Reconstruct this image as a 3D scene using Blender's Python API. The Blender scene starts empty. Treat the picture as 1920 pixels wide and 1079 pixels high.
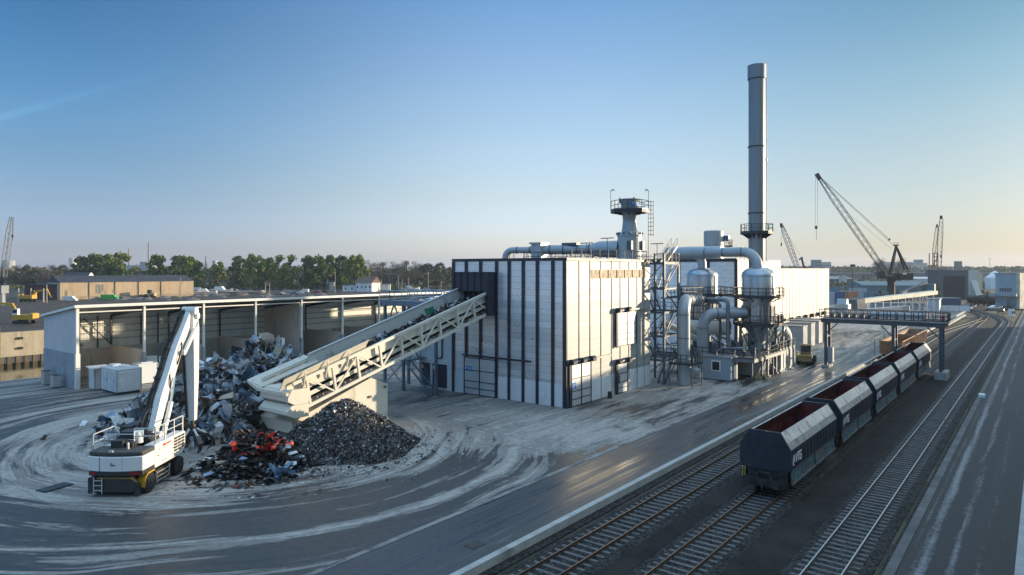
import bpy, bmesh, math, random
from math import sin, cos, pi, radians, sqrt, atan2, hypot, floor
from mathutils import Vector, Matrix, noise
random.seed(7)
SC = bpy.context.scene
COL = SC.collection
HAZE = 0.00012
# ------------------------------------------------------------------ camera, sky, sun, exposure
H = 14.0                      # drone height above the yard
YAW = radians(-52.0)          # world x runs along the tracks, world y away to the left of them
cam = bpy.data.cameras.new('camera'); cam_o = bpy.data.objects.new('camera', cam); COL.objects.link(cam_o)
cam_o.location = (0, 0, H); cam_o.rotation_euler = (radians(90), 0, YAW)
cam.lens = 24; cam.sensor_width = 36; cam.shift_y = -34.5/1920; cam.clip_start = .5; cam.clip_end = 20000
SC.camera = cam_o
SUN_EL = radians(6.9); SUN_AZ = (0.836, -0.549)
SUN_DIR = Vector((SUN_AZ[0]*cos(SUN_EL), SUN_AZ[1]*cos(SUN_EL), sin(SUN_EL))).normalized()
W = bpy.data.worlds.new("World"); SC.world = W; W.use_nodes = True
wn = W.node_tree.nodes; wl = W.node_tree.links
sky = wn.new('ShaderNodeTexSky'); sky.sky_type = 'NISHITA'; sky.sun_disc = False
sky.sun_elevation = SUN_EL; sky.sun_rotation = atan2(SUN_AZ[0], SUN_AZ[1])
sky.air_density = 1.1; sky.dust_density = 0.7; sky.ozone_density = 2.2; sky.altitude = 50
bg = wn['Background']; bg.inputs[1].default_value = 0.090
wl.new(sky.outputs[0], bg.inputs[0])
#SKYGRADE  grade the Nishita sky by height above the horizon and by bearing from the sun
def wmath(op, a, b=0.0):
    n = wn.new('ShaderNodeMath'); n.operation = op
    for i, v in enumerate((a, b)):
        if hasattr(v, 'is_output'): wl.new(v, n.inputs[i])
        else: n.inputs[i].default_value = v
    return n.outputs[0]
def wmix(f, a, b, mode='MIX'):
    n = wn.new('ShaderNodeMix'); n.data_type = 'RGBA'; n.blend_type = mode
    for i, v in ((0, f), (6, a), (7, b)):
        if hasattr(v, 'is_output'): wl.new(v, n.inputs[i])
        else: n.inputs[i].default_value = v
    return n.outputs[2]
wtc = wn.new('ShaderNodeTexCoord'); wsp = wn.new('ShaderNodeSeparateXYZ'); wl.new(wtc.outputs['Generated'], wsp.inputs[0])
GR = {'l': [(.003,(1.0,1.3,3.6)), (.028,(.84,1.06,2.65)), (.085,(.77,.91,1.58)), (.141,(.68,.87,1.30)), (.195,(.60,.89,1.30)), (.248,(.49,.83,1.22)), (.32,(.36,.71,1.08))],
      'c': [(.003,(1.33,1.7,4.2)), (.035,(1.43,1.58,3.0)), (.105,(1.60,1.48,1.85)), (.173,(1.68,1.55,1.77)), (.239,(1.62,1.56,1.74)), (.302,(1.45,1.50,1.76)), (.38,(1.10,1.40,1.74))],
      'r': [(.003,(.55,.72,1.7)), (.028,(.60,.71,1.22)), (.085,(.75,.77,1.02)), (.141,(.84,.83,.94)), (.195,(.82,.88,.94)), (.248,(.74,.88,.93)), (.32,(.58,.80,.86))]}
def wramp(k):
    n = wn.new('ShaderNodeValToRGB'); wl.new(wmath('DIVIDE', wsp.outputs[2], .4), n.inputs[0]); r = n.color_ramp
    while len(r.elements) < 7: r.elements.new(.5)
    for e, (p, c) in zip(r.elements, GR[k]): e.position = p/.4; e.color = (*[v/4.2 for v in c], 1)
    return n.outputs[0]
bearing = wmath('ADD', wmath('MULTIPLY', wsp.outputs[0], .6157), wmath('MULTIPLY', wsp.outputs[1], -.788))
fl = wn.new('ShaderNodeMapRange'); fl.inputs[1].default_value = -.588; fl.inputs[2].default_value = -.02; wl.new(bearing, fl.inputs[0])
fr_ = wn.new('ShaderNodeMapRange'); fr_.inputs[1].default_value = -.02; fr_.inputs[2].default_value = .588; wl.new(bearing, fr_.inputs[0])
for m_ in (fl, fr_): m_.interpolation_type = 'SMOOTHSTEP'
grade = wmix(fr_.outputs[0], wmix(fl.outputs[0], wramp('l'), wramp('c')), wramp('r'))
vs_ = wn.new('ShaderNodeVectorMath'); vs_.operation = 'SCALE'; wl.new(grade, vs_.inputs[0]); vs_.inputs[3].default_value = 4.2
vm_ = wn.new('ShaderNodeVectorMath'); vm_.operation = 'MULTIPLY'; wl.new(vs_.outputs[0], vm_.inputs[0]); wl.new(sky.outputs[0], vm_.inputs[1])
fz = wn.new('ShaderNodeMapRange'); fz.inputs[1].default_value = .37; fz.inputs[2].default_value = .72; fz.interpolation_type = 'SMOOTHSTEP'; wl.new(wsp.outputs[2], fz.inputs[0])
vz = wn.new('ShaderNodeVectorMath'); vz.operation = 'MULTIPLY'; wl.new(vm_.outputs[0], vz.inputs[0]); wl.new(wmix(fz.outputs[0], (1, 1, 1, 1), (10.5, 6.1, 4.0, 1)), vz.inputs[1])  # overhead sky out of view boosted, added fill for the shaded ground
# a faint vapour trail low on the left
def bear_dir(px, py): return Vector((CV_*(px-960)/1280+CU_, -CU_*(px-960)/1280+CV_, (505-py)/1280)).normalized()
CU_, CV_ = -sin(YAW), cos(YAW)
dA, dB = bear_dir(-60, 238), bear_dir(235, 154); nT = dA.cross(dB).normalized(); tT = nT.cross(dA).normalized()
def wdot(v):
    n = wn.new('ShaderNodeVectorMath'); n.operation = 'DOT_PRODUCT'; wl.new(wtc.outputs['Generated'], n.inputs[0]); n.inputs[1].default_value = v; return n.outputs['Value']
across = wmath('DIVIDE', wdot(nT), .0045); along = wdot(tT)
tn = wn.new('ShaderNodeTexNoise'); wl.new(wtc.outputs['Generated'], tn.inputs['Vector']); tn.inputs['Scale'].default_value = 22; tn.inputs['Detail'].default_value = 5
fe = wn.new('ShaderNodeMapRange'); fe.inputs[1].default_value = .24; fe.inputs[2].default_value = .0; wl.new(along, fe.inputs[0])
trail = wmath('MULTIPLY', wmath('POWER', 2.718, wmath('MULTIPLY', wmath('MULTIPLY', across, across), -1.0)), wmath('MULTIPLY', fe.outputs[0], wmath('MULTIPLY', tn.outputs[0], .34)))
ta = wn.new('ShaderNodeVectorMath'); ta.operation = 'SCALE'; wl.new(vz.outputs[0], ta.inputs[0]); wl.new(wmath('ADD', trail, 1.0), ta.inputs[3])
wl.new(ta.outputs[0], bg.inputs[0])
#ENDGRADE
sl = bpy.data.lights.new('sun', 'SUN'); sl.energy = 3.3; sl.angle = radians(.55); sl.color = (1, .82, .58)
so = bpy.data.objects.new('sun', sl); COL.objects.link(so)
so.rotation_euler = SUN_DIR.to_track_quat('Z', 'Y').to_euler()
SC.view_settings.view_transform = 'Standard'; SC.view_settings.look = 'None'
SC.view_settings.exposure = 1.1; SC.view_settings.gamma = 1
SC.cycles.use_denoising = True
try: SC.cycles.denoiser = 'OPENIMAGEDENOISE'
except Exception: pass
SC.cycles.max_bounces = 6; SC.cycles.diffuse_bounces = 3; SC.cycles.glossy_bounces = 3
SC.cycles.transparent_max_bounces = 6; SC.cycles.volume_bounces = 0
SC.cycles.sample_clamp_indirect = 4

# ------------------------------------------------------------------ survey helpers (camera bearings to site metres)
CU, CV = -sin(YAW), cos(YAW)          # forward
def at(px, d):                        # bearing of a photo column at depth d -> site x, y
    X = (px-960)/1280*d
    return (CV*X + CU*d, -CU*X + CV*d)
def gd(py, z=0): return (H-z)*1280/(py-505)
def g(px, py, z=0): return at(px, gd(py, z))
def zat(py, d): return H-(py-505)*d/1280
def bear_y(px, y):                    # where the bearing meets the line y = const -> x, depth
    a = (px-960)/1280; d = y/(CV-CU*a); return (d*(CU+CV*a), d)
def bear_x(px, x):
    a = (px-960)/1280; d = x/(CU+CV*a); return (d*(CV-CU*a), d)

# ------------------------------------------------------------------ object helpers
ORIG = {}
def tag(o, label=None, cat=None, group=None, kind=None):
    if label: o['label'] = label
    if cat: o['category'] = cat
    if group: o['group'] = group
    if kind: o['kind'] = kind
    return o
def empty(name, loc=(0,0,0), label=None, cat=None, group=None, rz=0):
    o = bpy.data.objects.new(name, None); COL.objects.link(o)
    o.location = loc; o.rotation_euler = (0, 0, rz); o.empty_display_size = .3
    ORIG[o] = Vector(loc) if rz == 0 else Vector((0,0,0))
    return tag(o, label, cat, group)
def origin_of(p):
    v = Vector((0,0,0))
    while p is not None:
        v += ORIG.get(p, Vector((0,0,0))); p = p.parent
    return v
class MB:
    def __init__(s): s.v = []; s.f = []; s.m = []; s.mi = 0
    def add(s, vs, fs):
        b = len(s.v); s.v += [tuple(v) for v in vs]
        for f in fs: s.f.append([b+i for i in f]); s.m.append(s.mi)
        return s
    def box(s, x0, y0, z0, x1, y1, z1):
        return s.add([(x0,y0,z0),(x1,y0,z0),(x1,y1,z0),(x0,y1,z0),(x0,y0,z1),(x1,y0,z1),(x1,y1,z1),(x0,y1,z1)],
                     [(0,3,2,1),(4,5,6,7),(0,1,5,4),(1,2,6,5),(2,3,7,6),(3,0,4,7)])
    def bar(s, p, q, w, h=None, up=(0,0,1)):
        p = Vector(p); q = Vector(q); h = h or w; d = (q-p).normalized(); up = Vector(up)
        if abs(d.dot(up)) > .98: up = Vector((1,0,0))
        a = d.cross(up).normalized()*(w/2); b = a.cross(d).normalized()*(h/2)
        vs = [p-a-b, p+a-b, p+a+b, p-a+b, q-a-b, q+a-b, q+a+b, q-a+b]
        return s.add(vs, [(0,1,2,3),(7,6,5,4),(0,4,5,1),(1,5,6,2),(2,6,7,3),(3,7,4,0)])
    def tube(s, p, q, r, n=10, r2=None, cap=True):
        return s.sweep([p, q], [r, r if r2 is None else r2], n, cap)
    def sweep(s, pts, r, n=10, cap=True):
        pts = [Vector(p) for p in pts]
        if not isinstance(r, (list, tuple)): r = [r]*len(pts)
        b = len(s.v); prev = None; fs = []
        for i, p in enumerate(pts):
            if i == 0: d = pts[1]-p
            elif i == len(pts)-1: d = p-pts[i-1]
            else: d = (pts[i+1]-p).normalized()+(p-pts[i-1]).normalized()
            d = d.normalized()
            if prev is None:
                up = Vector((0,0,1)) if abs(d.z) < .9 else Vector((1,0,0))
                a = d.cross(up).normalized()
            else:
                a = (prev-d*prev.dot(d)).normalized()
            prev = a; c = d.cross(a)
            for k in range(n):
                t = 2*pi*k/n; s.v.append(tuple(p+(a*cos(t)+c*sin(t))*r[i]))
        for i in range(len(pts)-1):
            for k in range(n):
                k2 = (k+1) % n
                fs.append([b+i*n+k, b+i*n+k2, b+(i+1)*n+k2, b+(i+1)*n+k])
        if cap:
            fs.append([b+k for k in range(n)][::-1]); fs.append([b+(len(pts)-1)*n+k for k in range(n)])
        for f in fs: s.f.append(f); s.m.append(s.mi)
        return s
    def lathe(s, cx, cy, prof, n=32, cap=True, a0=0):
        b = len(s.v); fs = []
        for r, z in prof:
            for k in range(n):
                t = a0+2*pi*k/n; s.v.append((cx+r*cos(t), cy+r*sin(t), z))
        for i in range(len(prof)-1):
            for k in range(n):
                k2 = (k+1) % n; fs.append([b+i*n+k, b+i*n+k2, b+(i+1)*n+k2, b+(i+1)*n+k])
        if cap:
            fs.append([b+k for k in range(n)][::-1]); fs.append([b+(len(prof)-1)*n+k for k in range(n)])
        for f in fs: s.f.append(f); s.m.append(s.mi)
        return s
    def prism(s, poly, axis, a, c):       # poly 2D in the other two axes, extruded a..c along axis
        n = len(poly)
        def P(p, t): return {'x': (t, p[0], p[1]), 'y': (p[0], t, p[1]), 'z': (p[0], p[1], t)}[axis]
        vs = [P(p, a) for p in poly]+[P(p, c) for p in poly]
        fs = [list(range(n))[::-1], [n+i for i in range(n)]]+[[i, (i+1) % n, n+(i+1) % n, n+i] for i in range(n)]
        return s.add(vs, fs)
    def quad(s, a, b, c, d): return s.add([a,b,c,d], [(0,1,2,3)])
    def build(s, name, mats, parent=None, smooth=35, fix=True, keep=False):
        me = bpy.data.meshes.new(name)
        vs = s.v
        if parent is not None: off = origin_of(parent)
        elif keep: off = Vector((0,0,0))
        else:
            xs = [v[0] for v in vs]; ys = [v[1] for v in vs]; zs = [v[2] for v in vs]
            off = Vector(((min(xs)+max(xs))/2, (min(ys)+max(ys))/2, min(zs)))
        me.from_pydata([(v[0]-off.x, v[1]-off.y, v[2]-off.z) for v in vs], [], s.f)
        if not isinstance(mats, (list, tuple)): mats = [mats]
        for m in mats: me.materials.append(m)
        if len(mats) > 1: me.polygons.foreach_set('material_index', s.m)
        if fix:
            bm = bmesh.new(); bm.from_mesh(me); bmesh.ops.recalc_face_normals(bm, faces=bm.faces); bm.to_mesh(me); bm.free()
        me.validate()
        if smooth:
            me.polygons.foreach_set('use_smooth', [True]*len(me.polygons))
            me.set_sharp_from_angle(angle=radians(smooth))
        me.update()
        o = bpy.data.objects.new(name, me); COL.objects.link(o)
        if parent is not None: o.parent = parent
        else: o.location = off; ORIG[o] = off
        return o
def build_each(mb, name, mats, parent, smooth=0):     # one object for each loose piece
    par = list(range(len(mb.v)))
    def find(i):
        while par[i] != i: par[i] = par[par[i]]; i = par[i]
        return i
    for f in mb.f:
        for i in f[1:]: par[find(i)] = find(f[0])
    groups = {}
    for f in mb.f: groups.setdefault(find(f[0]), []).append(f)
    for fs in groups.values():
        ids = sorted({i for f in fs for i in f}); k = {v: j for j, v in enumerate(ids)}
        MB().add([mb.v[i] for i in ids], [[k[i] for i in f] for f in fs]).build(name, mats, parent, smooth)
def fillet(pts, r, n=6):
    pts = [Vector(p) for p in pts]; out = [pts[0]]
    for i in range(1, len(pts)-1):
        a, b, c = pts[i-1], pts[i], pts[i+1]
        d1 = (a-b).normalized(); d2 = (c-b).normalized(); ang = d1.angle(d2)
        t = r/math.tan(ang/2); p1 = b+d1*t; p2 = b+d2*t
        cen = b+(d1+d2).normalized()*(r/sin(ang/2)); v1 = p1-cen; v2 = p2-cen
        for k in range(n+1):
            f = k/n; w = v1.lerp(v2, f).normalized()*r; out.append(cen+w)
    out.append(pts[-1]); return out
def rail(mb, pts, h=1.1, sp=1.6, r=.03, kick=True, n=5):
    r *= 1.45
    pts = [Vector(p) for p in pts]; up = Vector((0,0,h))
    for a, b in zip(pts, pts[1:]):
        L = (b-a).length; k = max(1, round(L/sp))
        for i in range(k+1): p = a.lerp(b, i/k); mb.tube(p, p+up, r, n, cap=False)
        mb.tube(a+up, b+up, r, n, cap=False); mb.tube(a+up*.52, b+up*.52, r*.8, n, cap=False)
        if kick: mb.bar(a+Vector((0,0,.08)), b+Vector((0,0,.08)), .02, .14)
def flight(mb, p, q, w, side):             # stair: stringers and treads; side = horizontal unit vector across
    p = Vector(p); q = Vector(q); s = Vector(side)*(w/2)
    mb.bar(p-s, q-s, .06, .24); mb.bar(p+s, q+s, .06, .24)
    n = max(2, int(abs(q.z-p.z)/.2)); run = (q-p); run.z = 0; tl = run.normalized()*.26
    for i in range(1, n):
        c = p.lerp(q, i/n); a = c-s; b = c+s
        mb.quad(a-tl/2, b-tl/2, b+tl/2, a+tl/2)
def hrail(mb, p, q, side, w, h=1.0, r=.028):
    for k in (-1, 1):
        s = Vector(side)*(w/2*k); a = Vector(p)+s; b = Vector(q)+s; up = Vector((0,0,h))
        mb.tube(a+up, b+up, r, 5, cap=False); mb.tube(a+up*.5, b+up*.5, r*.8, 5, cap=False)
        for i in range(4): c = a.lerp(b, i/3); mb.tube(c, c+up, r, 5, cap=False)
def kids(o): return [c for c in COL.objects if c.parent is o]
def copy_tree(o, parent=None, ch=None):
    c = o.copy(); COL.objects.link(c); c.parent = parent
    for k in list(o.children): copy_tree(k, c)
    return c

# ------------------------------------------------------------------ materials
MATS = {}
class NT:
    def __init__(s, name):
        s.m = bpy.data.materials.new(name); s.m.use_nodes = True; s.t = s.m.node_tree
        s.n = s.t.nodes; s.l = s.t.links; s.b = s.n['Principled BSDF']
        s.pos = s.n.new('ShaderNodeNewGeometry').outputs['Position']
    def setin(s, inp, v):
        if hasattr(v, 'is_output'): s.l.new(v, inp)
        else: inp.default_value = v
    def math(s, op, a, b=0.0, c=0.0):
        n = s.n.new('ShaderNodeMath'); n.operation = op
        for i, x in enumerate((a, b, c)): s.setin(n.inputs[i], x)
        return n.outputs[0]
    def sep(s, v):
        n = s.n.new('ShaderNodeSeparateXYZ'); s.l.new(v, n.inputs[0]); return n.outputs
    def comb(s, x, y, z):
        n = s.n.new('ShaderNodeCombineXYZ')
        for i, a in enumerate((x, y, z)): s.setin(n.inputs[i], a)
        return n.outputs[0]
    def mapping(s, v, scale=(1,1,1), loc=(0,0,0)):
        n = s.n.new('ShaderNodeMapping'); s.l.new(v, n.inputs[0]); n.inputs['Scale'].default_value = scale; n.inputs['Location'].default_value = loc
        return n.outputs[0]
    def noise(s, v, scale=1.0, detail=3, rough=.55, dist=0.0):
        n = s.n.new('ShaderNodeTexNoise'); s.l.new(v, n.inputs['Vector']); n.inputs['Scale'].default_value = scale
        n.inputs['Detail'].default_value = detail; n.inputs['Roughness'].default_value = rough; n.inputs['Distortion'].default_value = dist
        return n.outputs[0]
    def white(s, v):
        n = s.n.new('ShaderNodeTexWhiteNoise'); n.noise_dimensions = '3D'; s.l.new(v, n.inputs['Vector']); return n.outputs[0]
    def voro(s, v, scale=1.0, feat='F1', out=0):
        n = s.n.new('ShaderNodeTexVoronoi'); n.feature = feat; s.l.new(v, n.inputs['Vector']); n.inputs['Scale'].default_value = scale; return n.outputs[out]
    def ramp(s, f, stops, interp='LINEAR'):
        n = s.n.new('ShaderNodeValToRGB'); s.l.new(f, n.inputs[0]); r = n.color_ramp; r.interpolation = interp
        while len(r.elements) < len(stops): r.elements.new(.5)
        for e, (p, c) in zip(r.elements, stops):
            e.position = p; e.color = (*c, 1) if isinstance(c, (tuple, list)) else (c, c, c, 1)
        return n.outputs[0]
    def mix(s, f, a, b):
        n = s.n.new('ShaderNodeMix'); n.data_type = 'RGBA'; s.setin(n.inputs[0], f)
        for i, x in ((6, a), (7, b)):
            if isinstance(x, (tuple, list)): n.inputs[i].default_value = (*x[:3], 1)
            else: s.l.new(x, n.inputs[i])
        return n.outputs[2]
    def mul(s, col, f):
        n = s.n.new('ShaderNodeMix'); n.data_type = 'RGBA'; n.blend_type = 'MULTIPLY'; n.inputs[0].default_value = 1
        for i, x in ((6, col), (7, f)):
            if isinstance(x, (tuple, list)): n.inputs[i].default_value = (*x[:3], 1)
            else: s.l.new(x, n.inputs[i])
        return n.outputs[2]
    def bump(s, h, strength=.3, dist=.02):
        n = s.n.new('ShaderNodeBump'); n.inputs['Strength'].default_value = strength; n.inputs['Distance'].default_value = dist
        s.l.new(h, n.inputs['Height']); s.l.new(n.outputs[0], s.b.inputs['Normal'])
    def out(s, col=None, rough=None, metal=None, spec=None):
        for k, v in (('Base Color', col), ('Roughness', rough), ('Metallic', metal), ('Specular IOR Level', spec)):
            if v is None: continue
            if isinstance(v, (tuple, list)): v = (*v[:3], 1)
            s.setin(s.b.inputs[k], v)
        return s.m
def M(name, c, rough=.6, metal=0.0, var=.25, scale=.8, bump=0.0, streak=False, spec=.5, grime=None, gscale=.35, gat=.55):
    """weathered paint / steel / concrete: tone varies with two noises, optional vertical streaks and grime patches"""
    if name in MATS: return MATS[name]
    t = NT(name); p = t.mapping(t.pos, (1,1,.18)) if streak else t.pos
    a = t.noise(p, scale, 5, .6); b = t.noise(t.pos, scale*9, 3, .6)
    f = t.math('ADD', t.math('MULTIPLY', a, .7), t.math('MULTIPLY', b, .3))
    lo = tuple(x*(1-var) for x in c); hi = tuple(min(1, x*(1+var)) for x in c)
    col = t.ramp(f, [(.32, lo), (.68, hi)])
    if grime:
        q = t.mapping(t.pos, (1,1,.25)) if streak else t.pos
        gm = t.ramp(t.noise(q, gscale, 6, .65), [(gat, 0), (gat+.14, 1)])
        col = t.mix(gm, col, grime)
    r = t.ramp(a, [(.3, min(1, rough*1.15)), (.7, rough*.85)])
    if bump: t.bump(b, bump, .03)
    MATS[name] = t.out(col, r, metal, spec); return MATS[name]

def cladding(name, c, ph=.95, along='x', cw=2.2, rough=.34, metal=.75, var=.10, ribs=0.0):
    t = NT(name); x, y, z = t.sep(t.pos)
    h = x if along == 'x' else y
    if along == 'xy': h = t.math('ADD', x, y)
    zi = t.math('DIVIDE', z, ph); zf = t.math('FLOOR', zi); fr = t.math('FRACT', zi)
    hi = t.math('FLOOR', t.math('DIVIDE', h, cw))
    w = t.white(t.comb(hi, zf, 3.3)); w2 = t.white(t.comb(1.7, zf, 8.1))
    n = t.noise(t.mapping(t.pos, (.5,.5,1.4)), .8, 4, .6)
    tone = t.math('ADD', t.math('MULTIPLY', w, .62), t.math('ADD', t.math('MULTIPLY', w2, .40), t.math('MULTIPLY', n, .2)))
    col = t.ramp(tone, [(.15, tuple(k*(1-var) for k in c)), (1.0, tuple(min(1, k*(1+var)) for k in c))])
    seam = t.math('LESS_THAN', fr, .028)
    col = t.mix(t.math('MULTIPLY', seam, .75), col, (.05,.055,.06))
    rg = t.math('ADD', rough-.07, t.math('MULTIPLY', t.math('ADD', t.math('MULTIPLY', w, .5), n), .14))
    hh = t.math('ADD', t.math('MULTIPLY', t.noise(t.mapping(t.pos, (.30,.30,.45)), .8, 1, .4), .6), t.math('MULTIPLY', t.math('MULTIPLY', t.math('SUBTRACT', w, .5), fr), .06))
    if ribs: hh = t.math('ADD', hh, t.math('MULTIPLY', t.math('PINGPONG', t.math('MULTIPLY', z, ribs), .5), .12))
    t.bump(hh, .16, .05)
    MATS[name] = t.out(col, rg, metal); return MATS[name]
def corrugated(name, c, pitch=.33, along='x', rough=.55, var=.12, grime=None):
    t = NT(name); x, y, z = t.sep(t.pos); h = x if along == 'x' else (y if along == 'y' else t.math('ADD', x, y))
    n = t.noise(t.mapping(t.pos, (1,1,.2)), .7, 5, .6)
    col = t.ramp(n, [(.3, tuple(k*(1-var) for k in c)), (.7, tuple(k*(1+var) for k in c))])
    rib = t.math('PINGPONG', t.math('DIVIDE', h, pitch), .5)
    col = t.mul(col, t.ramp(rib, [(.05, .88), (.2, 1.0)]))  # groove shade painted into the sheet colour, on top of the bump
    if grime: col = t.mix(t.ramp(t.noise(t.mapping(t.pos, (1,1,.3)), .25, 6, .7), [(.52, 0), (.7, .8)]), col, grime)
    t.bump(rib, .6, .06)
    MATS[name] = t.out(col, rough, .1); return MATS[name]
# ------------------------------------------------------------------ setting: ground, yard, road, tracks
def yard_material():
    t = NT('yard_concrete'); x, y, z = t.sep(t.pos)
    wob = t.noise(t.pos, .07, 2, .5)
    dx = t.math('SUBTRACT', x, 31.0); dy = t.math('MULTIPLY', t.math('SUBTRACT', y, 54.0), .92)
    r = t.math('SQRT', t.math('ADD', t.math('MULTIPLY', dx, dx), t.math('MULTIPLY', dy, dy)))
    r = t.math('ADD', r, t.math('MULTIPLY', t.math('SUBTRACT', wob, .5), 3.5))
    th = t.math('ARCTAN2', dy, dx)
    polar = t.comb(t.math('MULTIPLY', r, .85), t.math('MULTIPLY', th, 1.25), 0.0)
    lin = t.comb(t.math('MULTIPLY', x, .10), t.math('ADD', t.math('MULTIPLY', y, .55), t.math('MULTIPLY', x, -.05)), 4.0)
    polar2 = t.comb(t.math('MULTIPLY', r, 3.2), t.math('MULTIPLY', th, 2.0), 7.0)
    lin2 = t.comb(t.math('MULTIPLY', x, .13), t.math('ADD', t.math('MULTIPLY', y, 1.7), t.math('MULTIPLY', x, .03)), 9.0)
    k = t.ramp(t.math('ADD', x, t.math('MULTIPLY', wob, 10)), [(0, 0), (1, 1)])
    k = t.math('MULTIPLY_ADD', t.math('ADD', x, t.math('MULTIPLY', wob, 14)), 1/9, -46/9)
    kn = t.n.new('ShaderNodeClamp'); t.l.new(k, kn.inputs[0]); k = kn.outputs[0]
    a1 = t.noise(polar, 1, 8, .66, .12); b1 = t.noise(lin, 1, 8, .66, .15)
    a2 = t.noise(polar2, 1, 4, .6); b2 = t.noise(lin2, 1, 4, .6)
    near = t.ramp(y, [(0, 0), (1, 1)])
    nr = t.n.new('ShaderNodeMapRange'); nr.inputs[1].default_value = 34; nr.inputs[2].default_value = 29; t.l.new(y, nr.inputs[0])
    def lerp(a, b): return t.math('ADD', t.math('MULTIPLY', a, t.math('SUBTRACT', 1.0, k)), t.math('MULTIPLY', b, k))
    amp = t.math('ADD', .38, t.math('MULTIPLY', nr.outputs[0], .5))
    b1 = t.math('ADD', .5, t.math('MULTIPLY', t.math('SUBTRACT', b1, .5), amp))
    s = lerp(a1, b1); s2 = lerp(a2, b2)
    big = t.noise(t.pos, .045, 3, .5); fine = t.noise(t.pos, 2.4, 5, .6); pit = t.noise(t.pos, 14, 2, .6)
    wv = t.math('ADD', t.math('MULTIPLY', s, .75), t.math('ADD', t.math('MULTIPLY', s2, .22), t.math('MULTIPLY', t.math('SUBTRACT', big, .5), .35)))
    rb = t.ramp(t.math('DIVIDE', r, 50.0), [(0, .62), (.33, .60), (.385, .42), (.43, .43), (.455, .58), (.48, .50), (.52, .42), (.60, .5), (1, .52)])
    rbx = t.n.new('ShaderNodeRGBToBW'); t.l.new(rb, rbx.inputs[0])
    bias = lerp(t.math('SUBTRACT', rbx.outputs[0], .5), .05)
    wv = t.math('ADD', wv, t.math('MULTIPLY', bias, .62))
    gw = t.noise(t.pos, 1.6, 6, .7)
    wet = t.ramp(t.math('ADD', wv, t.math('MULTIPLY', t.math('SUBTRACT', gw, .5), .10)), [(.452, 1), (.470, .8), (.484, 0)])
    grit = t.noise(t.pos, 1.1, 7, .72)
    wv2 = t.math('ADD', wv, t.math('MULTIPLY', t.math('SUBTRACT', grit, .5), .17))
    dry = t.ramp(t.math('ADD', wv2, t.math('MULTIPLY', t.math('SUBTRACT', fine, .5), .08)), [(.538, 0), (.552, 1)])
    base = t.ramp(t.math('ADD', t.math('MULTIPLY', fine, .5), t.math('MULTIPLY', big, .5)), [(.3, (.225,.210,.190)), (.7, (.31,.29,.262))])
    col = t.mix(dry, base, t.ramp(fine, [(.3, (.34,.32,.29)), (.7, (.43,.405,.37))]))
    col = t.mix(wet, col, t.ramp(fine, [(.3, (.040,.038,.036)), (.7, (.068,.065,.06))]))
    col = t.mul(col, t.ramp(pit, [(.3, .86), (.7, 1.08)]))
    tyre = t.noise(t.comb(t.math('MULTIPLY', lerp(r, y), 5.5), t.math('MULTIPLY', lerp(th, t.math('MULTIPLY', x, .05)), 2.6), 3.0), 1, 4, .65, .1)
    col = t.mul(col, t.ramp(tyre, [(.36, .66), (.47, .96), (.60, 1.04), (.70, 1.22)]))     # fine tread lines
    stain = t.ramp(t.noise(t.pos, .22, 5, .7), [(.60, 0), (.70, .6)])
    col = t.mix(stain, col, (.075,.066,.055))
    jx = t.math('LESS_THAN', t.math('ABSOLUTE', t.math('SUBTRACT', t.math('FRACT', t.math('DIVIDE', x, 6.0)), .5)), .004)
    jy = t.math('LESS_THAN', t.math('ABSOLUTE', t.math('SUBTRACT', t.math('FRACT', t.math('DIVIDE', y, 6.0)), .5)), .004)
    col = t.mix(t.math('MULTIPLY', t.math('MAXIMUM', jx, jy), .5), col, (.05,.048,.045))
    ro = t.math('ADD', .46, t.math('MULTIPLY', t.math('SUBTRACT', 1.0, wet), .45))
    pud = t.ramp(t.math('ADD', wv, t.math('MULTIPLY', big, .2)), [(.51, 1), (.545, 0)])
    ro = t.math('SUBTRACT', ro, t.math('MULTIPLY', pud, .0))
    t.bump(t.math('ADD', t.math('MULTIPLY', fine, .6), t.math('MULTIPLY', pit, .4)), .10, .03)
    return t.out(col, ro, 0, .36)
def road_material(name, dark, mid, pale, fx=.05, fy=.9, pv=(.57,.62), wetr=.2, drift=0.0):
    t = NT(name); x, y, z = t.sep(t.pos)
    yy = t.math('ADD', y, t.math('MULTIPLY', x, drift))
    v = t.comb(t.math('MULTIPLY', x, fx), t.math('MULTIPLY', yy, fy), 2.0)
    v2 = t.comb(t.math('MULTIPLY', x, fx*2.5), t.math('MULTIPLY', yy, fy*3.5), 5.0)
    s = t.noise(v, 1, 5, .6, .2); s2 = t.noise(v2, 1, 4, .65); fine = t.noise(t.pos, 3, 5, .6); pit = t.noise(t.pos, 16, 2, .5)
    w = t.math('ADD', t.math('MULTIPLY', s, .7), t.math('MULTIPLY', s2, .3))
    col = t.ramp(t.math('ADD', t.math('MULTIPLY', w, .7), t.math('MULTIPLY', fine, .3)), [(.38, dark), (.56, mid)])
    mx = t.math('DIVIDE', t.math('SUBTRACT', x, 100.0), 9.0)
    mud = t.math('MULTIPLY', t.math('POWER', 2.718, t.math('MULTIPLY', t.math('MULTIPLY', mx, mx), -1.0)), .085)     # dried mud where loaders turn
    p = t.ramp(t.math('ADD', w, mud), [(pv[0], 0), (pv[1], 1)])
    col = t.mix(p, col, pale); col = t.mul(col, t.ramp(pit, [(.3, .8), (.7, 1.15)]))
    r = t.math('ADD', wetr, t.math('MULTIPLY', t.ramp(w, [(.40, 0), (.60, 1)]), .42))
    t.bump(t.math('ADD', fine, pit), .12, .02)
    return t.out(col, r, 0, .5)
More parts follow.
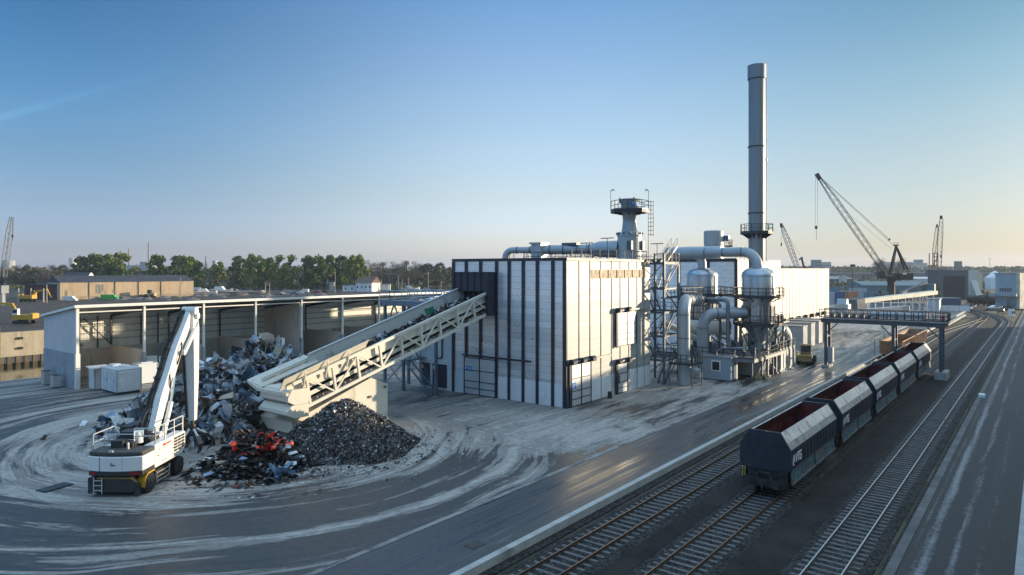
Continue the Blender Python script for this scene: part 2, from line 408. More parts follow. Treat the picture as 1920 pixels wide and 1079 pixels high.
def service_material():
    t = NT('service_asphalt'); x, y, z = t.sep(t.pos)
    v = t.comb(t.math('MULTIPLY', x, .035), t.math('MULTIPLY', y, .9), 2.0); v2 = t.comb(t.math('MULTIPLY', x, .12), t.math('MULTIPLY', y, 2.6), 5.0)
    s = t.noise(v, 1, 5, .6); s2 = t.noise(v2, 1, 5, .65); fine = t.noise(t.pos, 3, 5, .6); pit = t.noise(t.pos, 15, 2, .5)
    col = t.ramp(t.math('ADD', t.math('MULTIPLY', s, .6), t.math('MULTIPLY', fine, .4)), [(.35, (.009,.009,.009)), (.6, (.024,.023,.023))])
    tot = None
    for c, w, a in ((4.75, .30, .62), (3.55, .26, .40), (2.35, .5, .16), (5.3, .10, .28)):     # dried lime trails left by lorry tyres
        d = t.math('DIVIDE', t.math('ADD', t.math('SUBTRACT', y, c), t.math('MULTIPLY', t.math('SUBTRACT', t.noise(t.pos, .05, 2), .5), .45)), w)
        gss = t.math('MULTIPLY', t.math('POWER', 2.718, t.math('MULTIPLY', t.math('MULTIPLY', d, d), -1.0)), a)
        tot = gss if tot is None else t.math('ADD', tot, gss)
    m = t.ramp(t.math('ADD', tot, t.math('ADD', t.math('MULTIPLY', t.math('SUBTRACT', s2, .5), 1.3), t.math('MULTIPLY', t.math('SUBTRACT', fine, .5), .7))), [(.26, 0), (.72, 1)])
    m2 = t.n.new('ShaderNodeRGBToBW'); t.l.new(m, m2.inputs[0])
    col = t.mix(t.math('MULTIPLY', m2.outputs[0], .85), col, (.24,.24,.245)); col = t.mul(col, t.ramp(pit, [(.3, .8), (.7, 1.15)]))
    t.bump(t.math('ADD', fine, pit), .12, .02)
    return t.out(col, .62, 0, .4)
def gravel_material(name, lo, hi, scale=9.0, bump=.8, patch=None):
    t = NT(name)
    a = t.voro(t.pos, scale); c = t.white(t.voro(t.pos, scale, 'F1', 1)); n = t.noise(t.pos, .4, 5, .6); m = t.noise(t.pos, 2.5, 4, .65)
    col = t.ramp(t.math('ADD', t.math('MULTIPLY', c, .5), t.math('MULTIPLY', m, .5)), [(.25, lo), (.8, hi)])
    if patch: col = t.mix(t.ramp(n, [(.45, 0), (.65, .8)]), col, patch)
    t.bump(t.math('SUBTRACT', 1.0, a), bump, .05)
    return t.out(col, .9, 0, .3)
YARD = yard_material()
ROAD = road_material('asphalt', (.022,.022,.023), (.05,.05,.05), (.15,.145,.135), pv=(.57,.61), wetr=.17)
RROAD = service_material()
BALLAST = gravel_material('ballast', (.005,.005,.005), (.062,.056,.051), 7.0, .9)
DIRT = gravel_material('packed_dirt', (.010,.0085,.0075), (.022,.018,.016), 3.0, .25, (.031,.026,.022))
FARLAND = gravel_material('rough_land', (.035,.03,.022), (.12,.10,.075), .12, .2, (.06,.068,.03))
CONC = M('concrete', (.36,.35,.33), .8, 0, .18, .5, .15, grime=(.16,.15,.14), gat=.58)
CONC_OLD = M('old_concrete', (.40,.34,.25), .85, 0, .25, .35, .2, streak=True, grime=(.13,.10,.075), gscale=.3, gat=.52)

mb = MB()
Z0 = -.46
mb.box(-400, -2500, Z0-3, 4500, 21.0, Z0)
mb.box(330, 21.0, Z0-3, 4500, 181, Z0+.42)
mb.box(-400, 181, Z0-3, 4500, 5000, -.02)
mb.box(-400, 21.0, -9.5, 330, 181, -9.0)
tag(mb.build('ground', FARLAND, keep=True), kind='structure')
mb = MB(); mb.box(-60, 26.75, -1.0, 330, 101.5, 0)
tag(mb.build('yard', YARD, keep=True, smooth=0), kind='structure')
mb = MB(); mb.box(-60, 21.45, -1.0, 330, 26.4, -.012)
tag(mb.build('road', ROAD, keep=True, smooth=0), kind='structure')
mb = MB()
for i in range(130): mb.box(-60+i*3.0, 26.4, -1, -60+i*3.0+2.985, 26.75, .006)
tag(mb.build('gutter_strip', M('gutter_concrete', (.26,.255,.24), .75, 0, .3, .6, .1, grime=(.08,.08,.08), gat=.48), keep=True, smooth=0), kind='structure')
mb = MB()
for i in range(260):
    x = -20+i*1.5; mb.box(x, 21.06, -1, x+1.485, 21.45, .05)
tag(mb.build('kerb', M('kerb_concrete', (.42,.41,.38), .8, 0, .2, .9, .15, grime=(.17,.165,.155), gat=.6), keep=True, smooth=0), kind='structure')
mb = MB(); mb.box(-400, -.8, -1, 700, 5.6, -.40)
tag(mb.build('service_road', RROAD, keep=True, smooth=0), kind='structure')
mb = MB(); mb.box(-400, 5.6, -1, 330, 6.05, -.36)
tag(mb.build('road_edge', M('edge_concrete', (.12,.115,.11), .85, 0, .3, .5, .1), keep=True, smooth=0), kind='structure')

mb = MB(); mb.box(-400, .35, -1, 700, 1.15, -.34)
tag(mb.build('road_edge', CONC, keep=True, smooth=0), kind='structure')
T1, T2, T3 = 18.5, 13.85, 8.2
def arc_line(y0, xs, R, turn, xe, step=4.0):   # straight to xs, then bends left with radius R
    pts = [(x, y0) for x in [xs*i/30 for i in range(31)]][0:]
    pts = [(20+(xs-20)*i/20, y0) for i in range(21)]
    n = int(R*turn/step)
    for i in range(1, n+1):
        a = turn*i/n; pts.append((xs+R*sin(a), y0+R*(1-cos(a))))
    a = turn; p = pts[-1]
    for i in range(1, 12): pts.append((p[0]+cos(a)*step*2*i, p[1]+sin(a)*step*2*i))
    return pts
L3 = arc_line(T3, 218, 190, .62, 0); L2 = arc_line(T2, 236, 170, .66, 0)
L1 = [(20+ (165-20)*i/20, T1) for i in range(21)]+[(165+ 80*f, T1+(T2-T1)*(f*f*(3-2*f))) for f in [i/12 for i in range(1, 13)]]
def strip(pts, prof):                 # extrude a cross-section (offset, z) along a plan polyline
    vs = []; fs = []; n = len(prof)
    for i, p in enumerate(pts):
        a = pts[max(0, i-1)]; b = pts[min(len(pts)-1, i+1)]; d = Vector((b[0]-a[0], b[1]-a[1])).normalized(); nx, ny = -d.y, d.x
        for o, z in prof: vs.append((p[0]+nx*o, p[1]+ny*o, z))
    for i in range(len(pts)-1):
        for k in range(n-1): fs.append((i*n+k, (i+1)*n+k, (i+1)*n+k+1, i*n+k+1))
    return vs, fs
for L, dz in ((L1, 0), (L2, .004), (L3, .008)):
    vs, fs = strip(L, [(-1.85, Z0-.1), (-1.75, Z0+.05+dz), (-1.4, -.325+dz), (1.4, -.325+dz), (1.75, Z0+.05+dz), (1.85, Z0-.1)])
    tag(MB().add(vs, fs).build('ballast_bed', BALLAST, keep=True, smooth=0), kind='structure')
mb = MB(); mb.box(-60, 9.95, -1, 330, 12.1, -.385)
tag(mb.build('path', DIRT, keep=True, smooth=0), kind='structure')
mb = MB(); mb.box(-60, 15.6, -1, 330, 16.75, -.385)
tag(mb.build('path', DIRT, keep=True, smooth=0), kind='structure')
mb = MB(); mb.box(-60, 6.05, -1, 330, 6.2, -.385); mb.box(-60, 20.5, -1, 330, 21.06, -.385)
tag(mb.build('path', BALLAST, keep=True, smooth=0), kind='structure')
WOODSL = M('sleeper_concrete', (.125,.12,.115), .85, 0, .3, 1.2, .2)
RUSTRAIL = M('rail_rusty', (.16,.09,.05), .45, .5, .25, 1.5)
SHINY = M('rail_steel', (.55,.54,.52), .3, .9, .1, 1.0)
FOOT = M('rail_side', (.06,.04,.03), .7, .3, .3, 2)
def track(L, label, topmat, off):
    root = empty('railway_track', (L[0][0], L[0][1], Z0), label, 'railway track', 'parallel railway tracks')
    for k in (-1, 1):
        c = .755*k
        vs, fs = strip(L, [(c-.065, -.30), (c-.065, -.285), (c-.012, -.27), (c-.012, -.19), (c-.036, -.18), (c-.036, -.150), (c+.036, -.150), (c+.036, -.18), (c+.012, -.19), (c+.012, -.27), (c+.065, -.285), (c+.065, -.30)])
        m = MB().add(vs, fs); m.m = [1 if i % 11 == 5 else 0 for i in range(len(fs))]
        m.build('rail', [FOOT, topmat], root, smooth=0)
    # sleepers every .62 m
    d = 0; spots = []; acc = off
    for a, b in zip(L, L[1:]):
        A = Vector(a); B = Vector(b); ln = (B-A).length
        while acc < ln:
            spots.append((A.lerp(B, acc/ln), atan2((B-A).y, (B-A).x))); acc += .62
        acc -= ln
    spots = [s for s in spots if hypot(*s[0]) > 30 and s[0][0] > 22]
    pm = MB(); pm.prism([(-.13, -.2), (.13, -.2), (.10, 0), (-.10, 0)], 'y', -1.25, 1.25)
    src = None
    for p, a in spots[:100]:
        if src is None:
            src = pm.build('sleeper', WOODSL, keep=True, smooth=0); src.parent = root; o = src
        else:
            o = src.copy(); COL.objects.link(o)
        o.location = (p.x-L[0][0], p.y-L[0][1], -.293-Z0+random.uniform(-.008, .004)); o.rotation_euler = (0, 0, a+random.uniform(-.012, .012))
    rest = MB()
    for p, a in spots[100:]:
        c, s = cos(a), sin(a)
        q = [(-.12,-1.25),(.12,-1.25),(.12,1.25),(-.12,1.25)]
        v = [(p.x+c*i-s*j, p.y+s*i+c*j, -.293) for i, j in q]; lo = [(a_, b_, -.45) for a_, b_, _ in v]
        rest.add(v+lo, [(0,1,2,3),(0,4,5,1),(1,5,6,2),(2,6,7,3),(3,7,4,0)])
    if rest.v: tag(rest.build('sleeper_run', WOODSL, root, smooth=0), kind='stuff')
track(L1, 'rusty railway track running beside the concrete kerb of the road', RUSTRAIL, .2)
track(L2, 'railway track that the dark hopper wagons stand on', RUSTRAIL, .0)
track(L3, 'empty railway track with bright polished rails beside the service road', SHINY, .4)

# loose ballast stones over the nearest stretch
STONE = [M('stone_dark', (.05,.047,.044), .9, 0, .4, 3), M('stone_pale', (.15,.14,.13), .9, 0, .4, 3)]
rb_ = random.Random(17); mb = MB()
for T in (T1, T2, T3):
    for _ in range(5200):
        x = 24+ (rb_.random()**1.6)*75; o = rb_.gauss(0, .95)
        if abs(o) > 2.1 or abs(abs(o)-.755) < .08: continue
        z = -.335 if abs(o) < 1.4 else -.335-(abs(o)-1.4)*.25
        s = rb_.uniform(.03, .075); mb.mi = 0 if rb_.random() < .62 else 1; c = Vector((x, T+o, z+s*.3))
        vs = [c+Vector((rb_.gauss(0,1), rb_.gauss(0,1), rb_.gauss(0,.7))).normalized()*s for _k in range(4)]
        mb.add(vs, [(0,1,2), (0,3,1), (1,3,2), (2,3,0)])
tag(mb.build('ballast_stones', STONE, keep=True, smooth=0), kind='stuff')
# basin
WATER = NT('basin_water'); _n = WATER.noise(WATER.mapping(WATER.pos, (.5,1.5,1)), .9, 4, .6); WATER.bump(_n, .12, .1)
WATER = WATER.out((.05,.045,.025), .06, 0, .6)
mb = MB(); mb.box(-400, 101.5, -8.6, 330, 181, -6.9)
tag(mb.build('water', WATER, keep=True, smooth=0), kind='structure')
mb = MB(); mb.box(-60, 101.5, -9, 330, 102.0, .12)
tag(mb.build('quay_kerb', CONC, keep=True, smooth=0), kind='structure')
mb = MB(); q = empty('quay_wall', (40, 180.4, -9), 'weathered beige concrete quay wall across the water with rows of fender blocks', 'quay wall')
mb.box(-400, 180.2, -5.0, 330, 181.0, .05); mb.build('wall_face', CONC_OLD, q, smooth=0)
mb = MB(); mb.box(-400, 179.7, -5.3, 330, 181, -5.0); mb.build('ledge', CONC_OLD, q, smooth=0)
mb = MB()
for i in range(300): mb.box(-110+i*1.6, 179.9, -9, -110+i*1.6+.9, 180.6, -5.3)
mb.build('sheet_piling', M('piling', (.12,.095,.06), .9, 0, .3, .8), q, smooth=0)
FEND = M('fender_rubber', (.02,.02,.02), .8)
for x in (20, 24.5, 32, 40, 44.5, 52, 60):
    for z in (-1.4, -3.6):
        mb = MB(); mb.box(x, 179.75, z-.25, x+.9, 180.195, z+.25); mb.build('fender_block', FEND, q, smooth=0)
for x in (28, 48):
    mb = MB()
    mb.bar((x, 180.1, -5), (x, 180.1, 0), .08); mb.bar((x+.7, 180.1, -5), (x+.7, 180.1, 0), .08)
    for i in range(14): mb.bar((x, 180.1, -4.8+i*.33), (x+.7, 180.1, -4.8+i*.33), .05)
    mb.build('quay_ladder', FEND, q, smooth=0)
mb = MB(); mb.box(44, 181.2, 0, 49, 183.2, 1.5)
tag(mb.build('concrete_block', CONC_OLD, smooth=0), 'low beige concrete block on top of the far quay edge', 'concrete block')
# far bank scrap yard ground
mb = MB()
bank = gravel_material('bank_ground', (.032,.026,.021), (.10,.082,.066), .35, .3, (.075,.05,.035))
mb.box(-300, 181.0, -1, 330, 480, .004); tag(mb.build('bank_ground', bank, keep=True, smooth=0), kind='structure')
# ------------------------------------------------------------------ main hall
NAVY = M('navy_steel', (.012,.016,.032), .42, 0, .25, .6)
STEEL = M('galv_steel', (.21,.225,.24), .45, .6, .18, 1.2, grime=(.2,.2,.2), gat=.62)
GREYST = M('grey_steel', (.09,.105,.125), .5, .3, .2, 1.0)
DARKST = M('dark_steel', (.035,.04,.05), .5, .3, .2, 1.0)
ROOFM = M('roof_sheet', (.22,.23,.24), .6, .2, .2, .3)
BEIGE = M('beige_paint', (.68,.64,.55), .5, 0, .08, .5, grime=(.34,.29,.21), gscale=.5, gat=.6, streak=True)
BEIGE2 = M('beige_sheet', (.62,.58,.49), .5, 0, .1, .5, grime=(.25,.2,.14), gscale=.6, gat=.6)
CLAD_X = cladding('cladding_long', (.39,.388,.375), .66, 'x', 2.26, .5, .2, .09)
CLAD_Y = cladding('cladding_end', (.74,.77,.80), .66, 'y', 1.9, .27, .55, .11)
CLAD_B = cladding('cladding_pale', (.40,.385,.335), .9, 'x', 2.2, .5, .35)
PLINTH = M('precast_panel', (.66,.68,.70), .7, 0, .10, .7, .05, streak=True, grime=(.32,.33,.34), gat=.6)
GLASSD = M('dark_glass', (.02,.025,.03), .12, 0, .1, 1, spec=.8)
VENTM = M('louvre_brown', (.32,.24,.15), .6, 0, .25, 2)
BLUE = M('sign_blue', (.01,.20,.62), .45, 0, .05)
WHITE = M('white_paint', (.78,.77,.74), .4, 0, .05, .6, grime=(.5,.48,.44), gscale=.7, gat=.63)
LETTER = M('white_lettering', (.8,.8,.8), .6, 0, .03)

X0, Y0, HT = 57.5, 38.0, 15.0; X1 = 76.0; Y1 = 53.3
hall = empty('process_hall', (X0, Y0, 0), 'tall aluminium clad hall that the sloping conveyor runs into', 'industrial hall')
mb = MB(); mb.box(X0+.0, Y0+.0, 2.35, X1, Y1, HT-.15)
b_ = mb
# two claddings: faces along x use the long cladding
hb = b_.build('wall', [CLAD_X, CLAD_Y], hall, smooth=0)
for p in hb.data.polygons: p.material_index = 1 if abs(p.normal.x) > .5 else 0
mb = MB(); mb.box(X0-.03, Y0-.03, 0, X1+.03, Y1+.03, 2.35); mb.build('plinth_wall', PLINTH, hall, smooth=0)
mb = MB(); mb.box(X0-.12, Y0-.10, HT-.15, X1+.1, Y1+.1, HT+.02); mb.build('roof', ROOFM, hall, smooth=0)
mb = MB(); mb.box(X0-.2, Y0-.16, HT-.14, X0-.125, Y1+.2, HT+.16); mb.box(X0-.2, Y0-.22, HT-.14, X1+.1, Y0-.165, HT+.1); mb.build('roof_edge', NAVY, hall, smooth=0)
# corner + columns on the end wall
for px in (849, 873, 900, 930, 953.5, 980, 1006.5, 1035.5):
    y, d = bear_x(px, X0-.15)
    mb = MB(); mb.box(X0-.16, y-.16, 0, X0-.034, y+.16, HT-.16); mb.build('column', NAVY, hall, smooth=0)
mb = MB(); mb.box(X0-.22, Y0-.16, 0, X0+.0, Y0-.034, HT-.16); mb.box(X0-.22, Y0-.03, 0, X0-.04, Y0+.30, HT-.16); mb.build('corner_column', NAVY, hall, smooth=0)
CX = [59.9, 62.05, 64.3, 66.6, 68.55, 70.6, 72.6, 74.4]
for x in CX:
    mb = MB(); mb.box(x-.055, Y0-.065, 0, x+.055, Y0-.034, HT-.16); mb.build('column', M('sunlit_column', (.27,.26,.235), .5, .1, .15), hall, smooth=0)  # same columns as the end wall, coloured lighter for the sun on them
for k in range(7):                              # louvre openings under the eaves
    a = 62.15+ k*1.85
    for lo, hi in ((a, a+1.65),):
        mb = MB(); mb.box(lo, Y0-.06, HT-2.0, hi, Y0-.03, HT-1.05)
        for j in range(5): mb.bar((lo, Y0-.075, HT-1.95+j*.19), (hi, Y0-.075, HT-1.95+j*.19), .03, .1)
        if hi < X1: mb.build('louvre', VENTM, hall, smooth=0)
# conveyor portal housing
hy0, hy1 = bear_x(931, X0)[0], bear_x(869, X0)[0]
mb = MB(); mb.box(X0-1.5, hy0, 11.6, X0-.17, hy1, 13.55)
mb.box(X0-1.5, hy0, 9.0, X0-.17, hy0+.35, 11.6); mb.box(X0-1.5, hy1-.35, 9.0, X0-.17, hy1, 11.6)
for i in range(6):
    y = hy0+ (hy1-hy0)*i/5; mb.box(X0-1.58, y-.04, 11.6, X0-1.5, y+.04, 13.55)
mb.box(X0-1.62, hy0-.08, 13.55, X0-.17, hy1+.08, 13.7)
mb.build('conveyor_portal', NAVY, hall, smooth=0)
mb = MB(); mb.box(X0-.16, hy0+.35, 9.0, X0-.05, hy1-.35, 11.6); mb.build('portal_opening', M('dark_opening', (.008,.008,.009), .9), hall, smooth=0)
# doors
def gate(axis, a0, a1, z0, z1, leafs, name='sliding_door', extra=(0, 0), hood=()):
    dv = .26
    mb = MB()
    def bx(a, z, a2, z2, t0, t1):
        if axis == 'x': mb.box(a, Y0-t1, z, a2, Y0-t0, z2)
        else: mb.box(X0-t1, a, z, X0-t0, a2, z2)
    bx(a0, z0+.05, a1, z1, .17, .24)
    o = mb.build(name, M('door_panel', (.55,.57,.59), .45, .35, .1, .7), hall, smooth=0)
    mb = MB()
    def bx2(a, z, a2, z2, t0, t1):
        if axis == 'x': mb.box(a, Y0-t1, z, a2, Y0-t0, z2)
        else: mb.box(X0-t1, a, z, X0-t0, a2, z2)
    n = leafs
    for i in range(n+1):
        a = a0+(a1-a0)*i/n; bx2(a-.05, z0, a+.05, z1+.05, .243, .30)
    for f in (0, .17, .36, .66, 1):
        z = z0+.06+(z1-z0-.12)*f; bx2(a0+.06, z-.04, a1-.06, z+.04, .244, .29)
    mb.build('door_frame', NAVY, o, smooth=0)
    mb = MB(); bx3 = bx2
    if axis == 'x': mb.box(a0-.3, Y0-.36, z1+.12, a1+extra[1], Y0-.18, z1+.28)
    else: mb.box(X0-.36, a0-extra[0], z1+.12, X0-.18, a1+.25, z1+.30)
    mb.build('door_rail', NAVY if axis == 'y' else M('rail_grey', (.30,.30,.30), .5, .3), hall, smooth=0)
    if axis == 'x':
        for a in hood:
            mb = MB(); mb.prism([(Y0-.75, z1+.0), (Y0-.19, z1+.0), (Y0-.19, z1+.5), (Y0-.55, z1+.55), (Y0-.75, z1+.35)], 'x', a-.32, a+.32)
            mb.build('roller_hood', NAVY, o, smooth=0)
    return o
def logo(o, axis, a, z, w=.7, h=.6):
    mb = MB()
    if axis == 'x': mb.box(a, Y0-.262, z, a+w, Y0-.242, z+h)
    else: mb.box(X0-.262, a, z, X0-.242, a+w, z+h)
    s = mb.build('logo_panel', BLUE, o, smooth=0)
    mb = MB()
    for i in range(3):
        for j in range(2):
            aa = a+w*(.16+.25*i); zz = z+h*(.22+.32*j)
            if (i+j) % 3 == 2: continue
            if axis == 'x': mb.box(aa, Y0-.268, zz, aa+w*.16, Y0-.2625, zz+h*.22)
            else: mb.box(X0-.268, aa, zz, X0-.2625, aa+w*.16, zz+h*.22)
    mb.build('logo_mark', LETTER, s, smooth=0)
y_a = bear_x(929, X0-.2)[0]; y_b = bear_x(871, X0-.2)[0]
o = gate('y', y_a, y_b, 0, 4.15, 2, extra=(4.8, 0)); logo(o, 'y', y_b-1.15, 2.6, .85, .55)
xa = bear_y(1071, Y0-.2)[0]; xb = bear_y(1107.5, Y0-.2)[0]
o = gate('x', xa, xb, 0, 4.35, 2, extra=(0, 4.6), hood=(xa-.05, (xa+xb)/2, xb)); logo(o, 'x', xa+.12, 1.85)
xa2 = bear_y(1158, Y0-.2)[0]; xb2 = bear_y(1176, Y0-.2)[0]
gate('x', xa2, xb2, 0, 3.4, 1, extra=(0, 2.3), hood=(xa2-.05, xb2))
xb3 = bear_y(1192, Y0-.2)[0]
gate('x', xa2, xb3, 5.3, 9.15, 2, name='upper_door', extra=(0, 3.2), hood=(xa2-.05, (xa2+xb3)/2))
mb = MB()
for xx, z0, z1 in ((xa-.45, 0, 4.6), (xa2-.42, 0, 3.6), (xa2-.42, 5.2, 9.4)): mb.box(xx, Y0-.32, z0, xx+.34, Y0-.17, z1)
build_each(mb, 'guide_post', NAVY, hall)
mb = MB(); mb.box(xa2-.6, Y0-.45, 1.2, xa2+.1, Y0-.33, 2.1); mb.build('switch_box', NAVY, hall, smooth=0)
# roof rail + lamps
mb = MB(); rail(mb, [(X0+1.5, Y0+.3, HT+.03), (X1-.3, Y0+.3, HT+.03), (X1-.3, Y1-2, HT+.03)], 1.1, 1.8, .03)
mb.build('roof_railing', DARKST, hall, smooth=0)
mb = MB(); mb.box(xb2+2, Y0-1.2, 0, xb2+2.5, Y0-.75, .7)
bx, _ = bear_y(1143.5, Y0-.8)
mb = MB(); mb.lathe(bx, Y0-.8, [(.20, 0), (.26, .1), (.24, .62), (.27, .66), (.22, .72), (.05, .74)], 12)
tag(mb.build('rubbish_bin', M('bin_brown', (.035,.03,.022), .7)), 'small dark bin standing at the foot of the hall\'s long wall', 'bin')

# annex with dark doors
annex = empty('annex_building', (X0-.1, Y1, 0), 'low white annex with two dark doors beside the tall hall', 'annex')
ya0 = Y1+.25; ya1 = bear_x(787, X0-.1)[0]
mb = MB(); mb.box(X0-.1, ya0, 3.3, X0+7, ya1, 8.0); mb.box(X0-.1, ya0, 0, X0+7, ya1, 3.3); mb.build('wall', M('annex_white', (.66,.68,.70), .55, .1, .07, .5, grime=(.45,.46,.47)), annex, smooth=0)
mb = MB(); mb.box(X0-.25, ya0-.05, 8.0, X0+7.1, ya1+.1, 8.25); mb.build('roof', ROOFM, annex, smooth=0)
mb = MB()
for y in (ya0+.02, ya1-.14): mb.box(X0-.18, y, 0, X0-.103, y+.12, 8.0)
mb.box(X0-.17, ya0+.15, 3.3, X0-.103, ya1-.15, 3.42)
mb.build('trim', M('trim_white', (.72,.72,.70), .5), annex, smooth=0)
for pa, pb in ((838, 811.5), (806.5, 791.5)):
    y0 = bear_x(pa, X0-.1)[0]; y1 = bear_x(pb, X0-.1)[0]
    mb = MB(); mb.box(X0-.16, y0, .25, X0-.105, y1, 2.95); o = mb.build('door', NAVY, annex, smooth=0)
    mb = MB(); mb.box(X0-.2, y0+(y1-y0)*.8, 2.3, X0-.163, y0+(y1-y0)*.8+.3, 2.7); mb.build('notice', LETTER, o, smooth=0)
mb = MB(); mb.sweep(fillet([(X0-.22, ya0+1.5, 7.9), (X0-.22, ya0+1.5, 3.7), (X0-.22, ya0+2.6, 3.6), (X0-.22, ya0+2.6, 7.9)], .3), .08, 8)
mb.build('conduit', DARKST, annex)

# rear halls
rear = empty('rear_hall', (111.4, 40, 0), 'long pale clad hall behind the chimney and the tanks', 'industrial hall')
mb = MB(); mb.box(111.4, 40, 0, 134.8, 60, 15.5)
ra = mb.build('wall', [CLAD_B, CLAD_Y], rear, smooth=0)
for p in ra.data.polygons: p.material_index = 1 if abs(p.normal.x) > .5 else 0
mb = MB(); mb.box(134.8, 40.02, 0, 172, 60, 14.02); mb.build('low_wing', CLAD_B, rear, smooth=0)
mb = MB(); mb.box(111.3, 39.9, 15.5, 134.9, 60.1, 15.65); mb.box(134.9, 39.95, 14.02, 172.1, 60.1, 14.15); mb.build('roof', ROOFM, rear, smooth=0)
mb = MB(); mb.box(111.2, 39.85, 0, 111.398, 40.4, 15.5); mb.box(111.2, 44.7, 0, 111.398, 45.1, 15.5); mb.box(111.2, 50, 0, 111.398, 50.4, 15.5); mb.box(111.15, 39.83, 15.25, 111.198, 60, 15.66); mb.build('corner_column', NAVY, rear, smooth=0)
JOINT = M('joint_grey', (.20,.20,.18), .6)
for i in range(26):
    x = 113.6+i*2.25
    if abs(x-134.8) < .4: continue
    mb = MB(); top = 15.5 if x < 134.8 else 14.0
    mb.box(x-.05, 39.95, 0, x+.05, 39.998 if x < 134.8 else 40.015, top); mb.build('column', JOINT, rear, smooth=0)
for i in range(7):
    x = 136+i*5.0; mb = MB(); mb.box(x, 39.3, 3.6, x+1.0, 39.94, 4.4); mb.build('roller_hood', NAVY, rear, smooth=0)
mb = MB(); rail(mb, [(112, 40.4, 15.65), (112, 59, 15.65)], 1.1, 2, .035); rail(mb, [(112, 40.4, 15.65), (126, 40.4, 15.65)], 1.1, 2, .035); mb.build('roof_railing', DARKST, rear, smooth=0)

# exhaust tower on the hall roof
TANKM = M('tank_steel', (.42,.46,.50), .30, .88, .08, .6, streak=True, grime=(.36,.38,.40), gscale=.6, gat=.6)
DUCTM = M('duct_grey', (.36,.385,.405), .42, .3, .08, .5, streak=True, grime=(.33,.34,.35), gat=.62)
ex, ey = at(1180.5, 83); zt = HT+.02
vt = empty('exhaust_tower', (ex, ey, zt), 'squat grey exhaust tower with railed top platform on the hall roof', 'exhaust tower')
mb = MB(); mb.lathe(ex, ey, [(1.46, zt), (1.46, 17.95), (1.55, 18.0), (1.55, 18.15), (1.12, 18.5), (.96, 18.6), (.80, 19.9), (.86, 19.92), (.86, 20.0), (.80, 20.02), (1.0, 21.0), (1.05, 21.9), (1.2, 22.1), (1.32, 22.45), (1.28, 22.5)], 32)
mb.build('shaft', DUCTM, vt)
mb = MB(); mb.lathe(ex, ey, [(1.02, 20.98), (2.3, 21.1), (2.3, 21.16), (1.03, 21.16)], 8, False, pi/8)
mb.lathe(ex, ey, [(2.3, 20.8), (2.33, 21.17)], 8, False, pi/8)
for k in range(8):
    a = k*pi/4+pi/8; mb.bar((ex+1*cos(a), ey+1*sin(a), 20.6), (ex+2.25*cos(a), ey+2.25*sin(a), 20.95), .1, .12)
mb.build('platform', DARKST, vt, smooth=0)
mb = MB(); rail(mb, [(ex+2.26*cos(k*pi/4+pi/8), ey+2.26*sin(k*pi/4+pi/8), 21.16) for k in range(9)], 1.1, 1.2, .03); mb.build('platform_railing', GREYST, vt, smooth=0)
mb = MB()
for k in range(4):
    a = k*pi/2+.9; mb.lathe(ex+1.28*cos(a), ey+1.28*sin(a), [(.1, 22.1), (.1, 22.62)], 8)
for k in range(12):
    a = k*pi/6; mb.box(ex+1.5*cos(a)-.09, ey+1.5*sin(a)-.09, 18.15, ex+1.5*cos(a)+.09, ey+1.5*sin(a)+.09, 18.45)
for a in (-2.6, -1.3): mb.box(ex+1.45*cos(a)-.3, ey+1.45*sin(a)-.3, 16.3, ex+1.45*cos(a)+.3, ey+1.45*sin(a)+.3, 17.4)
build_each(mb, 'bracket', GREYST, vt, 20)
fd = Vector((-CU, -CV, 0)); rt = Vector((CV, -CU, 0))          # towards / right of the photographer
mb = MB(); 
for i in range(7):
    a0 = radians(-14+ i*8)
c = Vector((ex, ey, 0)); vs = []
for i in range(9):
    a = -.05+ i*.13; dv = (fd*cos(a)+rt*sin(a))*1.16; vs += [tuple(c+dv+Vector((0,0,21.62))), tuple(c+dv*1.05+Vector((0,0,22.35)))]
mb.add(vs, [(i*2, i*2+2, i*2+3, i*2+1) for i in range(8)]); sg = mb.build('sign_panel', BLUE, vt, fix=False)
mb = MB(); vs = []
def sgn(i0, i1, z0, z1):
    q = []
    for a in (i0, i1):
        dv = (fd*cos(a)+rt*sin(a))
        for z in (z0, z1): q.append(tuple(c+dv*(1.185+(z-21.62)*.08)+Vector((0,0,z))))
    mb.add(q, [(0,2,3,1)])
for (a, b_, z0, z1) in ((.08,.2,22.02,22.14),(.08,.2,21.8,21.92),(.26,.38,22.02,22.14),(.26,.38,21.8,21.92),(.5,.88,22.05,22.14),(.5,.86,21.9,21.98),(.5,.8,21.77,21.84)): sgn(a, b_, z0, z1)
mb.build('sign_lettering', LETTER, sg, fix=False)
def ladder(mb, x, y, z0, z1, w=.5, ax=(0,1)):
    a = (x-ax[0]*w/2, y-ax[1]*w/2); b = (x+ax[0]*w/2, y+ax[1]*w/2)
    mb.bar((*a, z0), (*a, z1), .06); mb.bar((*b, z0), (*b, z1), .06)
    n = int((z1-z0)/.35)
    for i in range(n): z = z0+.2+i*.35; mb.bar((*a, z), (*b, z), .035)
lx, ly = at(1220.5, 83); q = rt
mb = MB()
pa = Vector((lx, ly, 0))-rt*.3; pb = Vector((lx, ly, 0))+rt*.3
for p in (pa, pb, (pa+pb)/2): mb.bar(p+Vector((0,0,18.0 if p is not pa else zt)), p+Vector((0,0,22.3)), .07)
for i in range(9): z = 18.2+i*.5; mb.bar(pa+Vector((0,0,z)), pb+Vector((0,0,z)), .06)
mb.bar(pa+Vector((0,0,21.1)), Vector((ex, ey, 21.1))+rt*2.1, .08); mb.bar(pa+Vector((0,0,22.25)), Vector((ex, ey, 22.25))+rt*2.1, .06)
mb.build('caged_ladder', DARKST, vt, smooth=0)
mb = MB()
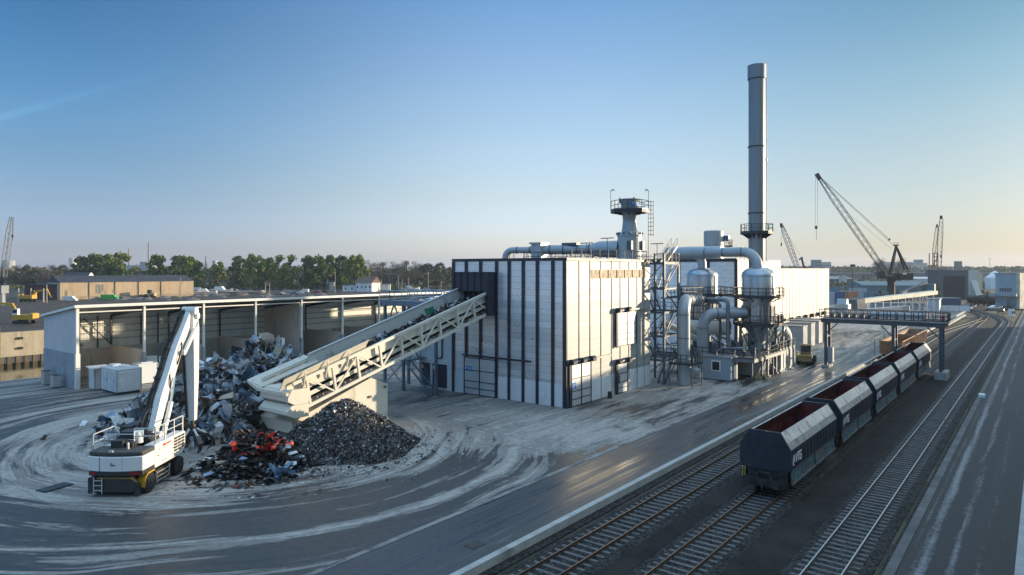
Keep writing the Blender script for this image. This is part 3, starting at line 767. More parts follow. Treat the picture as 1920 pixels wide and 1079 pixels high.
for s in (-1, 1):
    mb = MB(); p = Vector((ex, ey, 0))+rt*2.3*s
    mb.tube(p+Vector((0,0,21.2)), p+Vector((0,0,23.55)), .03, 6); mb.bar(p+Vector((0,0,23.5)), p+rt*.28*-s+Vector((0,0,23.7)), .07, .1)
    mb.bar(p+rt*.28*-s+Vector((0,0,23.7)), p+rt*.45*-s+Vector((0,0,23.5)), .16, .08); mb.build('mast_lamp', GREYST, vt, smooth=0)
mb.build('mast_lamp', GREYST, vt, smooth=0) if False else None
# roof duct
dz = 16.45
rd = empty('roof_duct', (ex-.5, 54, zt), 'long grey exhaust duct lying across the hall roof towards the exhaust tower', 'duct')
yD = ey+1.3
dx = ex-.4
p0 = Vector((dx, yD-.3, dz))
far = bear_x(952, dx-3.5)[0]
P = lambda f, z=dz: Vector((dx-4.2*f, yD+(far-yD)*f, z))
mb = MB(); mb.sweep([P(0), P(.16), P(.24), P(.66)], [1.05, 1.0, .62, .58], 20); mb.build('wide_duct', DUCTM, rd)
mb = MB(); mb.sweep(fillet([P(.70), P(.99), P(1.0, 0)], 1.0, 8), .42, 16)
mb.build('narrow_duct', DUCTM, rd)
mb = MB(); c0 = P(.68); mb.box(c0.x-.75, c0.y-.75, zt, c0.x+.75, c0.y+.75, dz+.75); mb.box(c0.x-.95, c0.y-.95, dz+.75, c0.x+.95, c0.y+.95, dz+.95); mb.build('damper_box', DUCTM, rd, smooth=0)
mb = MB()
for f in (.24, .34, .46, .58):
    c0 = P(f); e = (P(f+.01)-P(f)).normalized(); mb.tube(c0-e*.06, c0+e*.06, .72 if f < .3 else .66, 20)
for f in (.76, .88): c0 = P(f); e = (P(f+.01)-P(f)).normalized(); mb.tube(c0-e*.05, c0+e*.05, .49, 16)
mb.build('flange', GREYST, rd)
for f in (.2, .3, .42, .55, .8, .93):
    mb = MB(); c0 = P(f)
    for s in (-.5, .5): mb.bar((c0.x+s, c0.y, zt), (c0.x+s*.8, c0.y, dz-.3), .09)
    mb.bar((c0.x-.5, c0.y, zt+.5), (c0.x+.5, c0.y, zt+.5), .08); mb.build('support', DARKST, rd, smooth=0)
c0 = P(.40); mb = MB(); mb.box(c0.x-.5, c0.y-1.1, dz+.55, c0.x+.5, c0.y+1.1, dz+.85); mb.build('valve_housing', GREYST, rd, smooth=0)
mb = MB(); rail(mb, [P(.05, zt+.02)+fd*1.2, P(.8, zt+.02)+fd*1.2], 1.1, 1.6, .03); mb.build('walkway_railing', DARKST, rd, smooth=0)
for px, h, dd in ((1100, 2.0, 80), (1138.5, 2.6, 80.5), (1232, 2.2, 84)):
    x, y = at(px, dd); mb = MB(); zb = zt if px < 1215 else 14.9
    r_ = empty('roof_lamp', (x, y, zb), {1100: 'flat roof lamp on a post above the middle of the roof duct', 1138.5: 'flat roof lamp on a taller post just left of the exhaust tower', 1232: 'flat lamp on a post above the stair tower'}[px], 'lamp', 'flat lamps on posts on the roof')
    mb.tube((x, y, zb), (x, y, zb+h), .04, 8); mb.build('post', GREYST, r_)
    p = Vector((x, y, zb+h)); mb = MB(); mb.bar(p-rt*.75, p+rt*.75+Vector((0,0,.06)), .3, .1); mb.build('lamp_head', GREYST, r_, smooth=0)
# ------------------------------------------------------------------ stair tower beside the hall
st = empty('stair_tower', (78.6, 38, 0), 'open steel stair tower with zigzag flights at the end of the hall', 'stair tower')
sx0, sx1, sy0, sy1 = 76.5, 80.6, 36.4, 39.6
mb = MB()
for x in (sx0, sx1):
    for y in (sy0, sy1): mb.box(x-.12, y-.12, 0, x+.12, y+.12, 16.0)
build_each(mb, 'column', GREYST, st); mb = MB()
for z in (2.9, 5.8, 8.7, 11.6, 14.7):
    for a, b in (((sx0, sy0), (sx1, sy0)), ((sx0, sy1), (sx1, sy1)), ((sx0, sy0), (sx0, sy1)), ((sx1, sy0), (sx1, sy1))):
        mb.bar((*a, z), (*b, z), .16, .24)
mb.build('ring_beam', GREYST, st, smooth=0)
mb = MB()
zs = [0, 2.9, 5.8, 8.7, 11.6, 14.7]
for i in range(5):
    a, b = (sx0, sx1) if i % 2 == 0 else (sx1, sx0)
    mb.bar((a, sy0-.05, zs[i]+.1), (b, sy0-.05, zs[i+1]), .11)
    mb.bar((sx0-.05, sy0 if i % 2 else sy1, zs[i]+.1), (sx0-.05, sy1 if i % 2 else sy0, zs[i+1]), .10)
mb.build('brace', GREYST, st, smooth=0)
for i in range(5):
    mb = MB()
    xa, xb_ = (sx0+.9, sx1-.9) if i % 2 == 0 else (sx1-.9, sx0+.9); yy = sy0+.75 if i % 2 == 0 else sy1-.75
    flight(mb, (xa, yy, zs[i]), (xb_, yy, zs[i+1]), .95, (0, 1, 0)); hrail(mb, (xa, yy, zs[i]), (xb_, yy, zs[i+1]), (0, 1, 0), .95)
    mb.build('stair_flight', GREYST, st, smooth=0)
for i in range(1, 6):
    mb = MB(); z = zs[i]; x = sx1 if i % 2 else sx0; xi = x-1.0 if i % 2 else x+1.0
    mb.box(min(x, xi), sy0, z-.06, max(x, xi), sy1, z); mb.build('landing', GREYST, st, smooth=0)
    mb = MB(); rail(mb, [(xi, sy0-.12, z), (x, sy0-.12, z), (x, sy1, z)], 1.1, 1.2, .028); mb.build('landing_railing', DARKST, st, smooth=0)
mb = MB(); rail(mb, [(sx0-.2, sy0-.1, 14.75), (sx1+.2, sy0-.1, 14.75), (sx1+.2, sy1+.1, 14.75), (sx0-.2, sy1+.1, 14.75)], 1.2, 1.0, .03)
flight(mb, (sx0+.6, sy0+.4, 14.75), (sx1-.2, sy0+.4, 16.9), .8, (0,1,0)); hrail(mb, (sx0+.6, sy0+.4, 14.75), (sx1-.2, sy0+.4, 16.9), (0,1,0), .8)
mb.build('top_railing', GREYST, st, smooth=0)

# ------------------------------------------------------------------ tanks
def ring_platform(par, cx, cy, r0, r1, z, n=20):
    mb = MB(); mb.lathe(cx, cy, [(r0, z-.04), (r1, z-.04), (r1, z), (r0, z)], n, False)
    mb.lathe(cx, cy, [(r1, z-.22), (r1+.03, z-.22), (r1+.03, z), (r1, z)], n, False)
    for k in range(12):
        a = k*pi/6; mb.bar((cx+r0*cos(a), cy+r0*sin(a), z-.7), (cx+(r1-.1)*cos(a), cy+(r1-.1)*sin(a), z-.1), .1)
    mb.build('ring_platform', DARKST, par, smooth=0)
    mb = MB(); rail(mb, [(cx+(r1-.03)*cos(2*pi*k/n), cy+(r1-.03)*sin(2*pi*k/n), z) for k in range(n+1)], 1.1, 1.3, .03); mb.build('platform_railing', DARKST, par, smooth=0)
R = 2.18
def tank(cx, cy, label, legs):
    t = empty('filter_tank', (cx, cy, 0), label, 'tank', 'domed steel filter tanks')
    dome = [(.66, 14.22), (1.3, 14.12), (1.8, 13.85), (2.1, 13.45), (R, 13.1)]
    mb = MB(); mb.lathe(cx, cy, [(R, 10.5)]+dome[::-1], 40); mb.build('dome_shell', TANKM, t)
    mb = MB(); mb.lathe(cx, cy, [(.35, 3.9), (.4, 4.0), (R-.25, 6.5), (R-.2, 6.7), (R-.2, 10.5)], 40); mb.build('shell', TANKM, t)
    mb = MB()
    for z in (13.1, 10.55): mb.lathe(cx, cy, [(R, z-.06), (R+.09, z-.06), (R+.09, z+.06), (R, z+.06)], 40, False)
    for k in range(6):
        a = 2*pi*k/6+.3; mb.bar((cx+(R+.02)*cos(a), cy+(R+.02)*sin(a), 10.6), (cx+(R+.02)*cos(a), cy+(R+.02)*sin(a), 13.1), .08)
    mb.build('flange', TANKM, t)
    mb = MB()
    for k in range(10):
        a = 2*pi*k/10+.15; p = Vector((cx+(R-.12)*cos(a), cy+(R-.12)*sin(a), 0)); tt = Vector((-sin(a), cos(a), 0))*.45
        mb.add([p-tt+Vector((0,0,7.2)), p+tt+Vector((0,0,7.2)), p+tt+Vector((0,0,9.0)), p-tt+Vector((0,0,9.0))], [(0,1,2,3)])
        for s in (-1, 1): mb.bar(p+tt*s+Vector((0,0,7.1)), p+tt*s+Vector((0,0,9.1)), .1)
        mb.bar(p-tt+Vector((0,0,7.1)), p+tt+Vector((0,0,7.1)), .1); mb.bar(p-tt+Vector((0,0,9.1)), p+tt+Vector((0,0,9.1)), .1)
    mb.build('inspection_hatch', M('hatch_steel', (.42,.44,.46), .22, .8, .25, 2), t, smooth=0)
    ring_platform(t, cx, cy, R-.2, 3.3, 10.4); ring_platform(t, cx, cy, R-.2, 3.2, 6.75)
    for k in range(4):
        a = pi/4+k*pi/2; mb = MB(); x = cx+2.5*cos(a); y = cy+2.5*sin(a); mb.box(x-.15, y-.15, 0, x+.15, y+.15, 6.6)
        mb.box(x-.35, y-.35, 0, x+.35, y+.35, .12)
        mb.build('leg', STEEL, t, smooth=0)
    mb = MB()
    for k in range(4):
        a = pi/4+k*pi/2; b = a+pi/2; p = Vector((cx+2.5*cos(a), cy+2.5*sin(a), 0)); q = Vector((cx+2.5*cos(b), cy+2.5*sin(b), 0))
        mb.bar(p+Vector((0,0,6.4)), q+Vector((0,0,6.4)), .2, .3); mb.bar(p+Vector((0,0,3.1)), q+Vector((0,0,6.2)), .1); mb.bar(q+Vector((0,0,.4)), p+Vector((0,0,2.6)), .1)
    mb.build('brace', STEEL, t, smooth=0)
    return t
t2x, t2y = at(1421.5, 91.8); t1x, t1y = at(1316.5, 98.6)
tk2 = tank(t2x, t2y, 'domed steel tank with cone base nearest the tall chimney', 4)
tk1 = tank(t1x, t1y, 'domed steel tank beside the stair tower', 4)
mb = MB(); cxm, cym = (t1x+t2x)/2, (t1y+t2y)/2
wk = empty('tank_walkway', (cxm, cym, 10.2), 'railed steel walkway bridging the two domed tanks', 'walkway')
a = Vector((t2x, t2y+3.1, 10.38)); b = Vector((t1x, t1y-3.1, 10.38)); e = Vector((.55, 0, 0))
mb.bar(a-Vector((0,0,.12)), b-Vector((0,0,.12)), 1.1, .14); mb.build('deck', DARKST, wk, smooth=0)
mb = MB(); rail(mb, [a+e, b+e], 1.1, .7); rail(mb, [a-e, b-e], 1.1, .7); mb.build('railing', DARKST, wk, smooth=0)
mb = MB(); e2 = Vector((t1x-1, t1y, 10.4)); mb.bar((t1x-3.2, t1y-1, 10.3), (sx1+.3, 38.5, 10.3), 1.0, .14); mb.build('side_deck', DARKST, wk, smooth=0)
mb = MB(); rail(mb, [(t1x-3.2, t1y-1.5, 10.38), (sx1+.3, 38.0, 10.38)], 1.1, 1.0); mb.build('side_railing', DARKST, wk, smooth=0)

# ducts
def duct(name, pts, r, label, cat, flanges=(), rr=None, mat=None, bend=1.5, n=20, rings=()):
    o = empty(name, (pts[0][0], pts[0][1], min(p[2] for p in pts)), label, cat)
    path = fillet(pts, bend, 8) if len(pts) > 2 else [Vector(p) for p in pts]
    mb = MB(); mb.sweep(path, r, n); mb.build('pipe_run', mat or DUCTM, o)
    mb = MB(); acc = 0; 
    for a, b in zip(path, path[1:]):
        L = (b-a).length
        if L > 1.0:
            k = max(1, int(L/2.4)); d = (b-a).normalized()
            for i in range(k+1):
                c = a.lerp(b, i/k); mb.tube(c-d*.035, c+d*.035, r+.07, n)
    if mb.v: build_each(mb, 'flange', GREYST, o, 35)
    return o
zd = 16.35
td = duct('top_duct', [(t1x, t1y+4.6, zd), (t1x-.2, t1y+1, zd), (t1x-.6, t2y, zd), (t1x-.6, t2y, 14.1)][0:1]+[(t2x, t2y, zd), (t2x, t2y, 14.15)], .66, 'long horizontal grey duct joining the tops of both tanks', 'duct', bend=2.2)
mb = MB(); mb.sweep([(t1x, t1y+5.4, zd), (t1x*.62+t2x*.38, t1y*.62+t2y*.38, zd)], [.92, .9], 20); mb.build('wide_section', DUCTM, td)
mb = MB(); mb.sweep(fillet([(t1x, t1y+2.6, zd-.2), (t1x, t1y, zd-.3), (t1x, t1y, 14.15)], 1.4), .62, 18); mb.build('branch_pipe', DUCTM, td)
ax, ay = at(1282.5, 82.5)
duct('riser_pipe', [(ax, ay, 0), (ax, ay, 10.3), (t1x-2.2, t1y-1.0, 9.6)], .72, 'fat grey riser pipe standing left of the other riser, bending over towards the rear tank', 'pipe', bend=1.7)
bx_, by_ = at(1317.5, 90.5)
duct('riser_pipe', [(bx_, by_, 1.2), (bx_, by_, 8.1), (t2x-1.9, t2y+1.0, 8.2)], .74, 'fat grey riser pipe behind the small booth, bending over towards the front tank', 'pipe', bend=1.9)
mb = MB(); mb.prism([(-.9, 0), (1.6, 0), (.74, 1.6), (-.74, 1.6)], 'y', -.74, .74)
o = mb.build('pipe_shoe', DUCTM, keep=True, smooth=0); o.location = (bx_, by_, 0); o.rotation_euler = (0, 0, YAW); tag(o, 'slanted grey pipe shoe under the riser pipe beside the booth', 'pipe shoe')
mb = MB(); mb.tube((ax, ay, 2.2), (ax+1.9, ay-.7, 1.2), .5, 16, .55); mb.lathe(ax+2.0, ay-.75, [(.1,.5),(.55,.75),(.7,1.2),(.55,1.7),(.1,1.95)], 14)
tag(mb.build('side_fan', DUCTM), 'rounded grey fan casing low on the side of the left riser pipe', 'fan casing')
# pipe base platform
pp = empty('pipe_platform', (ax-1, ay-1.2, 0), 'small railed steel platform round the foot of the left riser pipe', 'platform')
mb = MB()
for x in (ax-1.5, ax+1.3):
    for y in (ay-1.7, ay+1.2): mb.box(x-.07, y-.07, 0, x+.07, y+.07, 2.6)
build_each(mb, 'post', STEEL, pp)
mb = MB(); mb.prism([(ax-1.6, ay-1.8), (ax+1.4, ay-1.8), (ax+1.4, ay-.85), (ax-.85, ay-.85), (ax-.85, ay+1.3), (ax-1.6, ay+1.3)], 'z', 2.6, 2.7); mb.build('deck', DARKST, pp, smooth=0)
mb = MB(); rail(mb, [(ax-1.55, ay+1.2, 2.7), (ax-1.55, ay-1.75, 2.7), (ax+1.35, ay-1.75, 2.7)], 1.1, .8); mb.build('railing', DARKST, pp, smooth=0)
yc = 39.5
duct('cross_duct', [(90.0, 40.5, 6.0), (90.6, 33.6, 6.0), (92.0, 32.6, 6.0)][:2], .95, 'beige horizontal duct lying low between the tank legs', 'duct', mat=BEIGE)
mb = MB(); mb.sweep(fillet([(t1x-3.4, t1y-.6, 9.9), (88.5, 33.0, 9.9), (88.5, 33.0, 2.9)], .6), .26, 12)
tag(mb.build('thin_pipe', STEEL), 'slim bright steel pipe with a square bend in front of the rear tank', 'pipe')
mb = MB(); mb.sweep(fillet([(t1x-3.6, t1y-.9, 9.5), (88.9, 34.2, 9.5), (88.9, 34.2, 2.9)], .6), .17, 12)
tag(mb.build('thin_pipe', GREYST), 'slimmer dark steel pipe beside the bright one in front of the rear tank', 'pipe')
duct('sagging_hose', [(85, 40.5, 6.8), (88.5, 36.5, 4.2), (91, 35, 3.2)], .4, 'pale bent duct running low between the riser pipes and the tanks', 'duct', bend=1.0, mat=BEIGE)
# lower platform
lp = empty('lower_platform', (92, 33, 0), 'low railed steel platform carrying machinery under the tanks', 'platform')
mb = MB(); mb.box(84.5, 28.3, 2.62, 97.5, 41.5, 2.82)
for y in (28.2, 41.5): mb.box(84.4, y-.05, 2.45, 97.6, y+.05, 2.84)
for x in (84.4, 97.55): mb.box(x-.05, 28.3, 2.45, x+.05, 41.45, 2.84)
mb.build('deck', STEEL, lp, smooth=0)
mb = MB()
for x in (84.8, 88.5, 93, 97.2):
    for y in (28.6, 33.5, 38): mb.box(x-.1, y-.1, 0, x+.1, y+.1, 2.6)
build_each(mb, 'post', GREYST, lp)
mb = MB(); rail(mb, [(84.45, 41.4, 2.83), (84.45, 28.25, 2.83), (97.5, 28.25, 2.83)], 1.1, 1.3, .035); mb.build('railing', DARKST, lp, smooth=0)
mb = MB()
for i in range(26):
    x = random.uniform(85.5, 96.5); y = random.uniform(29.5, 40); s = random.uniform(.25, .7); h = random.uniform(.4, 1.8)
    if hypot(x-t2x, y-t2y) < 1.0: continue
    if random.random() < .5: mb.box(x-s/2, y-s/2, 2.83, x+s/2, y+s*.7, 2.83+h)
    else: mb.lathe(x, y, [(s*.5, 2.83), (s*.5, 2.83+h), (s*.3, 2.9+h)], 10)
build_each(mb, 'machine_casing', GREYST, lp, 30)
mb = MB()
for i in range(14):
    x = random.uniform(85.5, 96); y = random.uniform(30, 40); mb.sweep(fillet([(x, y, 2.9), (x, y, random.uniform(3.5, 5)), (x+random.uniform(-2, 2), y+random.uniform(1, 3), random.uniform(3.5, 5))], .3), random.uniform(.06, .16), 8)
build_each(mb, 'pipework', STEEL, lp, 35)
mb = MB(); mb.sweep([(t2x, t2y, 4.2), (t2x, t2y, 1.4)], [.5, .4], 14); mb.prism([(29.4, .1), (33.2, .1), (34.2, 2.4), (28.8, 2.4)], 'x', 89.5, 94.5); mb.build('hopper_bin', DUCTM, lp, smooth=20)
mb = MB(); mb.bar((95.5, 28.9, .2), (98.8, 28.6, 5.6), .16); mb.bar((96.5, 28.7, 5.2), (94.2, 28.8, .5), .12); mb.bar((97.2, 28.5, .2), (97.2, 28.5, 6.4), .22); mb.build('strut', STEEL, lp, smooth=0)
# filter cabinets with the fat duct over them
fb = empty('filter_cabinets', (99, 30, 0), 'row of tall grey filter cabinets joined side by side under a fat duct', 'filter unit')
for i in range(5):
    x = 95.2+i*1.4; mb = MB(); mb.box(x, 28.3, .12, x+1.2, 31.0, 3.0); mb.box(x+.1, 28.22, .4, x+1.1, 28.296, 2.8); mb.build('cabinet', DUCTM, fb, smooth=0)
    mb = MB(); mb.lathe(x+.6, 29.3, [(.42, 3.0), (.42, 3.9), (.3, 4.1)], 10); mb.build('fan_motor', DARKST, fb)
mb = MB(); mb.box(95.0, 28.1, 0, 102.3, 31.1, .12); mb.build('plinth', CONC, fb, smooth=0)
mb = MB(); rail(mb, [(95.1, 28.3, 3.0), (102.2, 28.3, 3.0)], 1.1, 1.4, .03); mb.build('railing', STEEL, fb, smooth=0)
duct('collector_duct', [(t2x+1.2, t2y+.6, 3.6), (t2x+3.5, 30.6, 5.2), (102.9, 29.8, 5.2), (103.1, 29.7, .3)], .85, 'fat pale collector duct curving down behind the filter cabinets', 'duct', mat=BEIGE, bend=1.6)
mb = MB()
duct('filter_stub', [(95.0, 31.6, 7.4), (104.5, 30.9, 7.4)], .14, 'thin pipe with valves sticking out from the front tank over the cabinets', 'pipe')
mb = MB()
v = empty('valve_rack', (101, 31, 6.2), 'small rack of dark valves on a ledge right of the front tank', 'valve rack')
mb.box(96.2, 30.2, 6.1, 106.0, 31.8, 6.2); mb.build('ledge', STEEL, v, smooth=0)
for i in range(6):
    x = 97+i*1.6; mb = MB(); mb.lathe(x, 31, [(.2, 6.2), (.22, 6.9), (.1, 7.3)], 8); mb.box(x-.3, 30.8, 6.7, x+.3, 31.2, 7.0); mb.build('valve', DARKST, v, smooth=20)
mb = MB(); rail(mb, [(96.2, 30.2, 6.2), (106, 30.2, 6.2)], 1.1, 1.6, .025); mb.build('railing', DARKST, v, smooth=0)
mb = MB()
for x in (98, 105): mb.bar((x, 31.5, 0), (x, 31.5, 6.1), .14)
build_each(mb, 'post', STEEL, v)
# booth
bo = empty('site_booth', (84.8, 32.6, 0), 'small grey metal booth with one window beside the pipes', 'booth')
mb = MB(); mb.box(83.6, 30.8, .1, 86.0, 34.9, 2.85); mb.build('wall', M('booth_grey', (.30,.35,.40), .5, .1, .08, .8), bo, smooth=0)
mb = MB(); mb.box(83.5, 30.7, 2.85, 86.1, 35.0, 2.98); mb.build('roof', ROOFM, bo, smooth=0)
mb = MB(); mb.box(83.54, 32.1, 1.15, 83.598, 33.3, 2.5); w_ = mb.build('window', WHITE, bo, smooth=0)
mb = MB(); mb.box(83.5, 32.25, 1.3, 83.538, 33.15, 2.35); mb.build('pane', GLASSD, w_, smooth=0)
mb = MB(); mb.box(84.3, 30.74, .15, 85.3, 30.798, 2.4); mb.build('door', M('booth_grey2', (.34,.38,.42), .5), bo, smooth=0)
mb = MB()
for i in range(18):
    x = 88+random.uniform(-1.5, 2.5); y = 28.6+random.uniform(-.7, .9); s = random.uniform(.15, .5); mb.bar((x, y, s/2), (x+random.uniform(-.8,.8), y+random.uniform(-.5,.5), s/2+random.uniform(0,.25)), s, s)
tag(mb.build('rubble', M('sandbag', (.32,.24,.13), .9, 0, .4, 2), smooth=0), kind='stuff')

# ------------------------------------------------------------------ chimney
cx_, cy_ = at(1419, 105)
STACKM = M('stack_paint', (.20,.225,.245), .34, .5, .08, .35, streak=True, grime=(.27,.29,.30), gscale=.3, gat=.58)
ch = empty('chimney', (cx_, cy_, 0), 'very tall slim grey steel chimney behind the tanks', 'chimney')
mb = MB(); mb.lathe(cx_, cy_, [(1.55, 0), (1.55, .4), (1.22, .6), (1.22, 43.2)], 40); mb.build('shaft', STACKM, ch)
mb = MB(); mb.lathe(cx_, cy_, [(1.22, 43.2), (1.36, 43.25), (1.36, 45.3), (1.2, 45.35), (1.1, 44.9)], 40); mb.build('cap', STACKM, ch)
mb = MB()
for z in (8, 14, 22.6, 32.8, 43.2): mb.lathe(cx_, cy_, [(1.23, z-.08), (1.33, z-.08), (1.33, z+.08), (1.23, z+.08)], 40, False)
mb.build('flange', DARKST, ch)
mb = MB(); mb.lathe(cx_, cy_, [(1.2, 19.55), (2.4, 19.55), (2.4, 19.65), (1.2, 19.65)], 12, False); mb.lathe(cx_, cy_, [(2.4, 19.35), (2.45, 19.35), (2.45, 19.7), (2.4, 19.7)], 12, False)
for k in range(12):
    a = k*pi/6; mb.prism([(1.2, 18.6), (2.35, 19.45), (1.2, 19.5)], 'y', -.05, .05)
    n_ = len(mb.v)-6
    for i in range(6):
        r_, yy, zz = mb.v[n_+i]; mb.v[n_+i] = (cx_+r_*cos(a)-yy*sin(a), cy_+r_*sin(a)+yy*cos(a), zz)
mb.build('platform', DARKST, ch, smooth=0)
mb = MB(); rail(mb, [(cx_+2.38*cos(k*pi/6), cy_+2.38*sin(k*pi/6), 19.68) for k in range(13)], 1.2, 1.2, .035); mb.build('platform_railing', GREYST, ch, smooth=0)
ux = rt*1.42+fd*.1; mb = MB(); p = Vector((cx_, cy_, 0))+ux
for s in (-.2, .2): mb.bar(p+fd*s+Vector((0,0,15)), p+fd*s+Vector((0,0,45.9)), .06)
for i in range(80): z = 15.3+i*.38; mb.bar(p+fd*-.2+Vector((0,0,z)), p+fd*.2+Vector((0,0,z)), .04)
for z in (20.9, 26, 32, 38, 43): mb.bar(p+Vector((0,0,z)), p-rt*.25+Vector((0,0,z)), .06)
mb.box(p.x-.15, p.y-.15, 30.6, p.x+.15, p.y+.15, 31); mb.build('ladder', GREYST, ch, smooth=0)
# round vent house behind
kx, ky = at(1338, 125)
rv = empty('vent_drum', (kx, ky, 15.6), 'round grey vent drum on the rear hall roof behind the left tank', 'vent')
mb = MB(); mb.lathe(kx, ky, [(1.65, 15.6), (1.65, 18.4), (1.75, 18.4), (1.75, 20.9), (1.5, 21.05)], 28); mb.build('drum', DUCTM, rv)
mb = MB(); c0 = Vector((kx, ky, 0)); p = c0+rt*2.2+fd*.3; mb.box(p.x-.5, p.y-.6, 19.1, p.x+.5, p.y+.6, 20.1); mb.build('motor_box', M('motor_blue', (.05,.12,.25), .5), rv, smooth=0)
mb = MB(); rail(mb, [c0+rt*1.5+fd*1.8+Vector((0,0,18.2)), c0+rt*3+fd*1.2+Vector((0,0,18.2)), c0+rt*3.2-fd*1+Vector((0,0,18.2))], 1.1, .8, .04); mb.bar(c0+rt*1.2+Vector((0,0,18.1)), c0+rt*3.2+Vector((0,0,18.1)), 2.2, .14); mb.build('side_platform', DARKST, rv, smooth=0)
mb = MB(); mb.sweep(fillet([(t1x+4, t1y+2, 15.9), (kx-2, ky-2, 16.2), (kx-2, ky-2, 15.6)], .5), .35, 10); mb.build('outlet_pipe', GREYST, rv)

# storage modules behind
for i, (px, py) in enumerate(((1506, 658), (1521, 650), (1535.5, 644), (1549, 640))):
    x, y = g(px, py)
    m_ = empty('storage_module', (x+1.8, y+3.5, 0), 'tall windowless concrete-grey box module, %s in the row behind the wheel loader' % ('nearest', 'second nearest', 'third nearest', 'farthest')[i], 'storage module', 'box modules in a row behind the wheel loader')
    mb = MB(); mb.box(x, y, 0, x+2.6, y+7.5, 4.1); mb.build('wall', M('module_grey', (.38,.385,.39), .7, 0, .08, .5, grime=(.27,.27,.27)), m_, smooth=0)
    mb = MB(); mb.box(x-.08, y-.08, 4.1, x+2.68, y+7.58, 4.2); mb.build('roof', ROOFM, m_, smooth=0)

# ------------------------------------------------------------------ conveyor and hopper
cv = empty('scrap_conveyor', (34, 49.5, 0), 'beige inclined conveyor on a steel truss carrying shredded scrap up to the hall', 'conveyor')
yN, yF = 47.4, 51.7; xs, xe = 31.9, 57.1
ztop = lambda x: 4.72+(x-31.9)*.2755
zbot = lambda x: 2.35+(x-31.9)*.2795
posts = [33.6+i*2.566 for i in range(10)]
for y in (yN, yF):
    mb = MB(); mb.bar((xs+.3, y, ztop(xs+.3)), (xe+.5, y, ztop(xe+.5)), .22, .26); mb.build('top_chord', BEIGE, cv, smooth=0)
    mb = MB(); mb.bar((xs, y, zbot(xs)), (xe+.3, y, zbot(xe+.3)), .22, .26); mb.build('bottom_chord', BEIGE, cv, smooth=0)
    for x in posts:
        mb = MB(); mb.bar((x-.12, y, ztop(x)), (x+.25, y, zbot(x+.25)), .20, .20, up=(0,1,0)); mb.build('truss_post', BEIGE, cv, smooth=0)
    for i in range(9):
        a, b = posts[i], posts[i+1]; mb = MB()
        if i % 2 == 0: mb.bar((a, y, ztop(a)-.1), (b+.2, y, zbot(b)+.1), .13, .13)
        else: mb.bar((a+.2, y, zbot(a)+.1), (b, y, ztop(b)-.1), .13, .13)
        mb.build('truss_brace', BEIGE, cv, smooth=0)
def slab(mb, y0, y1, za, zb, x0=None, x1=None):
    x0 = xs if x0 is None else x0; x1 = xe if x1 is None else x1
    za0, za1, zb0, zb1 = za(x0), za(x1), zb(x0), zb(x1)
    mb.add([(x0,y0,za0),(x1,y0,za1),(x1,y1,za1),(x0,y1,za0),(x0,y0,zb0),(x1,y0,zb1),(x1,y1,zb1),(x0,y1,zb0)], [(0,3,2,1),(4,5,6,7),(0,1,5,4),(1,2,6,5),(2,3,7,6),(3,0,4,7)])
mb = MB(); slab(mb, yN+.34, yN+.40, lambda x: ztop(x)-.95, lambda x: ztop(x)+.02); slab(mb, yN+.30, yN+.42, lambda x: ztop(x)-1.05, lambda x: ztop(x)-.95)
mb.build('near_skirt', BEIGE, cv, smooth=0)
mb = MB(); slab(mb, yN+.32, yN+.38, lambda x: zbot(x)+.62, lambda x: zbot(x)+.98); mb.build('lower_skirt', BEIGE, cv, smooth=0)
mb = MB(); slab(mb, yF-.30, yF-.2, lambda x: ztop(x)-1.2, lambda x: ztop(x)+.45, 36.5); slab(mb, yF-.42, yF-.2, lambda x: ztop(x)+.45, lambda x: ztop(x)+.53, 36.5)
mb.build('far_skirt', M('skirt_grey', (.58,.60,.60), .5, .1, .08, .5, grime=(.3,.28,.25), gat=.6), cv, smooth=0)
BELT = M('belt_rubber', (.022,.021,.02), .8, 0, .3, 2)
mb = MB(); slab(mb, yN+.45, yF-.35, lambda x: ztop(x)-.98, lambda x: ztop(x)-.90); mb.build('belt', BELT, cv, smooth=0)
mb = MB(); slab(mb, yN+.3, yF-.3, lambda x: zbot(x)+.35, lambda x: zbot(x)+.40); mb.build('return_belt', BELT, cv, smooth=0)
mb = MB()
for i in range(42): x = 33+i*.57; mb.tube((x, yN+.2, zbot(x)+.28), (x, yF-.2, zbot(x)+.28), .07, 8)
build_each(mb, 'idler_roller', M('roller', (.30,.25,.18), .6, .3, .3, 3), cv, 35)
mb = MB()
for x in posts:
    mb.bar((x, yN, zbot(x)), (x, yF, zbot(x)), .16); mb.bar((x, yN+.1, ztop(x)-1.12), (x, yF, ztop(x)-1.12), .16)
build_each(mb, 'cross_member', BEIGE, cv)
# support base
hb_ = empty('feed_hopper', (37.5, 50.5, 0), 'beige feed hopper with flared sides on a big slanted steel base', 'hopper')
bx0, bx1, by0, by1 = 32.7, 42.9, 48.2, 53.0
mb = MB(); mb.prism([(bx0+.0, 0), (bx1, 0), (bx1, 3.35), (40.9, 4.15), (bx0+1.2, 1.95), (bx0, 1.5)], 'y', by0, by1); mb.build('base', BEIGE, hb_, smooth=0)
mb = MB(); mb.box(bx0-.04, by0+.7, .1, bx0-.003, by1-1, .6); mb.box(40.6, by0-.12, 2.35, 40.9, by0-.005, 2.55); mb.box(42.4, by0-.12, 3.05, 42.7, by0-.005, 3.2); build_each(mb, 'hatch', M('hatch_dark', (.1,.09,.08), .6), hb_)
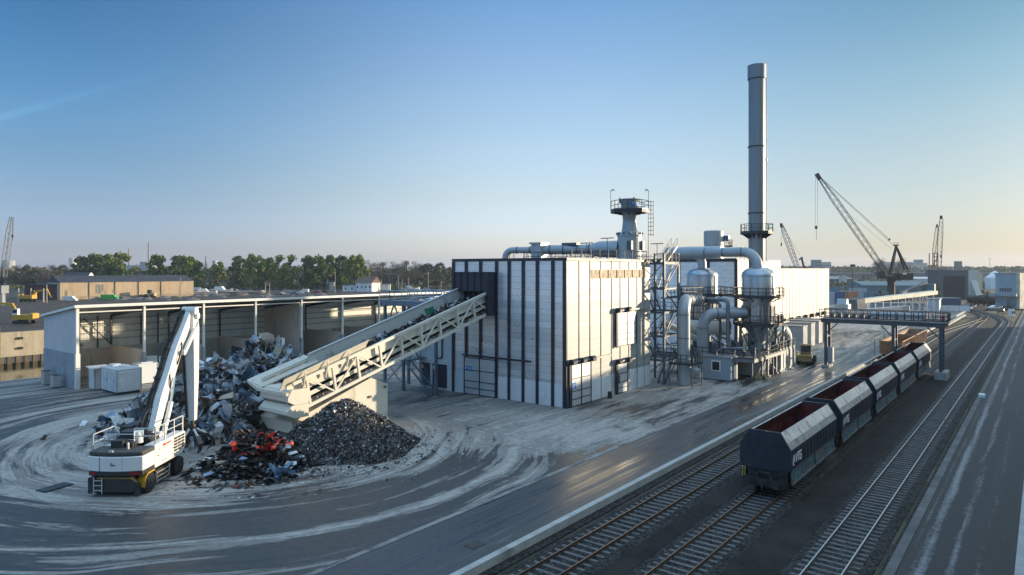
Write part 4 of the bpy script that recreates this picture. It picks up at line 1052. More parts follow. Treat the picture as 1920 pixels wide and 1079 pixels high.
# end box with v-shaped panels
ex0 = 31.75
for z0, z1, o1 in ((2.05, 3.1, .0), (3.12, 4.35, .05)):
    mb = MB(); mb.prism([(ex0+.55, z0), (ex0-.12+o1, z0+.35), (ex0-.12+o1, z0+.62), (ex0+.3, z1), (33.6, z1), (33.6, z0)], 'y', yN-.15, yF-.5); mb.build('end_box', BEIGE, hb_, smooth=0)
# hopper trough sides
def hp(x, y, z): return (x, y, z)
mb = MB()
t0 = 31.3; t1_ = 39.2; zt_ = lambda x: 5.1+(x-31.3)*.2755
mb.add([hp(t0+.4, yF-.7, 4.3), hp(37.4, yF-.7, 5.8), hp(37.1, yF+1.2, 6.25), hp(t0+.2, yF+1.15, 4.72),
        hp(t0+.4, yF-.65, 4.15), hp(37.4, yF-.65, 5.65), hp(37.1, yF+1.2, 6.12), hp(t0+.2, yF+1.15, 4.58)],
       [(0,1,2,3),(7,6,5,4),(0,4,5,1),(1,5,6,2),(2,6,7,3),(3,7,4,0)])
mb.build('flared_side', BEIGE2, hb_, smooth=0)
mb = MB()
mb.add([hp(t0, yN+.55, zt_(t0)-.75), hp(t1_+.6, yN+.55, zt_(t1_+.6)-.75), hp(t1_+.6, yN-.12, zt_(t1_+.6)+.3), hp(t0, yN-.12, zt_(t0)+.2),
        hp(t0, yN+.45, zt_(t0)-.8), hp(t1_+.6, yN+.45, zt_(t1_+.6)-.8), hp(t1_+.6, yN-.22, zt_(t1_+.6)+.3), hp(t0, yN-.22, zt_(t0)+.2)],
       [(0,1,2,3),(7,6,5,4),(0,4,5,1),(1,5,6,2),(2,6,7,3),(3,7,4,0)])
for x in (33.2, 35.4, 37.6):
    mb.prism([(0,0),(.5,1.25),(.5,1.0),(.12,-.2)], 'x', x-.06, x+.06); n_ = len(mb.v)-8
    for i in range(8): X, Y, Z = mb.v[n_+i]; mb.v[n_+i] = (X, yN+.1-Y*.9, zt_(x)-1.1+Z)
mb.build('near_side', BEIGE2, hb_, smooth=0)
mb = MB(); mb.add([hp(t1_+.6, yN-.2, zt_(t1_+.6)+.32), hp(t1_+1.2, yN-.1, zt_(t1_+1)+.2), hp(t1_+1.1, yN+.8, zt_(t1_)+.1), hp(t1_+.5, yN+.7, zt_(t1_)+.15)], [(0,1,2,3)])
mb2 = MB(); mb2.prism([(yN-.2, zt_(t0)-.9), (yF-.6, zt_(t0)-.9), (yF+1.1, zt_(t0)-.42), (yF+1.1, zt_(t0)-.62), (yF-.4, zt_(t0)-1.15), (yN-.2, zt_(t0)-1.15)], 'x', t0+.15, t0+.4)
mb.build('end_lip', BEIGE2, hb_, smooth=0); mb2.build('end_plate', BEIGE2, hb_, smooth=0)

# scrap on the belt
def crumple(mb, c, size, nrm=None, thick=False, rnd=random, elong=1.6, curl=.5):
    """one bent sheet scrap"""
    e = Vector((rnd.gauss(0,1), rnd.gauss(0,1), rnd.gauss(0,1))).normalized()
    f = e.cross(Vector((rnd.gauss(0,1), rnd.gauss(0,1), rnd.gauss(0,1)))).normalized(); n = e.cross(f)
    L = size*rnd.uniform(.7, elong); Wd = size*rnd.uniform(.25, .8); nx, ny = 4, 2; b = len(mb.v); ph = rnd.uniform(0, 6)
    for i in range(nx+1):
        for j in range(ny+1):
            u = i/nx-.5; w = j/ny-.5
            h = curl*size*(.5*sin(u*4+ph)+.35*sin(w*5+ph*2)+rnd.gauss(0,.14))
            mb.v.append(tuple(c+e*(u*L*(1+rnd.gauss(0,.08)))+f*(w*Wd*(1+rnd.gauss(0,.25)))+n*h))
    for i in range(nx):
        for j in range(ny):
            k = b+i*(ny+1)+j; mb.f.append([k, k+ny+1, k+ny+2, k+1]); mb.m.append(mb.mi)
SCR = [M('scrap_grey', (.34,.36,.385), .40, .6, .5, 3, grime=(.06,.05,.045), gscale=1.5, gat=.5), M('scrap_pale', (.62,.64,.66), .42, .25, .3, 3, grime=(.12,.10,.09), gscale=1.5, gat=.55),
       M('scrap_dark', (.025,.025,.027), .6, .3, .4, 3), M('scrap_rust', (.15,.085,.045), .8, .1, .4, 3), M('scrap_blue', (.20,.30,.42), .4, .4, .4, 3, grime=(.05,.05,.05), gscale=1.5, gat=.5),
       M('scrap_green', (.07,.12,.08), .6, .2, .3, 3), M('scrap_red', (.34,.018,.012), .42, .1, .3, 2, grime=(.1,.02,.015), gscale=1.5, gat=.55), M('scrap_beige', (.42,.36,.28), .7, 0, .3, 3)]
rr = random.Random(3)
mb = MB()
for i in range(520):
    x = rr.uniform(34, 57.3); y = yN+1.0+abs(rr.gauss(1.0, .6)); y = min(y, yF-.5); hgt = .45*max(0, 1-abs(y-(yN+2))/1.9)
    mb.mi = rr.choices(range(8), [2, 1, 8, 2, .6, .3, .1, .5])[0]
    crumple(mb, Vector((x, y, ztop(x)-.85+rr.uniform(0, 1)*hgt*1.6)), rr.uniform(.25, .7), rnd=rr)
mb.mi = 2; vs = []; fs = []
for i in range(60):
    x = 33.5+(57.2-33.5)*i/59
    for j in range(7):
        y = yN+.5+(yF-.4-yN-.5)*j/6; vs.append((x, y, ztop(x)-.9+.5*sin(pi*j/6)*(.6+.6*noise.noise((x*.6, y, 3)))))
for i in range(59):
    for j in range(6): fs.append((i*7+j, (i+1)*7+j, (i+1)*7+j+1, i*7+j+1))
mb.add(vs, fs)
tag(mb.build('scrap_load', SCR, smooth=25, fix=False), kind='stuff')
gx, _ = bear_y(806, 49.6)
mb = MB(); c = Vector((gx, 49.6, ztop(gx)+.15)); rr2 = random.Random(5)
b = len(mb.v); mb.bar(c-Vector((.5,.1,.1)), c+Vector((.5,.1,.1)), .5, .55)
for i in range(len(mb.v)): mb.v[i] = tuple(Vector(mb.v[i])+Vector((rr2.gauss(0,.06), rr2.gauss(0,.06), rr2.gauss(0,.06))))
tag(mb.build('green_crate', M('crate_green', (.01,.16,.10), .5), smooth=0), 'crushed teal green crate riding on the scrap on the conveyor', 'crate')

# ------------------------------------------------------------------ open storage shed
SH0, SHY, SHD, BAY = 31.4, 89.0, 10.2, 7.65
NB = 9; SH1 = SH0+BAY*NB
zf, zb_ = 9.6, 8.15
sh = empty('storage_shed', (SH0, SHY, 0), 'long open fronted storage shed with white posts and concrete bays', 'shed')
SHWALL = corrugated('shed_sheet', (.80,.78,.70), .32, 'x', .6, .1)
SHEND = M('shed_end_sheet', (.50,.53,.57), .5, .15, .06, .6)
SHCONC = M('shed_concrete', (.58,.52,.45), .85, 0, .16, .45, .1, streak=True, grime=(.18,.15,.12), gscale=.4, gat=.58)
SHBLUE = M('shed_plinth', (.30,.33,.37), .75, 0, .22, .9, .1, grime=(.20,.22,.25), gscale=.9, gat=.5)
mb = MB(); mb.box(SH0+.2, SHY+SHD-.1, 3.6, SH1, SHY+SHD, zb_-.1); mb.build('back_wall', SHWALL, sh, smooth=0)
mb = MB(); mb.box(SH0+.2, SHY+SHD-.35, 0, SH1, SHY+SHD-.12, 3.6); mb.build('back_plinth', SHCONC, sh, smooth=0)
mb = MB(); mb.add([(SH0,SHY,4.1),(SH0,SHY+SHD,4.1),(SH0,SHY+SHD,zb_-.15),(SH0,SHY,zf-.2),(SH0+.18,SHY,4.1),(SH0+.18,SHY+SHD,4.1),(SH0+.18,SHY+SHD,zb_-.15),(SH0+.18,SHY,zf-.2)], [(0,1,2,3),(7,6,5,4),(0,4,5,1),(1,5,6,2),(2,6,7,3),(3,7,4,0)])
mb.build('end_wall', SHEND, sh, smooth=0)
mb = MB(); mb.box(SH0-.06, SHY+.02, 0, SH0+.22, SHY+SHD, 4.1); mb.box(SH0-.10, SHY+2.9, .0, SH0-.065, SHY+3.05, 4.0); mb.build('end_plinth', SHBLUE, sh, smooth=0)
mb = MB(); ov = .5
mb.add([(SH0-.3,SHY-ov,zf-.05),(SH1,SHY-ov,zf-.05),(SH1,SHY+SHD+.3,zb_-.1),(SH0-.3,SHY+SHD+.3,zb_-.1),(SH0-.3,SHY-ov,zf+.08),(SH1,SHY-ov,zf+.08),(SH1,SHY+SHD+.3,zb_+.03),(SH0-.3,SHY+SHD+.3,zb_+.03)], [(0,3,2,1),(4,5,6,7),(0,1,5,4),(1,2,6,5),(2,3,7,6),(3,0,4,7)])
mb.build('roof', M('shed_roof', (.20,.20,.19), .5, .3, .15, .4), sh, smooth=0)
FASC = M('fascia_white', (.74,.73,.70), .45, .1, .05, .5)
mb = MB(); mb.box(SH0-.35, SHY-ov-.1, zf-.12, SH1, SHY-ov-.003, zf+.22)
mb.add([(SH0-.36,SHY-ov,zf-.1),(SH0-.31,SHY-ov,zf-.1),(SH0-.31,SHY+SHD+.3,zb_-.15),(SH0-.36,SHY+SHD+.3,zb_-.15),(SH0-.36,SHY-ov,zf+.2),(SH0-.31,SHY-ov,zf+.2),(SH0-.31,SHY+SHD+.3,zb_+.15),(SH0-.36,SHY+SHD+.3,zb_+.15)], [(0,3,2,1),(4,5,6,7),(0,1,5,4),(1,2,6,5),(2,3,7,6),(3,0,4,7)])
mb.build('fascia', FASC, sh, smooth=0)
mb = MB(); mb.box(SH0, SHY-.02, zf-.75, SH1, SHY+.1, zf-.6); mb.build('front_beam', FASC, sh, smooth=0)
for k in range(NB+1):
    x = SH0+BAY*k; mb = MB()
    if k == 0: mb.box(x-.02, SHY-.12, 4.1, x+.3, SHY+.18, zf-.12); mb.box(x-.08, SHY-.16, 0, x+.4, SHY+.2, 4.1)
    else: mb.box(x-.12, SHY-.14, 3.6, x+.12, SHY+.14, zf-.12)
    mb.build('post', FASC if k else FASC, sh, smooth=0)
    if k:
        mb = MB(); mb.box(x-.2, SHY-.2, 0, x+.2, SHY+.3, 3.6); mb.build('post_base', SHBLUE, sh, smooth=0)
        if k < NB:
            mb = MB(); full = k == 4
            if full: mb.add([(x-.12, SHY+.3, 0), (x+.12, SHY+.3, 0), (x+.12, SHY+SHD-.4, 0), (x-.12, SHY+SHD-.4, 0), (x-.12, SHY+.3, zf-.8), (x+.12, SHY+.3, zf-.8), (x+.12, SHY+SHD-.4, zb_-.5), (x-.12, SHY+SHD-.4, zb_-.5)], [(0,3,2,1),(4,5,6,7),(0,1,5,4),(1,2,6,5),(2,3,7,6),(3,0,4,7)])
            else: mb.box(x-.12, SHY+.3, 0, x+.12, SHY+SHD-.4, 3.9)
            mb.build('bay_wall', SHCONC, sh, smooth=0)
    for yy in (SHY+SHD-.55,):
        mb = MB(); mb.box(x+(.3 if k == 0 else -.1), yy, 0, x+(.5 if k == 0 else .1), yy+.2, zb_-.2); mb.build('rear_post', GREYST, sh, smooth=0)
    mb = MB(); mb.bar((x+.1, SHY, zf-.45), (x+.1, SHY+SHD-.4, zb_-.38), .16, .4); mb.build('rafter', GREYST, sh, smooth=0)
mb = MB()
for z in (4.6, 5.5, 6.4, 7.3): mb.box(SH0+.2, SHY+SHD-.25, z, SH1, SHY+SHD-.105, z+.14)
mb.build('girt', M('girt_grey', (.42,.42,.40), .6), sh, smooth=0)
mb = MB()
for a, b in (((SH0+.3, 3.6), (SH0+BAY*.8, 2.6+1.2)), ):
    pass
y_ = SHY+SHD-.7
mb.bar((SH0+.3, y_, 6.2), (SH0+BAY*.55, y_, 4.0), .12); mb.bar((SH0+BAY*.55, y_, 7.6), (SH0+BAY-.1, y_, 4.0), .14); mb.bar((SH0+BAY*.1, y_, 4.6), (SH0+BAY*.5, y_, 7.4), .1)
mb.build('wind_brace', GREYST, sh, smooth=0)
for xx in (SH0+BAY*.5, SH0+BAY*.78, SH0+BAY*1.5, SH0+BAY*1.8):
    mb = MB(); mb.bar((xx, SHY+SHD-.5, 3.6), (xx, SHY+SHD-.5, zb_-.3), .16); mb.build('mid_post', GREYST, sh, smooth=0)
# boxes in and around the shed
x, y = at(479, 104); 
wb = empty('waste_container', (x+2, SHY+6.5, 0), 'tall white open container parked inside a shed bay', 'container')
x, d = bear_y(470, SHY+4.5)
mb = MB(); mb.box(x+1.2, SHY+2.6, .1, x+3.8, SHY+7.4, 3.3); mb.build('body', M('container_white', (.60,.62,.64), .5, .1, .08, .8, grime=(.4,.4,.4)), wb, smooth=0)
mb = MB(); mb.box(x+1.15, SHY+2.9, .3, x+1.197, SHY+7.1, 3.1); mb.build('door', M('container_dark', (.10,.10,.105), .6), wb, smooth=0)
CABW = M('cabin_white', (.64,.66,.68), .42, .1, .06, .9, grime=(.42,.43,.45), gat=.62)
def cabin(name, label, x0, y0, x1, y1, z1, doors=True, group=None, cat='cabin', z0=.25):
    c = empty(name, ((x0+x1)/2, (y0+y1)/2, 0), label, cat, group)
    mb = MB(); mb.box(x0, y0, z0, x1, y1, z1); mb.build('body', CABW, c, smooth=0)
    mb = MB(); mb.box(x0-.06, y0-.06, z1, x1+.06, y1+.06, z1+.1); mb.box(x0+.5, y0+.4, z1+.1, x1-.4, y1-.5, z1+.2); mb.build('roof', CABW, c, smooth=0)
    mb = MB(); mb.box(x0+.1, y0+.1, 0, x1-.1, y1-.1, z0); mb.build('skid', DARKST, c, smooth=0)
    if doors:
        w = (y1-y0)
        for i in range(2):
            mb = MB(); mb.box(x0-.04, y0+w*(.1+.45*i), z0+.15, x0-.004, y0+w*(.42+.45*i), z1-.3); o = mb.build('door', M('cabin_door', (.52,.54,.57), .45), c, smooth=0)
            mb = MB(); mb.box(x0-.07, y0+w*(.13+.45*i), (z0+z1)/2-.1, x0-.044, y0+w*(.16+.45*i), (z0+z1)/2+.1); mb.build('handle', DARKST, o, smooth=0)
        for i in range(3):
            w2 = (x1-x0); mb = MB(); mb.box(x0+w2*(.06+.31*i), y0-.04, z0+.15, x0+w2*(.32+.31*i), y0-.004, z1-.3); mb.build('side_door', M('cabin_door', (.52,.54,.57), .45), c, smooth=0)
    for cx in (x0, x1):
        mb = MB()
        for cy in (y0, y1): mb.box(cx-.05, cy-.05, z0+.002, cx+.05, cy+.05, z1-.005)
        mb.build('corner_post', M('corner_dark', (.28,.29,.31), .5), c, smooth=0)
    return c
x, y = g(219, 741)
c_ = cabin('power_container', 'white container cabin with several doors and an open side flap beside the shed', x, y, x+2.6, y+4.2, 2.7)
mb = MB(); mb.bar((x+.2, y+4.3, 2.6), (x+.1, y+6.0, 2.75), 2.2, .06); mb.build('open_flap', CABW, c_, smooth=0)
mb = MB(); mb.box(x+.6, y+2.6, 2.9, x+1.5, y+3.6, 3.1); mb.build('roof_box', CABW, c_, smooth=0); mb = MB(); mb.lathe(x+.9, y+.9, [(.4, 2.8), (.4, 3.1), (.2, 3.2)], 14); mb.build('roof_vent', CABW, c_, smooth=20)
x, y = g(150, 729); mb = MB()
cabin('white_box', 'plain white box standing half hidden behind the container cabin', x+.6, y-2.6, x+3.6, y-.9, 2.3, doors=False, cat='box', group='plain white boxes by the shed', z0=.1)
x, d = bear_y(268, SHY-1.5)
cabin('white_box', 'plain white box next to the first shed post', x-1.0, SHY-2.6, x+1.3, SHY-1.0, 2.4, doors=False, cat='box', group='plain white boxes by the shed', z0=.1)
x, d = bear_y(284, SHY+1.5)
cabin('white_box', 'plain white box set inside the second shed bay', x-1.3, SHY+1.0, x+1.0, SHY+3.0, 2.6, doors=False, cat='box', group='plain white boxes by the shed', z0=.1)
for px, w, h, lb in ((86, .9, 1.7, 'taller grey electric cabinet left at the shed end wall'), (104, 1.1, 1.45, 'lower grey electric cabinet right at the shed end wall')):
    x = SH0-1.0; y, d = bear_x(px, x)
    k_ = empty('electric_cabinet', (x, y, 0), lb, 'electric cabinet', 'electric cabinets at the shed end wall')
    mb = MB(); mb.box(x-.35, y-w/2, .1, x+.35, y+w/2, h); mb.build('cabinet_body', M('cabinet_grey', (.42,.43,.42), .5, .1), k_, smooth=0)
    mb = MB(); mb.box(x-.4, y-w/2-.04, h, x+.4, y+w/2+.04, h+.06); mb.build('lid', GREYST, k_, smooth=0)
    mb = MB(); mb.box(x-.37, y-w/2+.06, .2, x-.353, y+w/2-.06, h-.1); mb.build('door', M('cabinet_grey2', (.38,.39,.38), .5), k_, smooth=0)

# ------------------------------------------------------------------ blue-grey stair frame between shed and hall
sf = empty('steel_stairway', (54.5, 64, 0), 'blue grey steel frame with stairs and a high railed walkway beside the shed', 'stairway')
BG = M('blue_steel', (.13,.17,.22), .5, .25, .15, 1)
fx0, fx1 = 54.2, 58.0
ys = [bear_x(756.5, fx0)[0], bear_x(722, fx0)[0]]
fy0, fy1 = min(ys), max(ys)
mb = MB()
for x in (fx0, fx1):
    for y in (fy0, fy1, fy0-5.2): mb.box(x-.14, y-.14, 0, x+.14, y+.14, 10.3)
build_each(mb, 'column', BG, sf)
mb = MB(); mb.box(fx0-.3, fy0-7.6, 10.0, fx1+.3, fy1+.6, 10.25); mb.box(fx0-.32, fy0-7.6, 9.75, fx0-.2, fy1+.6, 10.35); mb.build('deck', BG, sf, smooth=0)
for b_x in ((fx0-.4, fy0-.5, 3.4, fx1, fy1+.3, 3.55), (fx0-.2, fy0, 6.6, fx1, fy1, 6.72)): MB().box(*b_x).build('deck', BG, sf, smooth=0)
mb = MB(); rail(mb, [(fx0-.3, fy1+.6, 10.3), (fx0-.3, fy0-7.6, 10.3)], 1.2, 1.2, .035); rail(mb, [(fx1+.3, fy1+.6, 10.3), (fx1+.3, fy0-7.6, 10.3)], 1.2, 1.2, .035); rail(mb, [(fx0-.3, fy1+.3, 3.6), (fx0-.3, fy0-.4, 3.6)], 1.15, .9, .035); mb.build('railing', M('pale_rail', (.40,.44,.47), .5, .3), sf, smooth=0)
for (a, b) in (((fx0+.3, fy0-4.8, 0), (fx0+.3, fy0-.3, 3.5)), ((fx1-.6, fy0+.3, 3.55), (fx1-.6, fy1-.3, 6.6)), ((fx0+.5, fy1-.6, 6.65), (fx0+.5, fy0-1.5, 10.05))):
    mb = MB(); flight(mb, a, b, 1.0, (1,0,0)); hrail(mb, a, b, (1,0,0), 1.0); mb.build('stair_flight', BG, sf, smooth=0)
mb = MB()
for (a, b) in (((fx0, fy0, 0.6), (fx0, fy1, 3.3)), ((fx0, fy1, .6), (fx0, fy0, 3.3)), ((fx0, fy0, 6.8), (fx0, (fy0+fy1)/2, 9.9)), ((fx0, fy1, 6.8), (fx0, (fy0+fy1)/2, 9.9)), ((fx0, fy0-5.2, 7), (fx0, fy0-2.6, 9.9)), ((fx0, fy0, 7), (fx0, fy0-2.6, 9.9))): mb.bar(a, b, .14)
mb.build('brace', M('pale_rail', (.4,.44,.47)), sf, smooth=0)
y_l = bear_x(734.5, fx0)[0]; mb = MB(); mb.tube((fx0-.35, y_l, 10.3), (fx0-.35, y_l, 13.4), .05, 8); mb.bar((fx0-.35, y_l-1.4, 13.4), (fx0-.35, y_l+1.0, 13.45), .12, .1); mb.build('lamp_mast', STEEL, sf, smooth=0)
kx2, ky2 = at(812, 104)
mb = MB(); mb.lathe(kx2, ky2, [(2.6, 0), (2.6, 8.4), (2.3, 9.0), (1.2, 9.5), (.2, 9.7)], 28)
tag(mb.build('white_silo', WHITE), 'white round silo showing just over the conveyor beside the shed', 'silo')
# ------------------------------------------------------------------ material handler (built facing +y at the origin, then placed)
HW = M('handler_white', (.72,.71,.68), .36, 0, .06, .8, streak=True, grime=(.50,.46,.40), gscale=1.6, gat=.61)
HBLACK = M('handler_black', (.028,.028,.030), .5, 0, .25, 1.5)
HDECK = M('handler_deck', (.055,.053,.05), .65, 0, .3, 2)
RUBBER = M('tyre_rubber', (.022,.021,.021), .85, 0, .25, 3)
HYEL = M('handler_yellow', (.55,.30,.02), .5, 0, .15, 2)
CHROME = M('rail_tube', (.62,.62,.60), .35, .4, .1, 2)
REDL = M('lamp_red', (.30,.01,.012), .3, 0, .1)
mh = empty('material_handler', (0,0,0), 'white wheeled scrap handler with tall boom and grapple reaching to the scrap heap', 'material handler')
def bevel(o, w=.04, n=2):
    md = o.modifiers.new('bevel', 'BEVEL'); md.width = w; md.segments = n; md.limit_method = 'ANGLE'; md.angle_limit = radians(40); return o
mb = MB(); mb.box(-1.15, -2.5, .55, 1.15, 2.7, 1.05); mb.lathe(0, 0, [(1.1, 1.05), (1.1, 1.3)], 24); mb.box(-1.6, -2.45, .45, -1.15, -.9, 1.0); mb.box(1.15, -.9, .5, 1.5, 1.1, 1.1); mb.box(-1.5, -.9, .5, -1.15, 1.1, 1.1); mb.build('chassis', HBLACK, mh, smooth=30)
mb = MB(); mb.prism([(-1.25,.32),(1.1,.32),(1.3,.55),(1.35,.95),(1.0,1.22),(-1.05,1.22),(-1.3,1.0)], 'y', -2.75, -2.5); mb.lathe(0,0,[(.0,0)],3,False) if False else None
mb.box(1.15, -2.7, .1, 1.42, -2.3, .75); mb.box(-1.62, -2.8, .25, -1.3, -2.2, 1.2); mb.build('rear_guard', HBLACK, mh, smooth=0)
mb = MB(); mb.prism([(-1.1,1.14),(1.0,1.14),(1.3,.92),(1.36,.97),(1.03,1.23),(-1.06,1.23)], 'y', -2.79, -2.752); mb.build('guard_stripe', M('stripe_dim', (.22,.15,.03), .6), mh, smooth=0)
for sx in (-1, 1):
    for yy in (-1.75, 2.0):
        w = empty('wheel', (sx*1.42, yy, .62)); w.parent = mh; ORIG[w] = Vector((sx*1.42, yy, .62))
        mb = MB(); mb.sweep([(sx*1.42+t, yy, .62) for t in (-.26, -.22, .22, .26)], [.54, .62, .62, .54], 28); mb.build('tyre', RUBBER, w, smooth=30)
        mb = MB(); mb.sweep([(sx*1.42+sx*t, yy, .62) for t in (.262, .275)], [.34, .33], 20); mb.sweep([(sx*1.42+sx*t, yy, .62) for t in (.276, .33)], [.12, .11], 12); mb.build('rim', HBLACK, w, smooth=30)
mb = MB(); mb.prism([(-2.35,1.05),(-2.0,1.32),(-1.2,1.32),(-1.2,1.22),(-1.95,1.22),(-2.28,.98)], 'x', 1.2, 1.65); mb.prism([(-2.37,.5),(-2.28,.5),(-2.28,1.0),(-2.37,1.06)], 'x', 1.2, 1.65); mb.build('mudguard', HYEL, mh, smooth=0)
mb = MB()
for z in (.35, .62, .9): mb.bar((1.5, -.7, z), (1.5, .9, z), .06, .05)
for y in (-.7, .9): mb.bar((1.5, y, .3), (1.5, y, 1.0), .06)
mb.build('side_step', CHROME, mh, smooth=0)
mb = MB()
for x in (-1.25, -.75): mb.bar((x, -2.82, .25), (x, -2.82, 1.25), .05)
for z in (.45, .75, 1.05): mb.bar((-1.25, -2.82, z), (-.75, -2.82, z), .05)
mb.build('rear_ladder', CHROME, mh, smooth=0)
# upper carriage, bowed rear
def bow(y0, n=9, hw=1.68, d=.28): return [(hw*(-1+2*i/n), y0-d*(1-(-1+2*i/n)**2)) for i in range(n+1)]
def upper(y0, hw, d, front, z0, z1, name, mat):
    pl = [(-hw, front)]+bow(y0, 9, hw, d)+[(hw, front)]
    mb = MB(); mb.prism(pl[::-1], 'z', z0, z1); return mb.build(name, mat, mh, smooth=30)
bevel(upper(-2.7, 1.70, .28, -1.3, 1.62, 2.52, 'counterweight', HW), .05)
bevel(upper(-2.66, 1.66, .27, -1.25, 1.32, 1.62, 'counterweight_skirt', HBLACK), .04)
bevel(upper(-2.64, 1.66, .27, -1.25, 2.521, 2.80, 'counterweight_top', HDECK), .08)
mb = MB()
for x0, x1 in ((-1.55, -1.1), (.95, 1.5)):
    y_ = lambda x: -2.66-.27*(1-(x/1.66)**2)-.012
    mb.add([(x0, y_(x0), 1.40), (x1, y_(x1), 1.40), (x1, y_(x1), 1.56), (x0, y_(x0), 1.56)], [(0,1,2,3)])
build_each(mb, 'tail_light', REDL, mh)
mb = MB(); mb.box(-.16, -3.0, 2.02, .16, -2.985, 2.06)
mb.sweep([( -.12+.0, -3.0, 2.14)]+[(.1*cos(t), -3.0, 2.1+.1*sin(t)) for t in (2.3, 3.1, 3.9, 4.7, 5.4)], .02, 6); mb.build('rear_badge', DARKST, mh)
mb = MB(); mb.prism([(-1.29,1.36),(2.35,1.36),(2.75,1.8),(2.75,2.75),(2.6,2.84),(-1.29,2.84)], 'x', 1.0, 1.70); bevel(mb.build('engine_cover', HW, mh, smooth=0), .05)
mb = MB(); mb.prism([(-1.29,1.36),(.6,1.36),(.6,2.7),(-1.29,2.7)], 'x', -1.70, -1.0); bevel(mb.build('left_cover', HW, mh, smooth=0), .05)
mb = MB(); mb.box(-1.0, -1.25, 1.32, 1.0, 2.4, 2.62); mb.build('deck', HDECK, mh, smooth=0)
mb = MB()
for j in range(5):
    z = 1.75+j*.2
    for k in range(3):
        y0 = 1.15+k*.5; mb.box(1.702, y0, z, 1.712, y0+.44, z+.14)
mb.build('louvre', DARKST, mh, smooth=0)
mb = MB()
for y in (-.35, -.02): mb.sweep([(1.700, y, 1.62), (1.715, y, 1.62)], .05, 10)
mb.box(1.702, -.55, 1.44, 1.708, 2.2, 1.455); mb.build('side_fitting', DARKST, mh)
mb = MB()
def strokes(mb, s0, z0, h, w, word, put):
    G = {'S': [((1,1),(0,1)),((0,1),(0,.5)),((0,.5),(1,.5)),((1,.5),(1,0)),((1,0),(0,0))], 'E': [((0,0),(0,1)),((0,1),(1,1)),((0,.5),(.8,.5)),((0,0),(1,0))],
         'N': [((0,0),(0,1)),((0,1),(1,0)),((1,0),(1,1))], 'B': [((0,0),(0,1)),((0,1),(.9,.8)),((.9,.8),(0,.5)),((0,.5),(1,.2)),((1,.2),(0,0))], 'O': [((0,0),(0,1)),((0,1),(1,1)),((1,1),(1,0)),((1,0),(0,0))], 'G': [((1,1),(0,1)),((0,1),(0,0)),((0,0),(1,0)),((1,0),(1,.5)),((1,.5),(.5,.5))],
         'V': [((0,1),(.5,0)),((.5,0),(1,1))], 'T': [((0,1),(1,1)),((.5,1),(.5,0))]}
    for i, ch in enumerate(word):
        for (a, b) in G[ch]: put(mb, s0+i*w*1.35+a[0]*w, z0+a[1]*h, s0+i*w*1.35+b[0]*w, z0+b[1]*h)
mb.box(1.702, -.30, 2.52, 1.708, .10, 2.66)
mb.box(1.702, .16, 2.54, 1.708, .62, 2.64); mb.box(1.702, .66, 2.54, 1.708, .78, 2.64)
mb.build('red_lettering', M('letter_red', (.62,.02,.03), .5), mh, smooth=0)
mb = MB()
for y in (-.75, .95): mb.box(1.701, y, 1.40, 1.706, y+.02, 2.78)
mb.box(1.701, -1.28, 2.42, 1.706, 1.0, 2.44)
for x in (-.85, .55): mb.box(x, -2.985+.06*abs(x), 1.64, x+.018, -2.96+.06*abs(x), 2.5)
mb.build('panel_seam', DARKST, mh, smooth=0)
mb = MB()
for y in (-1.0, 1.02, 2.3): mb.box(1.703, y, 2.05, 1.725, y+.14, 2.11)
build_each(mb, 'latch', HBLACK, mh)
# deck fittings
mb = MB(); mb.box(-.75, -1.9, 2.8, .0, -1.3, 3.25); mb.box(.05, -1.7, 2.8, .5, -1.2, 3.1); mb.box(-.95, -.6, 2.62, -.1, .4, 3.5); mb.box(.1, -.3, 2.62, .9, .7, 3.15)
for i in range(8): mb.sweep([(.1+i*.1, -.35, 3.0), (.1+i*.1, -.1, 3.45), (.1+i*.08, .5, 3.3)], .04, 6)
mb.build('deck_machinery', HBLACK, mh, smooth=20)
mb = MB(); mb.sweep([(.0, -.5, 3.3), (.45, -.3, 3.3)], .28, 16); mb.lathe(.2, -.45, [(.3, 2.8), (.3, 3.35), (.2, 3.5)], 14); mb.build('air_filter', HW, mh)
mb = MB(); mb.lathe(.45, -2.1, [(.07, 2.8), (.07, 3.1), (.09, 3.1), (.05, 3.2)], 10); mb.box(-.3, -2.9, 2.78, -.05, -2.8, 2.9); mb.build('beacon', CHROME, mh)
mb = MB(); mb.box(-1.65, .7, 1.5, -.95, 2.5, 3.55); mb.build('cab', HBLACK, mh, smooth=0)
mb = MB(); mb.box(-1.5, .68, 2.5, -1.05, .698, 3.35); mb.build('cab_window', GLASSD, mh, smooth=0)
mb = MB(); rail(mb, [(1.62, -1.1, 2.84), (1.62, 2.5, 2.84)], 1.05, 1.3, .032, kick=False); rail(mb, [(1.62, -1.1, 2.84), (.3, -1.15, 2.84)], 1.0, 1.3, .032, kick=False)
mb.build('right_railing', CHROME, mh)
mb = MB(); mb.sweep(fillet([(-1.6, -2.3, 2.8), (-1.6, -2.3, 3.75), (-1.6, .1, 3.75), (-1.6, .1, 2.8)], .15), .034, 6); mb.tube((-1.6, -2.3, 3.25), (-1.6, .1, 3.25), .026, 6)
mb.sweep(fillet([(-1.55, -1.2, 2.8), (-1.55, -1.2, 3.5), (.3, -1.2, 3.5)], .12), .03, 6); mb.tube((-1.55, -1.2, 3.15), (.3, -1.2, 3.15), .026, 6); mb.build('left_railing', CHROME, mh)
